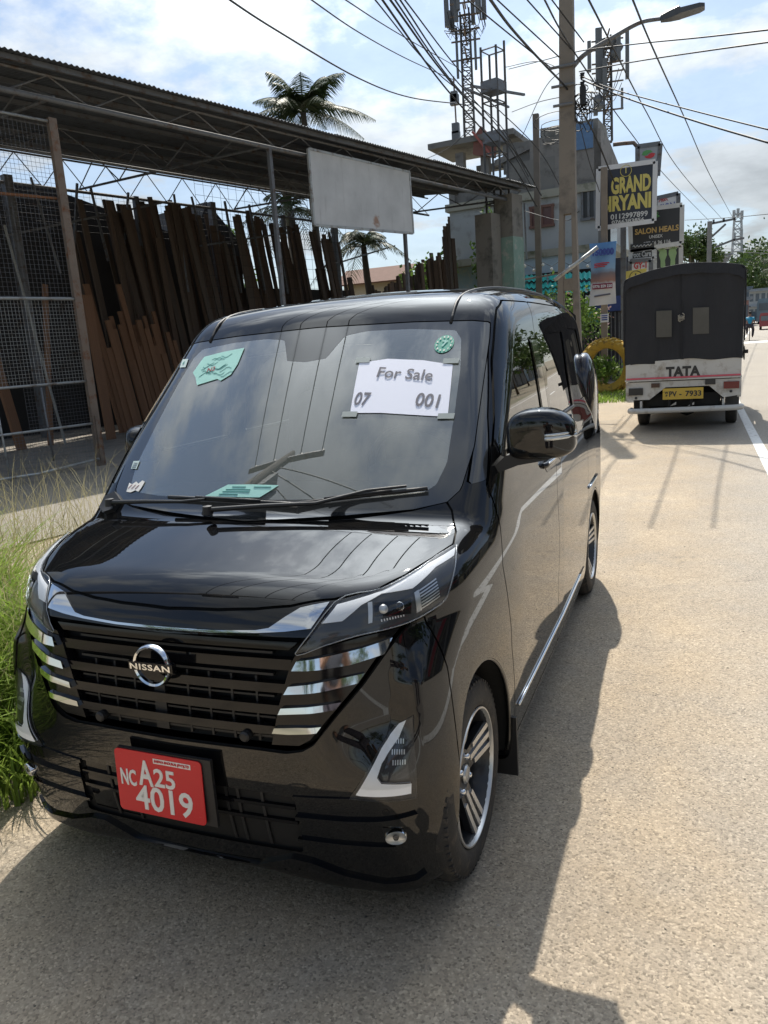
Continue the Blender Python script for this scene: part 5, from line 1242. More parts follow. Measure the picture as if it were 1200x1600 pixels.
# planting under the awning and by the tyre
tree('potted_bush', 'flowering bush beneath the teal awning behind the concrete pole', at(905, 468, 20)*[1, 1, 0], 2.7, .95, 1500, .10, LEAFL, seed=21, trunk=.05, cat='plant')
tree('potted_bush', 'dark climbing plant on the shop front left of the pole', at(868, 478, 21)*[1, 1, 0], 2.4, .8, 1000, .10, LEAF, seed=22, trunk=.05, cat='plant')
tree('roadside_weed', 'bright green leafy weed growing through the yellow tyre', at(945, 607, 18.6)*[1, 1, 0], .85, .45, 620, .10, LEAFL, seed=23, trunk=.02, cat='plant')
fl = MB(); r_ = np.random.default_rng(3); B0 = at(905, 468, 20)*[1, 1, 0]
for k in range(60):
    d = r_.normal(size=3); d /= np.linalg.norm(d); leaves(fl, B0+[0, 0, 1.9]+d*[.8, .8, .7], .05, 3, .08, r_)
tag(fl.build('flowers', mat('pink_white_flower', (.65, .45, .45), .7, var=.3, vs=9)), 'small pale flowers dotted over the bush under the awning', 'flowers', kind='stuff')

# grass
def grass(name, mt_, pts, hs, lean, wd, seg=4, seed=1, curl=.5):
    r_ = np.random.default_rng(seed); vs = []; fs = []
    for (x, y), h in zip(pts, hs):
        a = r_.random()*6.28; la = a if r_.random() < .35 else 5.6+r_.normal()*.8; ln = lean*(.3+r_.random())*h; w0 = wd*(.6+.8*r_.random()); sx, sy = -math.sin(a)*w0, math.cos(a)*w0; o = len(vs)
        for i in range(seg+1):
            t = i/seg; k = 1-t*t*.9; dx = math.cos(la)*ln*t**1.8; dy = math.sin(la)*ln*t**1.8; z = h*(t-curl*.45*t**3)
            vs += [(x+dx-sx*k, y+dy-sy*k, z), (x+dx+sx*k, y+dy+sy*k, z)]
        fs += [(o+2*i, o+2*i+1, o+2*i+3, o+2*i+2) for i in range(seg)]
    return tag(MB().add(vs, fs).build(name, mt_, smooth=True), None, None, kind='stuff')
GR1 = leafm('grass_green', (.16, .27, .035), (.30, .40, .08), .5); GR2 = leafm('dry_grass', (.30, .27, .13), (.42, .38, .20), .4)
def gpts(n, seed, box, keep):
    r_ = np.random.default_rng(seed); out = []
    while len(out) < n:
        x = box[0]+(box[1]-box[0])*r_.random(); y = box[2]+(box[3]-box[2])*r_.random()
        if keep(x, y, r_): out.append((x, y))
    return out
def inD(x, y, r_): return x < -1.9 and y < 3.6+.3*(x+4) and y > .2
def inG(x, y, r_):
    edge = -.86-.10*math.sin(y*5)-.08*math.sin(y*13+1)-max(0, y-.9)*.55
    if y < .25: edge -= (.25-y)*.9
    return x < edge and x > -3.4 and y < 1.35+.25*math.sin(x*4)+.25*max(0, -x-1.5) and (x < edge-.25 or r_.random() < .5)
gp = gpts(13500, 5, (-3.2, -.8, -.5, 2.2), inG); rr_ = np.random.default_rng(6)
tag(grass('tall_grass', GR1, gp, [(.26+.50*rr_.random()**1.2)*min(1.15, .30+abs(x+.8)*1.3) for x, y in gp], .75, .0050, 5, 7), 'thick bright green verge grass beside the front of the minivan', 'grass')
gp = gpts(1500, 8, (-5.0, -1.9, .4, 3.6), inD)
hs = [.55+.5*rr_.random() for _ in gp]; tag(grass('dry_grass_stems', GR2, gp, hs, .55, .0016, 5, 9, .3), 'wispy dry seeding grass stems in the verge by the mesh screen', 'grass')
gp = gpts(650, 31, (-2.6, -.85, -.45, 1.6), inG); tag(grass('broad_grass', leafm('broad_grass_green', (.12, .22, .03), (.34, .40, .10), .45), gp, [.35+.35*rr_.random() for _ in gp], .95, .0105, 6, 33, .8), 'broad arching grass blades in the verge beside the front of the minivan', 'grass')
sv = MB(); r_ = np.random.default_rng(12)
for (x, y) in gp[:700]:
    h = .5+.5*r_.random(); a = 5.6+r_.normal()*.9
    for j in range(7):
        t = .6+.06*j; p = np.array([x+math.cos(a)*h*.28*t, y+math.sin(a)*h*.28*t, h*t]); d = r_.normal(size=3)*[.06, .06, .05]+[0, 0, .03]; w0 = np.array([.0011, .0011, 0])
        sv.add([p-w0, p+w0, p+d], [(0, 1, 2)])
tag(sv.build('seed_heads', GR2), 'feathery straw coloured grass seed heads left of the minivan', 'grass', kind='stuff')
gp = gpts(2600, 15, (-1.9, .15, 15.5, 19.5), lambda x, y, r_: abs(x+.85) < .95-.2*abs(y-17.5)+.2*r_.random() and x < .0+.1*(y-15.5))
tag(grass('low_weeds', GR1, gp, [.06+.12*rr_.random() for _ in gp], .6, .008, 3, 17), 'low green weeds on the verge in front of the yellow tyre', 'grass')

# ================================================================ CONCRETE UTILITY POLE WITH STREET LAMP
PY = 14.0
CONCP = conc('pole_concrete', (.23, .20, .165), (.13, .115, .10))
pa = at(888, 520, PY); pt_ = at(886, 0, PY)
pole = thing('utility_pole', 'large concrete utility pole with a slotted foot carrying the street lamp', 'pole', (pa[0], PY, 0))
dx = pt_[0]-pa[0]
def prof(z): return .20-.006*z          # half width tapers
b_ = MB()
Hs = at(888, 335, PY)[2]; Ht = 8.6
def polesec(z, x0, x1, y=.11): c = dx*z/8; return [(c+x0, -y, z), (c+x1, -y, z), (c+x1, y, z), (c+x0, y, z)]
def column(x0a, x1a, za, x0b, x1b, zb_, nm):
    v = polesec(za, x0a, x1a)+polesec(zb_, x0b, x1b)
    MB().add(v, [(0, 1, 2, 3), (7, 6, 5, 4), (0, 4, 5, 1), (1, 5, 6, 2), (2, 6, 7, 3), (3, 7, 4, 0)]).build(nm, CONCP, pole)
zb0 = at(888, 415, PY)[2]
column(-.27, -.12, 0, -.15, -.07, Hs, 'pole_leg'); column(.12, .27, 0, .07, .15, Hs, 'pole_leg')
column(-.22, .22, zb0-.95, -.20, .20, zb0-.6, 'pole_web') if 0 else None
column(-.15, .15, Hs, -.105, .105, Ht, 'pole_shaft')
MB().box((dx*.3, 0, zb0-.35), (.28, .17, .22)).build('pole_web', CONCP, pole)
def RL(u, v, Y=PY): return tuple(at(u, v, Y)-np.array([pa[0], PY, 0]))
arm = curve_pts([RL(893, 107), RL(915, 84), RL(962, 56), RL(990, 40), RL(1008, 33), RL(1035, 29)], 6)
MB().tube(arm, .045, 8, r2=.032).build('lamp_arm', STEEL, pole, smooth=True)
h0, h1 = Vector(RL(1032, 29)), Vector(RL(1092, 12)); ax = (h1-h0).normalized(); 
lh = MB(); sd = Vector((0, 1, 0)); up_ = ax.cross(sd).normalized(); up_ = up_ if up_.z > 0 else -up_
sec = [(0, .05, .05, .05), (.15, .10, .085, .06), (.30, .15, .10, .055), (.33, .15, .06, .05), (.62, .14, .05, .04), (.70, .10, .03, .03)]
vs = []
for t, wd_, u_, d_ in sec:
    c = h0+ax*t
    for a, b in ((-1, -1), (1, -1), (1, .6), (.5, 1), (-.5, 1), (-1, .6)): vs.append(c+sd*a*wd_+up_*(b*u_ if b > 0 else b*d_))
fs = [(i*6+k, i*6+(k+1) % 6, (i+1)*6+(k+1) % 6, (i+1)*6+k) for i in range(5) for k in range(6)]+[(5, 4, 3, 2, 1, 0), (30, 31, 32, 33, 34, 35)]
lh.add(vs, fs); lo = lh.build('lamp_head', mat('dark_grey_lamp', (.07, .075, .08), .45, .3), pole, smooth=True, sharp=35)
for z_, w_ in ((RL(893, 105)[2], .5), (RL(893, 135)[2], .4), (RL(893, 165)[2], .35)): MB().tube([(-w_/2, -.15, z_), (w_/2, -.15, z_)], .025, 6).build('pole_bracket', STEEL, pole)
for v in (118, 132, 146, 160): MB().lathe([(0, -.05), (.045, -.04), (.03, 0), (.045, .04), (0, .05)], RL(910, v), 10).build('insulator', MATB, pole, smooth=True)
MB().box(RL(911, 150), (.10, .12, .30)).build('junction_box', MATB, pole)
# tangle of coiled wire
r_ = np.random.default_rng(77)
for k in range(16):
    c = np.array(RL(912+r_.normal()*7, 165+r_.normal()*16)); R_ = .10+.16*r_.random(); a0 = r_.random()*6; th = r_.random()*3
    MB().tube([tuple(c+np.array([math.cos(th)*math.cos(a)*R_, math.sin(th)*math.cos(a)*R_*.6, math.sin(a)*R_*.75])*(1+.15*math.sin(3*a+k))) for a in np.linspace(a0, a0+4.5+1.5*r_.random(), 16)], .010, 4).build('wire_coil', MATB, pole)
for k in range(8):
    c = np.array(RL(868-6*r_.random(), 205+12*r_.normal())); R_ = .12+.2*r_.random(); a0 = r_.random()*6
    MB().tube([tuple(c+np.array([math.cos(a)*R_*1.3, .05*k, math.sin(a)*R_*.5])) for a in np.linspace(a0, a0+4, 12)], .007, 4).build('wire_coil', MATB, pole)
MB().tube([RL(866, 438, 13.6), RL(934, 386, 13.6)], .035, 8).build('stay_tube', PALEST, smooth=True); o = bpy.data.objects['stay_tube']; o.location = (pa[0], PY, 0); tag(o, 'pale slanting tube running from the pole foot towards the sign post', 'tube')

# ================================================================ WIRES
CABLE = mat('black_cable', (.018, .018, .02), .6)
def cable(pts, r, label, group=None, n=8):
    P = curve_pts([at(*p) for p in pts], n); c = P[0].copy(); o = MB().tube([tuple(p-c) for p in P], r*.85, 5).build('overhead_cable', CABLE, loc=tuple(c), smooth=True)
    return tag(o, label, 'cable', group)
cable([(330, -20, 8), (430, 46, 11), (560, 122, 16), (640, 152, 20), (722, 163, 24)], .020, 'thick twin cable sagging across the sky above the coconut palm to the mast')
cable([(470, -12, 9), (560, 50, 13), (640, 94, 18), (714, 127, 24)], .014, 'thin wire just above the thick twin cable reaching the mast')
cable([(525, -10, 9), (620, 51, 14), (716, 106, 24)], .012, 'highest thin wire left of the mast')
for k, (u0, u1, v1, rr) in enumerate(((588, 838, 322, .018), (600, 846, 306, .018), (608, 830, 290, .014), (616, 826, 276, .014), (575, 820, 262, .012), (622, 880, 300, .012))):
    um = u0+(u1-u0)*.45
    cable([(u0, -14, 8), (um-6, (v1)*.42, 13), (u1-40, v1-68, 18), (u1, v1, 21.5)], rr, 'one of the dark bundled wires descending past the scaffold mast', 'bundled wires by the scaffold mast')
cable([(757, -14, 7), (800, 45, 9), (850, 100, 12), (884, 136, 13.8), (905, 168, 14.2), (930, 212, 16), (960, 285, 19)], .021, 'thick black twisted cable meeting the concrete pole below the lamp arm')
cable([(846, -10, 8), (880, 54, 11), (930, 130, 14), (980, 200, 20), (1040, 275, 30), (1108, 345, 58)], .014, 'steep wire passing behind the pole top down towards the far pole')
cable([(915, -10, 8), (960, 78, 11), (1010, 175, 18), (1065, 270, 30), (1130, 344, 58)], .014, 'middle steep wire crossing the bright cloud')
cable([(984, -12, 8), (1020, 75, 11), (1070, 185, 18), (1110, 275, 30), (1146, 342, 58)], .014, 'rightmost steep wire crossing the bright cloud')
cable([(795, 108, 22), (850, 94, 18), (905, 80, 14), (1000, 68, 12), (1100, 58, 10), (1215, 45, 9)], .012, 'upper near level wire leaving the pole to the right edge')
cable([(905, 112, 14), (1000, 95, 12), (1100, 80, 10), (1215, 64, 9)], .012, 'second near level wire leaving the pole to the right edge')
cable([(906, 118, 14), (960, 140, 13), (1080, 172, 11), (1215, 206, 9)], .012, 'wire drooping rightwards below the phone mast aerials')
cable([(908, 124, 14), (970, 150, 13), (1080, 187, 11), (1215, 227, 9)], .016, 'lowest wire drooping rightwards to the photo edge')
cable([(1070, 344, 60), (1140, 340, 45), (1215, 333, 35)], .02, 'level wire at the far crossarm')
cable([(1120, 388, 80), (1215, 392, 50)], .02, 'faint level wire low on the right'); cable([(1120, 392, 80), (1215, 397, 50)], .02, 'fainter level wire lowest on the right')
cable([(650, 255, 26), (700, 232, 24), (730, 205, 24)], .012, 'short slanting wire left of the ruined rooftop')
cable([(790, 105, 21), (840, 96, 17), (886, 112, 14)], .010, 'short wire between the scaffold mast top and the pole')
cable([(800, 175, 21), (840, 160, 17), (884, 150, 14)], .010, 'second short wire between the scaffold mast and the pole'); cable([(815, 215, 21), (850, 140, 17), (884, 105, 14)], .010, 'rising short wire between the scaffold mast and the pole')
cable([(905, 190, 14), (920, 250, 15), (937, 300, 16)], .009, 'thin wire from the pole tangle down to the large sign')
cable([(905, 330, 14), (880, 345, 15), (820, 330, 18)], .008, 'thin sagging wire across the white wall')

# ================================================================ PHONE MASTS
ANT = mat('antenna_grey', (.13, .14, .15), .5, var=.1); DKST = mat('dark_mast_steel', (.07, .068, .066), .6, var=.2)
def phone_mast(label, u, Y, vb, vt, wd_, top, dishes):
    p0 = at(u, vb, Y); hh = at(u, vt, Y)[2]-p0[2]
    t_ = lattice_mast('phone_mast', label, tuple(p0), wd_, hh, 14, .034, DKST, 0.2, cat='mast', taper=.85)
    k_ = Y/FPX
    for du, v0, v1, w_ in top:
        x = du*k_; za = at(u, v1, Y)[2]-p0[2]; zb_ = at(u, v0, Y)[2]-p0[2]
        MB().box((x, random.uniform(-.5, .5), (za+zb_)/2), (w_*k_, .14, zb_-za)).build('aerial_panel', ANT, t_)
    zs_ = sorted({round(float(at(u, v, Y)[2]-p0[2]), 2) for v in dishes})
    for z in zs_: MB().beam((-22*k_, 0, z), (22*k_, 0, z), .05).build('aerial_arm', RUSTY, t_); MB().beam((0, -.8, z+.1), (0, .8, z+.1), .05).build('aerial_arm', RUSTY, t_)
    return t_
m1 = phone_mast('tall phone mast crowded with aerials above the ruined roof, cut by the photo top', 734, 29, 215, 20, .38, [(-28, -25, 32, 7), (-20, -20, 35, 6), (-12, -20, 34, 6), (12, -22, 34, 6), (20, -22, 28, 6), (29, -18, 30, 7), (-8, -25, 20, 5), (24, 5, 36, 3), (-24, 8, 38, 3)], (2, 22, 45, 62, 92))
for du, v0, v1 in ((-14, 42, 120), (14, 48, 110), (-14, 40, 60)): 
    k_ = 29/FPX; p0 = at(734, 215, 29); MB().beam((du*k_, 0, at(734, v1, 29)[2]-p0[2]), (du*k_, 0, at(734, v0, 29)[2]-p0[2]), .09).build('aerial_panel', ANT, m1)
for a in np.linspace(0, 6, 12):
    k_ = 29/FPX; z = at(734, 33, 29)[2]-at(734, 215, 29)[2]; c = np.array([math.cos(a)*26*k_, math.sin(a)*.5, z-.1]); MB().tube([tuple(c+[0.0, 0, .5]), tuple(c+[.12, 0, -.1]), tuple(c+[0, .0, -.35]), tuple(c+[-.15, 0, -.1]), (0, 0, z-.4)], .014, 4).build('aerial_lead', CABLE, m1)
m2 = phone_mast('second phone mast with long white panel aerials right of the concrete pole', 950, 32, 222, 58, .30, [(-12, 42, 138, 9), (-8, 60, 128, 6), (10, 60, 96, 7), (14, 62, 100, 6), (28, 48, 125, 5), (-26, 64, 112, 5), (-17, 150, 178, 6), (18, 146, 178, 3), (-5, 95, 150, 6)], (62, 76, 98, 112, 128, 150, 172))
for du, v in ((-14, 156), (-12, 166), (14, 80), (4, 70), (10, 88)):
    k_ = 32/FPX; MB().lathe([(0, .05), (.10, .06), (.16, .12), (.17, .0), (0, -.05)], (du*k_, -.3, at(950, v, 32)[2]-at(950, 222, 32)[2]), 14, 'Y').build('dish', ANT, m2, smooth=True)
for k in range(8):
    k_ = 32/FPX; b0 = at(950, 222, 32)[2]; a = k*.8; MB().tube(curve_pts([(math.cos(a)*24*k_, .4*math.sin(a), at(950, 100+5*k, 32)[2]-b0), (math.cos(a)*12*k_, .2, at(950, 135+3*k, 32)[2]-b0), (0, 0, at(950, 150, 32)[2]-b0)], 5), .014, 4).build('aerial_lead', CABLE, m2)
p0 = at(712, 205, 28); th = thing('thin_mast', 'thin aerial mast with small boxes left of the tall phone mast', 'mast', tuple(at(716, 240, 28)))
k_ = 28/FPX; zt = at(716, 118, 28)[2]-at(716, 240, 28)[2]; MB().tube([(0, 0, -1), (-.05, 0, zt)], .03, 6).build('mast_tube', RUSTY, th)
for v, w_ in ((155, .3), (150, .22), (200, .25), (213, .28)): MB().box((-.05, 0, at(716, v, 28)[2]-at(716, 240, 28)[2]), (w_, .2, .35)).build('aerial_box', ANT, th)
# far lattice tower
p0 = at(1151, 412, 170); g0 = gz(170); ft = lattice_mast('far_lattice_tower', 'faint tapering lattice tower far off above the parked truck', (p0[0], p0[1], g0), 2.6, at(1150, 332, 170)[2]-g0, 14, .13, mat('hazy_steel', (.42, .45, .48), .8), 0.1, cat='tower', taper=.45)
for du, v in ((-5, 335), (5, 337), (0, 333), (-4, 370), (5, 366)): MB().box((du*170/FPX, 0, at(1150, v, 170)[2]-g0), (.5, .5, 1.6)).build('aerial_panel', MATS['hazy_steel'], ft)
# far pole with crossarm
def far_pole(label, u, Y, vt, arms, lamp=None):
    p = at(u, vt, Y); g_ = gz(Y); t_ = thing('far_utility_pole', label, 'pole', (p[0], Y, g_)); k_ = Y/FPX
    MB().beam((0, 0, 0), (0, 0, p[2]-g_), .30).build('pole_shaft', mat('far_pole', (.20, .20, .20), .85), t_)
    for (ua, va), (ub, vb) in arms:
        a, b = at(ua, va, Y)-[p[0], Y, g_], at(ub, vb, Y)-[p[0], Y, g_]; MB().beam(tuple(a), tuple(b), .13).build('cross_arm', STEEL, t_)
    return t_
far_pole('far concrete pole with a one sided crossarm above the dark tree', 1109, 58, 346, [((1109, 350), (1148, 342)), ((1111, 371), (1134, 350)), ((1115, 343), (1115, 349)), ((1131, 341), (1131, 347)), ((1148, 339), (1148, 345)), ((1118, 386), (1148, 374)), ((1146, 375), (1163, 372))])
far_pole('more distant small pole above the truck roof', 1131, 90, 395, [((1120, 400), (1144, 397))])

# ================================================================ SIGNS
def signboard(name, label, quad, Y, face, frame=STEEL, th_=.09, cat='sign', group=None, fw=.022):
    "board standing across the road direction; quad = TL, TR, BR, BL in the photograph"
    P = [at(u, v, Y) for u, v in quad]; o = P[3].copy(); t_ = thing(name, label, cat, tuple(o)); L_ = [Vector(p-o) for p in P]
    vs = L_+[p+Vector((0, th_, 0)) for p in L_]
    MB().add(vs, [(0, 3, 2, 1), (4, 5, 6, 7), (0, 1, 5, 4), (1, 2, 6, 5), (2, 3, 7, 6), (3, 0, 4, 7)]).build('sign_face', face, t_)
    if frame:
        for i in range(4): MB().beam(L_[i], L_[(i+1) % 4], fw, th_+.02).build('sign_frame', frame, t_)
    x = (L_[1]-L_[0]); y = (L_[0]-L_[3])
    def M(u, v): return frameM(L_[3]+(L_[2]-L_[3])*u+y*v+Vector((0, -.012, 0)), x, y-x*.0)
    return t_, M, x.length, y.length
NAVY = mat('navy_sign_face', (.022, .026, .040), .3, var=.2); YEL = mat('yellow_lettering', (.58, .50, .14), .6, var=.05); BLK = mat('black_sign_face', (.028, .028, .030), .35, var=.2)
GREYL = mat('grey_lettering', (.55, .56, .55), .6); GOLD = mat('gold_lettering', (.50, .34, .12), .5); WSIGN = mat('white_sign_face', (.62, .63, .64), .5, var=.1); GRN = mat('green_print', (.10, .32, .10), .5); REDP = mat('red_print_sign', (.50, .04, .05), .5); BLUP = mat('blue_print', (.04, .07, .30), .5)
t_, M, w_, h_ = signboard('restaurant_sign', 'large navy sign reading GRAND BIRYANI in yellow on a post', [(935, 264), (1024, 252), (1022, 345), (934, 357)], 19.6, NAVY, WSIGN, fw=.022)
lettering('GRAND', .50, M(.58, .65), YEL, t_, .022, width=w_*.70); lettering('BIRYANI', .47, M(.50, .36), YEL, t_, .022, width=w_*.88)
for c_ in t_.children:
    if c_.name.startswith('lettering'): 
        m_ = c_.data; 
lettering('0112997899', .17, M(.56, .145), GREYL, t_, .004, width=w_*.66); lettering('0766383856', .12, M(.54, .055), GREYL, t_, .003, width=w_*.58)
lettering('1', .17, M(.49, .895), YEL, t_, .004)
Mr = M(.49, .895); MB().tube([Mr @ Vector((.13*math.cos(a), .13*math.sin(a), 0)) for a in np.linspace(0, 2*PI, 29)], .008, 4, cap=False).build('sign_ring', YEL, t_)
p = at(944, 262, 19.3); q = at(944, 545, 19.3); MB().beam((q[0], 19.3, 0), (p[0], 19.3, p[2]), .15).build('sign_post', mat('weathered_post', (.22, .185, .15), .8, var=.3, bump=.2)); tag(bpy.data.objects['sign_post'], 'brown square post standing in front of the large yellow lettered sign', 'post')
t_, M, w_, h_ = signboard('salon_sign', 'black salon sign with gold lettering behind the large navy sign', [(984, 330), (1066, 320), (1065, 380), (986, 391)], 21, BLK, GREYL)
lettering('SALON HEALS', .19, M(.52, .42), GOLD, t_, .006, width=w_*.84); lettering('UNISEX', .11, M(.50, .26), GREYL, t_, .002, width=w_*.26); lettering('077 66 36 116', .12, M(.52, .10), GREYL, t_, .003, width=w_*.52)
for k in range(3): Mr = M(.5, .74+.05*k); MB().tube([Mr @ Vector((.12*math.cos(a)*(1-.2*k), .05*math.sin(a), 0)) for a in np.linspace(.3+k, 5+k, 14)], .008, 4).build('logo_stroke', GRN, t_)
t_, M, w_, h_ = signboard('optician_sign', 'white sign ending in SION behind the black salon sign', [(1024, 310), (1060, 302), (1060, 326), (1024, 332)], 22.5, WSIGN)
lettering('iSION', .27, M(.50, .22), BLUP, t_, .006, width=w_*.72); 
for k in range(3): Mr = M(.25+.1*k, .70); MB().tube([Mr @ Vector((-.06, 0, 0)), Mr @ Vector((0, .07, 0)), Mr @ Vector((.06, 0, 0))], .01, 4).build('logo_stroke', REDP, t_)
t_, M, w_, h_ = signboard('bank_sign', 'pale grey sign with a green and red swirl above the navy sign', [(996, 229), (1032, 224), (1028, 275), (996, 278)], 20.4, mat('grey_sign_face', (.30, .32, .35), .5))
Mr = M(.58, .72)
for sg, mt_ in ((1, GRN), (-1, REDP)):
    MB().add([Mr @ Vector(p) for p in [(sg*x-.02, sg*y*.8, 0) for x, y in ((-.16, 0), (-.13, .09), (-.05, .13), (.05, .11), (.10, .05), (.02, .04), (-.02, .0), (-.08, -.03))]], [tuple(range(8))]).build('logo_swirl', mt_, t_)
MB().tube([tuple(at(u, v, 20.5)) for u, v in ((958, 226), (975, 224), (990, 223), (998, 232))], .05, 8).build('sign_bracket', RUSTY, smooth=True); tag(bpy.data.objects['sign_bracket'], 'bent dark pipe bracket holding the pale swirl sign', 'bracket')
t_, M, w_, h_ = signboard('foot_care_sign', 'small black Foot Care sign under the salon sign', [(985, 391), (1022, 387), (1022, 404), (985, 408)], 21, BLK, GREYL)
lettering('Foot Care', .19, M(.46, .50), GREYL, t_, .005, width=w_*.82)
t_, M, w_, h_ = signboard('foot_care_sign', 'small black panel with a scrawled white line between the salon and Foot Care signs', [(985, 382), (1022, 378), (1022, 386), (985, 390)], 20.95, BLK, None, .05)
lettering('THAI', .08, M(.5, .5), GREYL, t_, .002, width=w_*.5) if 0 else MB().tube([M(.1+.05*k, .5) @ Vector((0, .03*math.sin(k*2.1), 0)) for k in range(17)], .012, 4).build('scrawl', GREYL, t_)
t_, M, w_, h_ = signboard('footprint_sign', 'black square sign showing two pale green footprints', [(1023, 388), (1064, 383), (1064, 422), (1023, 427)], 21.1, BLK, GREYL)
FT = mat('pale_green_feet', (.28, .42, .20), .6)
for sg in (-1, 1):
    Mr = M(.5+sg*.20, .55)
    MB().add([Mr @ Vector((sg*x, y, 0)) for x, y in ((-.10, .20), (-.02, .25), (.06, .22), (.09, .10), (.05, -.05), (.05, -.20), (0, -.26), (-.07, -.22), (-.06, -.05), (-.11, .08))], [tuple(range(10))]).build('footprint', FT, t_)
    for k in range(5): MB().add([Mr @ Vector((sg*(-.10+.045*k)+.022*math.cos(a), .275-.012*k*k*.3+.03*math.sin(a), 0)) for a in np.linspace(0, 2*PI, 9)[:-1]], [tuple(range(8))]).build('toe', FT, t_)
t_, M, w_, h_ = signboard('white_shop_sign', 'white sign with red letters half hidden below the Foot Care sign', [(984, 409), (1017, 406), (1017, 440), (984, 442)], 20.7, WSIGN)
lettering('GY-1', .22, M(.52, .78), REDP, t_, .008, width=w_*.6)
t_, M, w_, h_ = signboard('yellow_number_sign', 'small yellow sign with a circled figure one just above the truck roof', [(978, 424), (1010, 419), (1009, 442), (978, 446)], 19.8, mat('yellow_face', (.55, .46, .10), .5), None)
lettering('1', .22, M(.5, .5), BLK, t_, .006); Mr = M(.5, .5); MB().tube([Mr @ Vector((.15*math.cos(a), .15*math.sin(a), 0)) for a in np.linspace(0, 2*PI, 25)], .008, 4, cap=False).build('sign_ring', BLK, t_)
for k, (u, vt, vb, Y, lb) in enumerate(((974, 350, 500, 21.3, 'dark steel post under the salon sign, nearer the building'), (1008, 322, 500, 21.4, 'dark steel post under the salon sign, nearer the road'))):
    a = at(u, vt, Y); MB().beam((a[0], Y, 0), (a[0], Y, a[2]), .14).build('steel_post', STEEL); tag(bpy.data.objects[['steel_post', 'steel_post.001'][k]], lb, 'post')
# hanging banner
def bann():
    t = NT('banner_print'); s = t.N.new('ShaderNodeSeparateXYZ'); t.L.new(t.obj, s.inputs[0]); n = t.noise(7, 5, .7, t.obj)
    z = t.math('ADD', s.outputs[2], t.math('MULTIPLY', n, .14)); c = t.ramp(t.mr(z, .05, 1.55), [(0, (.55, .55, .55)), (.36, (.60, .58, .56)), (.40, (.30, .16, .12)), (.52, (.16, .13, .14)), (.60, (.20, .34, .50)), (1, (.10, .26, .55))])
    t.set('Base Color', c); t.set('Roughness', .5); return t.m
Y = 19.05; TLc, TRc, BRc, BLc = (at(u, v, Y) for u, v in ((921, 381), (964, 377), (963, 474), (921, 479))); o_ = BLc.copy()
bn = thing('hanging_banner', 'blue and white printed banner with 150000 tied to the brown post', 'banner', tuple(o_)); vs = []
for i in range(15):
    t = i/14; k = .06*math.sin(t*9)
    for j in range(9):
        s_ = j/8; p = (TLc*(1-s_)+TRc*s_)*(1-t)+(BLc*(1-s_)+BRc*s_)*t; ww = 1-.10*math.sin(PI*t); p = p+(1-ww)*((TLc+TRc)/2*(1-t)+(BLc+BRc)/2*t-p)+np.array([0, -.03+.05*math.sin(s_*5+t*4), 0]); vs.append(tuple(p-o_))
MB().add(vs, [(i*9+j, (i+1)*9+j, (i+1)*9+j+1, i*9+j+1) for i in range(14) for j in range(8)]).build('banner_sheet', bann(), bn, smooth=True)
W__ = float(np.linalg.norm(TRc-TLc)); Hb = float(np.linalg.norm(TLc-BLc))
def BMt(u, v): return frameM(tuple((TLc-BLc)*v+(BRc-BLc)*u+np.array([0, -.10, 0])), TRc-TLc, TLc-BLc)
lettering('150000', .20, BMt(.5, .83), BLUP, bn, .012, width=W__*.78); lettering('sale', .08, BMt(.55, .95), REDP, bn, .003, width=W__*.3) if 0 else None
MB().add([BMt(.5, .295) @ Vector(p) for p in ((-.24, -.06, 0), (.24, -.06, 0), (.24, .07, 0), (-.24, .07, 0))], [(0, 1, 2, 3)]).build('banner_panel', mat('maroon_print', (.20, .02, .05), .5), bn)
lettering('0776 559 220', .09, frameM(tuple((TLc-BLc)*.295+(BRc-BLc)*.5+np.array([0, -.11, 0])), TRc-TLc, TLc-BLc), WSIGN, bn, .003, width=W__*.70)
for k in range(3): MB().tube([BMt(.2+.0*k, .66-.025*k).translation, BMt(.5, .665-.025*k).translation, BMt(.75-.08*k, .655-.025*k).translation], .012, 4).build('print_line', REDP, bn)
MB().tube([BMt(.2, .15).translation, BMt(.8, .16).translation], .02, 4).build('print_line', INK, bn)
t_, M, w_, h_ = signboard('small_notice', 'tiny white notice fixed low on the brown sign post', [(938, 491), (951, 490), (951, 503), (938, 504)], 19.15, WSIGN, None, .02)
for v in (.3, .55, .8): MB().tube([M(.15, v).translation, M(.85, v).translation], .012, 4).build('print_line', BLUP, t_)

# ================================================================ SHOPFRONT DARK STUFF BETWEEN THE CAR AND THE TRUCK
sf = thing('roadside_shop', 'dim roadside shop with blue boards and bars behind the yellow tyre', 'shop', at(950, 520, 22)*[1, 1, 0])
S0 = at(950, 520, 22)*[1, 1, 0]
def sx(u, Y=22.): return float(at(u, 500, Y)[0]-S0[0])
def sz(v, u=950, Y=22.): return float(at(u, v, Y)[2])
MB().box((sx(925), 1.2, sz(430)/2), (sx(990)-sx(860), .15, sz(430))).build('shop_wall', mat('dim_blue_wall', (.05, .06, .08), .8, var=.3), sf)
MB().box((sx(960), .6, (sz(462)+sz(486))/2), (sx(985)-sx(918), .1, sz(462)-sz(486))).build('blue_board', mat('dark_blue_board', (.03, .06, .22), .5, var=.2), sf)
MB().box((sx(905), .8, sz(492)), (sx(930)-sx(880), .1, .35)).build('teal_board', mat('teal_board', (.08, .33, .33), .5, var=.2), sf)
for k in range(12): MB().tube([(sx(904)+k*.11, .3, .1), (sx(904)+k*.11, .3, sz(488))], .018, 5).build('fence_bar', STEEL, sf)
MB().box((sx(965), .9, sz(530)), (1.2, .3, 1.6)).build('dark_counter', mat('dark_counter', (.03, .03, .04), .6), sf)
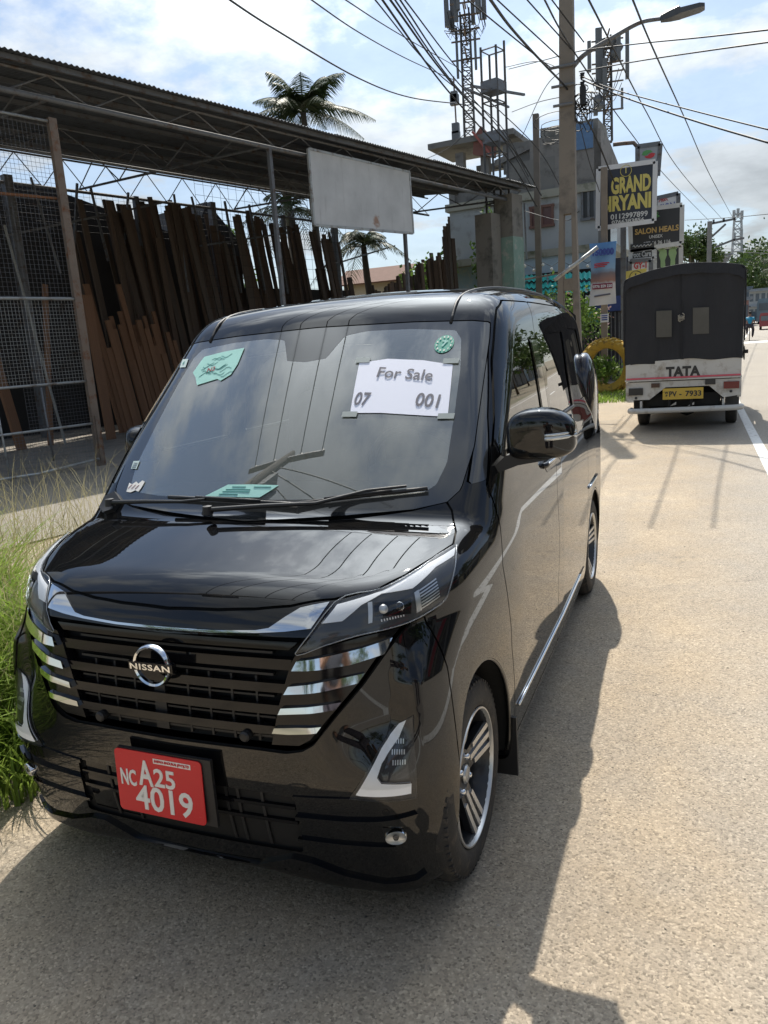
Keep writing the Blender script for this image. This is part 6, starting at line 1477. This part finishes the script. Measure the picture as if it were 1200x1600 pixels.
MB().prism([(sx(915), sz(478)), (sx(922), sz(470)), (sx(925), sz(462)), (sx(917), sz(458))], -.2, -.17, 'XZ').build('loose_sheet', WSIGN, sf)
MB().beam((sx(915), -.1, sz(482)), (sx(945), -.3, sz(458)), .5, .04).build('lean_to_roof', MATB, sf)

# ================================================================ YELLOW TRACTOR TYRE
YT = mat('yellow_painted_rubber', (.42, .27, .035), .7, var=.25, vs=5, dirt=(.16, .11, .04), bump=.3)
tc_ = at(949, 581, 18.4); tw = thing('painted_tyre', 'huge yellow painted tractor tyre standing upright on the verge', 'tyre', (tc_[0], 18.4, 0)); Rr = .66
prt = [(.44, -.13), (.43, -.05), (.43, .05), (.44, .13), (.52, .19), (.60, .20), (.645, .15), (.655, 0), (.645, -.15), (.60, -.20), (.52, -.19), (.44, -.13)]
MB().lathe(prt, (0, 0, Rr), 56, 'Y').build('tyre_ring', YT, tw, smooth=True, sharp=50)
for k in range(26):
    a = 2*PI*k/26
    for sg in (1, -1):
        Mx = Matrix.Rotation(-(a+(PI/26 if sg > 0 else 0)), 3, 'Y'); b_ = MB()
        vs = [Mx @ Vector((x_, y_, z_))+Vector((0, 0, Rr)) for (y_, x_, z_) in ((sg*.205, -.07, .615), (sg*.205, -.02, .615), (sg*.02, .03, .665), (sg*.02, .08, .665), (sg*.20, -.07, .66), (sg*.20, -.02, .66), (sg*.02, .03, .705), (sg*.02, .08, .705))]
        b_.add(vs, [(0, 1, 3, 2), (4, 6, 7, 5), (0, 4, 5, 1), (2, 3, 7, 6), (0, 2, 6, 4), (1, 5, 7, 3)]).build('tread_lug', YT, tw)
tw.rotation_euler = (0, 0, math.radians(-14))
# ================================================================ PARKED TRUCK
TY = 10.62; T0 = at(1067.5, 671, TY); T0[2] = gz(TY); TH = math.radians(-2.6)
trk = thing('parked_pickup_truck', 'small white pickup truck with a black canvas hood seen from behind', 'truck', tuple(T0), TH)
TR = np.array([math.cos(TH), math.sin(TH), 0]); TF = np.array([-math.sin(TH), math.cos(TH), 0])
def tk(u, v, y=0.):
    "photo position to truck frame x, z on the plane y metres ahead of the tail"
    d = pdir(u, v); o = np.array(T0)+TF*y; t = ((o-CAM)@TF)/(d@TF); P = CAM+d*t-T0; return float(P@TR), float(P[2])
def canv():
    t = NT('black_canvas'); n = t.noise(2.2, 5, .6, t.obj); wv = t.noise(1.0, 3, .5, t.obj, stretch=(14, 1, 1)); c = t.mix(n, (.016, .017, .020), (.036, .037, .042)); t.set('Base Color', c); t.set('Roughness', .72); t.set('Specular IOR Level', .35)
    t.bump(t.math('ADD', wv, t.math('MULTIPLY', t.noise(16, 4, .6, t.obj), .3)), .5, .03); return t.m
CANV = canv(); TWH = mat('dirty_white_truck_paint', (.56, .55, .52), .4, var=.08, vs=2, dirt=(.30, .26, .21), obj=True, coat=.2); TDK = mat('truck_underside', (.015, .014, .013), .8); PINK = mat('faded_red_stripe', (.62, .10, .14), .5)
xl_, zc0 = tk(976, 552); xr_, _ = tk(1162, 540); ztl = tk(975, 436)[1]; ztr = tk(1162, 424)[1]; zap = tk(1095, 413)[1]
hw = (xr_-xl_)/2; xm = (xr_+xl_)/2
zsh = (ztl+ztr)/2-.03; ztop = zap+.02; zb = (tk(978, 572)[1]+tk(1157, 556)[1])/2
# canvas shell: hoop section drawn along the truck
hoop = [(-hw, zb-.02), (-hw-.004, zb+.5), (-hw, zsh-.10), (-hw+.010, zsh-.01), (-hw+.06, zsh+.045), (-hw*.5, ztop-.045), (0, ztop), (hw*.5, ztop-.025), (hw-.10, zsh+.095), (hw-.02, zsh+.05), (hw, zsh-.08), (hw+.004, zb+.5), (hw, zb-.02)]
hp = [tuple(p) for p in curve_pts(hoop, 4)]; n = len(hp); vs = []; ST = [0, .04, .45, .55, .95, 1.05, 1.5, 1.6, 2.05, 2.1]
for i, y in enumerate(ST):
    sag = .018 if i in (2, 3, 4, 6) else 0
    vs += [(xm+x*(1-sag*.3), y, z-(sag if z > zsh else 0)) for x, z in hp]
MB().add(vs, [(i*n+k, (i+1)*n+k, (i+1)*n+k+1, i*n+k+1) for i in range(len(ST)-1) for k in range(n-1)]).build('canvas_hood', CANV, trk, smooth=True)
MB().tube([(xm+x*1.004, -.012, z+.004) for x, z in hp[2:-2]], .013, 6).build('canvas_piping', CANV, trk, smooth=True)
# valance over the rear and two rear curtains
def curtain(x0, x1, zb0, zb1, nm, y0, sgn):
    vs = []; NX, NZ = 14, 14
    for i in range(NX+1):
        t = i/NX; x = x0+(x1-x0)*t
        # top follows hoop
        zt = np.interp(x-xm, [p[0] for p in hp[6:-6]], [p[1] for p in hp[6:-6]])-.01; zb_ = zb0+(zb1-zb0)*t+.012*math.sin(t*9)
        for j in range(NZ+1):
            s_ = j/NZ; z = zt+(zb_-zt)*s_; vs.append((x, y0+.012*math.sin(t*7+s_*3)-.018*s_*s_+.008*math.sin(t*23), z))
    return MB().add(vs, [(i*(NZ+1)+j, i*(NZ+1)+j+1, (i+1)*(NZ+1)+j+1, (i+1)*(NZ+1)+j) for i in range(NX) for j in range(NZ)]).build(nm, CANV, trk, smooth=True)
xs_, _ = tk(1067, 500)
zbl, zbr = tk(983, 571)[1], tk(1155, 560)[1]
curtain(xm-hw+.01, xs_+.02, zbl-.01, tk(1066, 562)[1], 'rear_curtain', -.012, 1); curtain(xs_-.02, xm+hw-.01, tk(1066, 561)[1], zbr, 'rear_curtain', -.030, 1)
vv = []; NX = 24
for i in range(NX+1):
    x = xm-hw+.008+(2*hw-.016)*i/NX; zt = np.interp(x-xm, [p[0] for p in hp[6:-6]], [p[1] for p in hp[6:-6]])+.004; vv += [(x, -.045, zt), (x, -.062+.006*math.sin(i), zt-.135+.006*math.sin(i*1.3))]
MB().add(vv, [(2*i, 2*i+1, 2*i+3, 2*i+2) for i in range(NX)]).build('canvas_valance', CANV, trk, smooth=True)
CW = mat('clouded_plastic_window', (.085, .08, .07), .3, var=.25, vs=6, obj=True)
for (u0, v0, u1, v1) in ((1026, 486, 1050, 526), (1083, 481, 1108, 521)):
    a, b, c, d = tk(u0, v0), tk(u1, v0-1), tk(u1, v1), tk(u0, v1+1); MB().add([(p[0], -.058, p[1]) for p in (a, b, c, d)], [(3, 2, 1, 0)]).build('canvas_window', CW, trk)
b_ = MB(); c_ = tk(1065, 496)
for k in range(4): b_.tube([(c_[0]+.04*math.cos(a+k)*1.0, -.065-.01*k, c_[1]+.03*math.sin(a+k)+.02*(k-1.5)) for a in np.linspace(0, 4.5, 9)], .006, 4)
b_.build('tie_rope', mat('rope', (.35, .33, .28), .9), trk, kind='stuff')
MB().tube([(xs_, -.045, tk(1067, 470)[1]), (xs_-.005, -.06, tk(1066, 560)[1])], .006, 4).build('curtain_edge', CANV, trk)
# white load bed
zs = (tk(983, 598)[1]+tk(1157, 584)[1])/2; zbed = (tk(980, 630)[1]+tk(1160, 616)[1])/2
MB().box((xm, 1.05, (zb+zs)/2), (2*hw-.06, 2.1, zb-zs+.04)).build('load_bed', TWH, trk)
MB().prism([(xm-hw+.02, zs), (xm-hw+.02, zb-.02), (xm-.55, zb+.015), (xm-.02, zb+.03), (xm-.01, zb+.07), (xm+.28, zb+.08), (xm+.28, zb+.03), (xm+hw-.02, zb+.02), (xm+hw-.02, zs)], -.03, .01, 'XZ').build('tailgate', TWH, trk)
MB().box((xm, -.040, zs+.022), (2*hw-.06, .02, .022)).build('tailgate_stripe', PINK, trk); MB().box((xm, -.038, zs-.004), (2*hw-.02, .03, .02)).build('tailgate_ledge', TWH, trk)
lettering('TATA', .19, frameM((tk(1067, 581)[0], -.034, tk(1067, 581)[1]), (1, 0, 0), (0, 0, 1)), BLK, trk, .010, width=tk(1094, 580)[0]-tk(1040, 580)[0], name='tailgate_lettering')
# lower skirt with a trapezoid opening
zk0 = zs-.03; zk1 = (tk(985, 628)[1]+tk(1155, 617)[1])/2; xo0, xo1 = tk(1015, 628)[0], tk(1130, 620)[0]; xi0, xi1 = tk(1040, 608)[0], tk(1108, 603)[0]; zo = tk(1067, 604)[1]
MB().prism([(xm-hw+.02, zk1), (xm-hw+.02, zk0), (xm+hw-.02, zk0), (xm+hw-.02, zk1+.03), (xo1, zk1), (xi1, zo), (xi0, zo), (xo0, zk1)], -.02, .03, 'XZ').build('rear_skirt', TWH, trk)
for sg in (-1, 1): MB().box((xm+sg*(hw-.04), 1.0, (zk0+zk1)/2), (.05, 2.0, zk0-zk1)).build('side_skirt', TWH, trk)
MB().box((xm, 1.2, zk1-.02), (1.0, 2.2, .18)).build('chassis', TDK, trk)
MB().box((xm, .35, (zk0+zk1)/2), (1.3, .05, .28)).build('chassis_back', TDK, trk)
def rbox(nm, u0, v0, u1, v1, mt_, y=-.035, th_=.03): a = tk(u0, v0); b = tk(u1, v1); return MB().box(((a[0]+b[0])/2, y, (a[1]+b[1])/2), (abs(b[0]-a[0]), th_, abs(b[1]-a[1]))).build(nm, mt_, trk)
rbox('tail_lamp', 983, 607, 1005, 617, BLK); rbox('tail_lamp', 1131, 596, 1155, 606, mat('dull_red_lens', (.16, .02, .02), .2)); rbox('side_marker', 1018, 599, 1031, 605, mat('dark_reflector', (.08, .04, .03), .3)); rbox('vent_plate', 1102, 592, 1118, 600, BLK)
for u, v in ((994, 622), (1142, 611)): a = tk(u, v); MB().lathe([(0, -.02), (.016, -.015), (.02, .01)], (a[0], -.03, a[1]), 12, 'Y').build('fog_reflector', BLK, trk)
a = tk(1067, 615); yp = rbox('number_plate', 1036, 607, 1099, 622, mat('yellow_plate', (.62, .42, .06), .45), -.045, .012)
lettering('PV', .105, frameM((a[0]-.135, -.054, a[1]), (1, 0, 0), (0, 0, 1)), BLK, trk, .003, name='plate_lettering', width=.105)
lettering('7933', .105, frameM((a[0]+.145, -.054, a[1]), (1, 0, 0), (0, 0, 1)), BLK, trk, .003, name='plate_lettering', width=.215)
lettering('-', .105, frameM((a[0]-.03, -.054, a[1]), (1, 0, 0), (0, 0, 1)), BLK, trk, .003, name='plate_lettering'); lettering('W', .045, frameM((a[0]-.22, -.054, a[1]+.022), (1, 0, 0), (0, 0, 1)), BLK, trk, .002, name='plate_lettering'); lettering('P', .045, frameM((a[0]-.22, -.054, a[1]-.022), (1, 0, 0), (0, 0, 1)), BLK, trk, .002, name='plate_lettering')
zbm = (tk(985, 643)[1]+tk(1157, 634)[1])/2
P = [(tk(986, 643)[0], .06, zbm-.005), (tk(992, 643)[0], -.10, zbm-.01), (xm, -.13, zbm+.0), (tk(1150, 636)[0], -.10, zbm+.01), (tk(1157, 635)[0], .06, zbm+.01)]
MB().tube(curve_pts(P, 6), .040, 12).build('rear_bumper', TWH, trk, smooth=True)
for u in (1002, 1046, 1080, 1130): a = tk(u, 636); MB().box((a[0], .02, zbm+.06), (.03, .12, .14)).build('bumper_bracket', TDK if u in (1046, 1080) else TWH, trk)
for u in (1052, 1080): a = tk(u, 631); MB().prism([(a[0]-.05, a[1]-.03), (a[0]+.04, a[1]+.03), (a[0]+.04, a[1]-.01)], -.03, -.02, 'XZ').build('white_flap', TWH, trk)
MB().tube([(-.62, .8, .26), (.62, .8, .26)], .045, 8).build('rear_axle', TDK, trk); MB().lathe([(0, -.13), (.10, -.1), (.14, 0), (.10, .1), (0, .13)], (0, .8, .26), 14, 'X').build('differential', TDK, trk, smooth=True)
for sg in (-1, 1): MB().tube(curve_pts([(sg*.5, .1, .38), (sg*.5, .5, .26), (sg*.5, .9, .24), (sg*.5, 1.4, .38)], 4), .025, 6).build('leaf_spring', TDK, trk)
def twheel(x, y):
    w2 = thing('wheel', None, None, (x, y, .265)); del_cat(w2); w2.parent = trk; s = 1 if x > 0 else -1
    MB().lathe([(.15, -.07*s), (.16, -.075*s), (.22, -.08*s), (.255, -.07*s), (.265, -.05*s), (.268, 0), (.265, .05*s), (.255, .07*s), (.22, .08*s), (.16, .075*s), (.15, .07*s)], (0, 0, 0), 36, 'X').build('tyre', RUBBER, w2, smooth=True, sharp=50)
    MB().lathe([(.155, .07*s), (.13, .04*s), (.06, .05*s), (0, .05*s)], (0, 0, 0), 24, 'X').build('rim', SILV, w2, smooth=True); MB().lathe([(0, -.03*s), (.155, -.03*s), (.155, -.07*s)], (0, 0, 0), 24, 'X').build('rim_back', TDK, w2, smooth=True)
for x in (-.63, .63):
    for y in (.8, 3.0): twheel(x, y)
for sg, u in ((-1, 995), (1, 1142)): MB().box((sg*.64, .35, .40), (.19, .012, .34)).build('mud_flap', mat('grey_mud_flap', (.10, .10, .105), .8) if sg > 0 else TDK, trk)
# cab
hc = .74
MB().prism([(2.1, .32), (2.1, 1.72), (2.25, 1.80), (3.1, 1.78), (3.35, 1.55), (3.75, 1.0), (3.8, .35), (3.35, .32), (3.3, .55), (2.75, .55), (2.7, .32)], xm-hc, xm+hc, 'YZ').build('cab', TWH, trk)
for sg in (-1, 1):
    MB().prism([(2.3, 1.12), (2.3, 1.65), (3.0, 1.65), (3.3, 1.30), (3.4, 1.12)], xm+sg*hc, xm+sg*(hc+.012), 'YZ').build('cab_window', DKG, trk)
    MB().prism([(3.35, 1.15), (3.42, 1.15), (3.42, 1.42), (3.35, 1.42)], xm+sg*(hc+.01), xm+sg*(hc+.06), 'YZ').build('cab_mirror', BLK, trk)
MB().add([(xm-.66, 3.34, 1.60), (xm+.66, 3.34, 1.60), (xm+.70, 3.74, 1.06), (xm-.70, 3.74, 1.06)], [(0, 1, 2, 3)]).build('cab_windscreen', DKG, trk)
for k in range(6): z = zb+.1+k*.0; MB().tube([(xm+hw+.012, .1+.35*k, zb-.03), (xm+hw+.016, .12+.35*k, zb+.12)], .008, 4).build('canvas_tie', mat('rope', (.35, .33, .28), .9), trk)
a = tk(1165, 549); MB().box((xm+hw+.03, .02, a[1]), (.06, .06, .05)).build('tail_latch', TDK, trk)

# ================================================================ CYCLIST
CY_ = 52.5; cp_ = at(1171, 526, CY_); cp_[2] = gz(CY_)
bike = thing('bicycle', 'dark bicycle ridden away along the road beyond the truck', 'bicycle', tuple(cp_), -.05)
for y in (-.5, .52): MB().lathe([(.31, -.015), (.335, -.02), (.335, .02), (.31, .015), (.31, -.015)], (0, y, .335), 24, 'X').build('wheel', RUBBER, bike, smooth=True)
fb = MB()
for a, b in (((0, -.5, .335), (0, -.08, .30)), ((0, -.08, .30), (0, -.2, .82)), ((0, -.2, .75), (0, .32, .85)), ((0, -.08, .3), (0, .32, .8)), ((0, .30, .95), (0, .52, .335)), ((0, -.5, .335), (0, -.2, .75))): fb.tube([a, b], .02, 6)
fb.build('frame', MATB, bike); MB().tube([(-.28, .25, 1.0), (0, .32, .98), (.28, .25, 1.0)], .015, 6).build('handlebar', MATB, bike); vs, fs = superbox((0, -.22, .86), (.08, .13, .04)); MB().add(vs, fs).build('saddle', MATB, bike)
vs, fs = superbox((0, -.5, .66), (.02, .18, .02)); MB().add(vs, fs).build('mudguard', MATB, bike)
def person_mesh(name, joints, edges, radii, mt_, root=0, sub=2):
    me = bpy.data.meshes.new(name); me.from_pydata(joints, edges, []); o = bpy.data.objects.new(name, me); COL.objects.link(o)
    md = o.modifiers.new('s', 'SKIN'); 
    for v, r in zip(me.skin_vertices[0].data, radii): v.radius = (r, r)
    me.skin_vertices[0].data[root].use_root = True; ms = o.modifiers.new('u', 'SUBSURF'); ms.levels = sub; ms.render_levels = sub
    dg = bpy.context.evaluated_depsgraph_get(); m2_ = bpy.data.meshes.new_from_object(o.evaluated_get(dg)); bpy.data.objects.remove(o); m2_.materials.clear(); m2_.materials.append(mt_); m2_.polygons.foreach_set('use_smooth', [True]*len(m2_.polygons)); return m2_
SKIN = mat('brown_skin', (.20, .11, .07), .6); BSH = mat('bright_blue_shirt', (.02, .22, .36), .8); DTR = mat('dark_trousers', (.035, .03, .04), .9); HAIR = mat('black_hair', (.01, .01, .01), .7)
per = thing('person', 'person in a bright blue shirt and dark trousers riding the bicycle', 'person', tuple(cp_), -.05)
J = [(0, -.22, .95), (0, -.12, 1.15), (0, -.02, 1.38), (0, .02, 1.47), (0, .05, 1.56), (0, .06, 1.66), (-.19, -.02, 1.36), (-.26, .10, 1.15), (-.24, .27, 1.03), (.19, -.02, 1.36), (.26, .10, 1.15), (.24, .27, 1.03), (-.11, -.20, .90), (-.16, .16, .80), (-.14, .02, .42), (-.14, .12, .36), (.11, -.20, .90), (.20, .14, .66), (.17, -.04, .25), (.17, .08, .20)]
E_ = [(0, 1), (1, 2), (2, 3), (3, 4), (4, 5), (2, 6), (6, 7), (7, 8), (2, 9), (9, 10), (10, 11), (0, 12), (12, 13), (13, 14), (14, 15), (0, 16), (16, 17), (17, 18), (18, 19)]
Rd = [.13, .14, .13, .06, .085, .07, .07, .045, .035, .07, .045, .035, .09, .07, .045, .035, .09, .07, .045, .035]
link('body', person_mesh('body', J, E_, Rd, SKIN), per)
JS = J[:3]+[(0, 0, 1.42)]+[J[6], (-.235, .05, 1.22), J[9], (.235, .05, 1.22)]; link('shirt', person_mesh('shirt', JS, [(0, 1), (1, 2), (2, 3), (2, 4), (4, 5), (2, 6), (6, 7)], [.145, .155, .15, .08, .085, .065, .085, .065], BSH), per)
JT = [J[0]]+J[12:15]+J[16:19]; link('trousers', person_mesh('trousers', JT, [(0, 1), (1, 2), (2, 3), (0, 4), (4, 5), (5, 6)], [.145, .105, .085, .06, .105, .085, .06], DTR), per)
vs, fs = superbox((0, .045, 1.69), (.085, .10, .085)); MB().add(vs, fs).build('hair', HAIR, per, smooth=True)

# ================================================================ FAR BUILDINGS AT THE END OF THE ROAD
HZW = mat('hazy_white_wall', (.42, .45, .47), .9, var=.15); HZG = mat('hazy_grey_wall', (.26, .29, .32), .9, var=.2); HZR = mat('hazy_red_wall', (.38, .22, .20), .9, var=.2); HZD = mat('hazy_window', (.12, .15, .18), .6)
def far_house(label, u0, u1, vt, Y, mt_, floors, bays, rf=HZG, cat='building', group=None):
    a, b = at(u0, vt, Y), at(u1, vt, Y); g_ = gz(Y); w_ = b[0]-a[0]; h = a[2]-g_; t_ = thing('far_building', label, cat, ((a[0]+b[0])/2, Y, g_)); MB().box((0, 4, h/2), (w_, 8, h)).build('wall', mt_, t_)
    MB().box((0, 3.8, h+.12), (w_+.8, 9, .25)).build('roof', rf, t_)
    for f_ in range(floors):
        z = h*(f_+.55)/floors; MB().box((0, -.35, h*(f_+.98)/floors), (w_+.3, .9, .16)).build('canopy', rf, t_)
        for q in range(bays): o = MB().box((-w_/2+w_*(q+.5)/bays, -.03, z), (w_/bays*.62, .1, h/floors*.48)).build('window', HZD, t_)
    return t_
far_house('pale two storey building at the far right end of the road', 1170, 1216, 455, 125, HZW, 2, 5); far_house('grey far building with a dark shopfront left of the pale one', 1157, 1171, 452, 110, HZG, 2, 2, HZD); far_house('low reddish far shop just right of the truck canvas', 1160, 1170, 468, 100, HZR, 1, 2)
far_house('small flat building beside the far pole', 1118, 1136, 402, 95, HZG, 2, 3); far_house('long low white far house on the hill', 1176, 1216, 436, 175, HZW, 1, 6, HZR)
def far_vehicle(label, u, Y, w_, h, mt_, cat, nm):
    p = at(u, 500, Y); t_ = thing(nm, label, cat, (p[0], Y, gz(Y)), -.07)
    MB().prism([(-w_/2, .3), (-w_/2, h*.8), (-w_/2*.85, h), (w_/2*.85, h), (w_/2, h*.8), (w_/2, .3)], 0, 4, 'XZ').build('body', mt_, t_); MB().box((0, -.02, h*.68), (w_*.8, .05, h*.28)).build('window', HZD, t_)
    for sg in (-1, 1): MB().lathe([(.2, -.1), (.33, -.1), (.33, .1), (.2, .1)], (sg*w_*.4, .8, .33), 14, 'X').build('wheel', RUBBER, t_)
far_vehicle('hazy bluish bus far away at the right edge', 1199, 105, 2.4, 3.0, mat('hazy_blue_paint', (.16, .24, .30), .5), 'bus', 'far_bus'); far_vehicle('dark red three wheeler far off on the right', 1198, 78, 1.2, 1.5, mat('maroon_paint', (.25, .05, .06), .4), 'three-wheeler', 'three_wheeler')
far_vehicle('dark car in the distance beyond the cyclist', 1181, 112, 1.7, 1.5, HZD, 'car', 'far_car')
# shops left of the road beyond the truck (mostly hidden)
far_house('low shop row behind the truck, mostly hidden', 1000, 1100, 470, 40, HZG, 1, 5)
# house with tiled roof behind the shed
t_ = thing('tiled_house', 'small pale house with a brown tiled roof seen through the shed', 'house', at(590, 470, 30)*[1, 1, 0]); kx = 30/FPX
zr, ze, = at(588, 418, 30)[2], at(588, 440, 30)[2]
MB().box((0, 1, ze/2), (2.6, 3, ze)).build('wall', mat('cream_wall', (.55, .50, .38), .8, var=.1), t_)
for k in range(9): z0 = ze-.1+(zr-ze+.1)*k/9; MB().box((0, -.8+k*.16, z0+.05), (3.2, .22, .06), M=Matrix.Rotation(.5, 3, 'X')).build('tile_course', mat('brown_roof_tiles', (.17, .09, .065), .85, var=.3, vs=8), t_)

# ================================================================ THE OTHER SIDE OF THE ROAD AND BEHIND THE CAMERA (seen only in reflections)
def shop_row(label, x, y, w_, h, mt_, rz, name='shop_house'):
    t_ = thing(name, label, 'building', (x, y, gz(y)), rz); MB().box((0, 4, h/2), (w_, 8, h)).build('wall', mt_, t_); MB().box((0, 3.6, h+.1), (w_+.6, 9, .2)).build('roof', ROOFM, t_); MB().box((0, -.6, 2.9), (w_, 1.3, .12)).build('canopy', ROOFM, t_)
    for q in range(3): MB().box((-w_/2+w_*(q+.5)/3, -.05, 1.3), (w_/3*.75, .1, 2.2)).build('shutter', STEEL, t_)
    for q in range(3): MB().box((-w_/2+w_*(q+.5)/3, -.05, h-1.4), (w_/3*.5, .1, 1.2)).build('window', DKG, t_)
    MB().box((0, -.3, 3.45), (w_*.7, .1, .8)).build('fascia_sign', REDP if y < 12 else WSIGN, t_)
shop_row('white shop house opposite the minivan across the road', 15.5, 5, 9, 6.2, WHITEW, -PI/2); shop_row('yellowish shop house across the road, further along', 17, 17, 8, 5.0, mat('cream_wall', (.55, .50, .38), .8), -PI/2); shop_row('grey shop house across the road nearest the camera', 16, -8, 9, 7.0, GREYW, -PI/2)
for k, (x, y, h, r) in enumerate(((13, 11, 7, 2.6), (13.5, -2, 6, 2.4), (13, 24, 8, 3.2), (14, 33, 8, 3.4), (12, -18, 8, 3.5), (-4, -20, 8, 4), (-9, -14, 7, 3.5), (4, -28, 9, 4))):
    tree('roadside_tree', 'roadside tree across the road or behind the viewer', (x, y, gz(y)), h, r, 900, .42, group='trees seen only in reflections', seed=60+k)
for k in range(11):
    y = 40+k*13; x = line_x(y)+12.5+2*math.sin(k*2.3); tree('roadside_tree', 'roadside tree across the road or behind the viewer', (x, y, gz(y)), 7.5+1.5*math.sin(k), 3.2, 700, .5, group='trees seen only in reflections', seed=80+k)
for k in range(6):
    y = 32+k*20; shop_row('%s shop house across the road further up' % ['cream walled', 'grey walled', 'pale blue walled', 'taller white', 'distant grey', 'farthest blue'][k], line_x(y)+17, y, 11, 5.5+1.5*math.sin(k*2), [WHITEW, GREYW, BLUEW][k % 3], -PI/2)
def near_pole(label, x, y, h, arm_):
    t_ = thing('utility_pole', label, 'pole', (x, y, 0)); MB().tube([(0, 0, 0), (0, 0, h)], .16, 10, r2=.10).build('pole_shaft', mat('dark_timber_pole', (.05, .042, .036), .85), t_, smooth=True); MB().beam((-1.1, .0, h-.4), (1.1, 0, h-.4), .10).build('cross_arm', STEEL, t_)
    for q in (-1, -.4, .4, 1): MB().lathe([(0, 0), (.05, .02), (.05, .12), (0, .16)], (q, 0, h-.35), 8).build('insulator', MATB, t_)
    MB().box((.15, -.2, h-1.6), (.4, .35, .6)).build('transformer', ANT, t_)
near_pole('plain pole behind the viewer whose wires mirror in the windscreen', -3.6, -.5, 8.4, 0)
PW = [(-4.6, -.5, 8.1), (-4.0, -.5, 8.1), (-3.2, -.5, 8.1), (-2.6, -.5, 8.1)]
PE = at(886, 100, 14)
for k, p in enumerate(PW):
    q = np.array([PE[0]-.3+.2*k, 14, PE[2]+.1*k]); p = np.array(p); mid = (p+q)/2-[0, 0, .35]; P = curve_pts([p, (p+mid)/2-[0, 0, .05], mid, (q+mid)/2-[0, 0, .05], q], 6); o = MB().tube([tuple(a-P[0]) for a in P], .012, 5).build('overhead_cable', CABLE, loc=tuple(P[0])); tag(o, 'overhead service wire running back over the minivan from the pole', 'cable', 'service wires over the minivan')
for k in range(3):
    p = np.array([-3.6+.1*k, -.5, 7.0+.2*k]); q = np.array([5.5+.3*k, -7+2*k, 8.2]); mid = (p+q)/2-[0, 0, .4]; P = curve_pts([p, mid, q], 8); o = MB().tube([tuple(a-P[0]) for a in P], .012, 5).build('overhead_cable', CABLE, loc=tuple(P[0])); tag(o, 'service wire crossing the road behind the viewer', 'cable', 'wires crossing behind the viewer')

# the person taking the picture, standing just behind the viewpoint
ph = thing('person', 'person in dark clothes taking the photograph, seen only as a reflection in the minivan', 'person', (1.34, -1.98, 0))
J2 = [(0, 0, .95), (0, .0, 1.15), (0, .02, 1.38), (0, .02, 1.47), (0, .04, 1.55), (0, .05, 1.66), (-.19, .02, 1.38), (-.24, .10, 1.14), (-.09, .36, 1.36), (.19, .02, 1.38), (.24, .10, 1.14), (.07, .36, 1.36), (-.11, 0, .90), (-.13, .04, .50), (-.13, -.02, .10), (-.13, .12, .05), (.11, 0, .90), (.13, .04, .50), (.13, -.02, .10), (.13, .12, .05)]
R2 = [.15, .15, .14, .065, .085, .075, .075, .05, .038, .075, .05, .038, .10, .07, .045, .04, .10, .07, .045, .04]
link('body', person_mesh('body', J2, E_, R2, SKIN), ph)
JS2 = J2[:3]+[(0, .02, 1.43)]+[J2[6], (-.225, .07, 1.24), J2[9], (.225, .07, 1.24)]; link('shirt', person_mesh('shirt', JS2, [(0, 1), (1, 2), (2, 3), (2, 4), (4, 5), (2, 6), (6, 7)], [.17, .17, .16, .08, .09, .07, .09, .07], mat('dark_shirt', (.02, .022, .03), .85)), ph)
JT2 = [J2[0]]+J2[12:15]+J2[16:19]; link('trousers', person_mesh('trousers', JT2, [(0, 1), (1, 2), (2, 3), (0, 4), (4, 5), (5, 6)], [.165, .12, .09, .07, .12, .09, .07], DTR), ph)
vs, fs = superbox((0, .03, 1.69), (.085, .10, .085)); MB().add(vs, fs).build('hair', HAIR, ph, smooth=True)
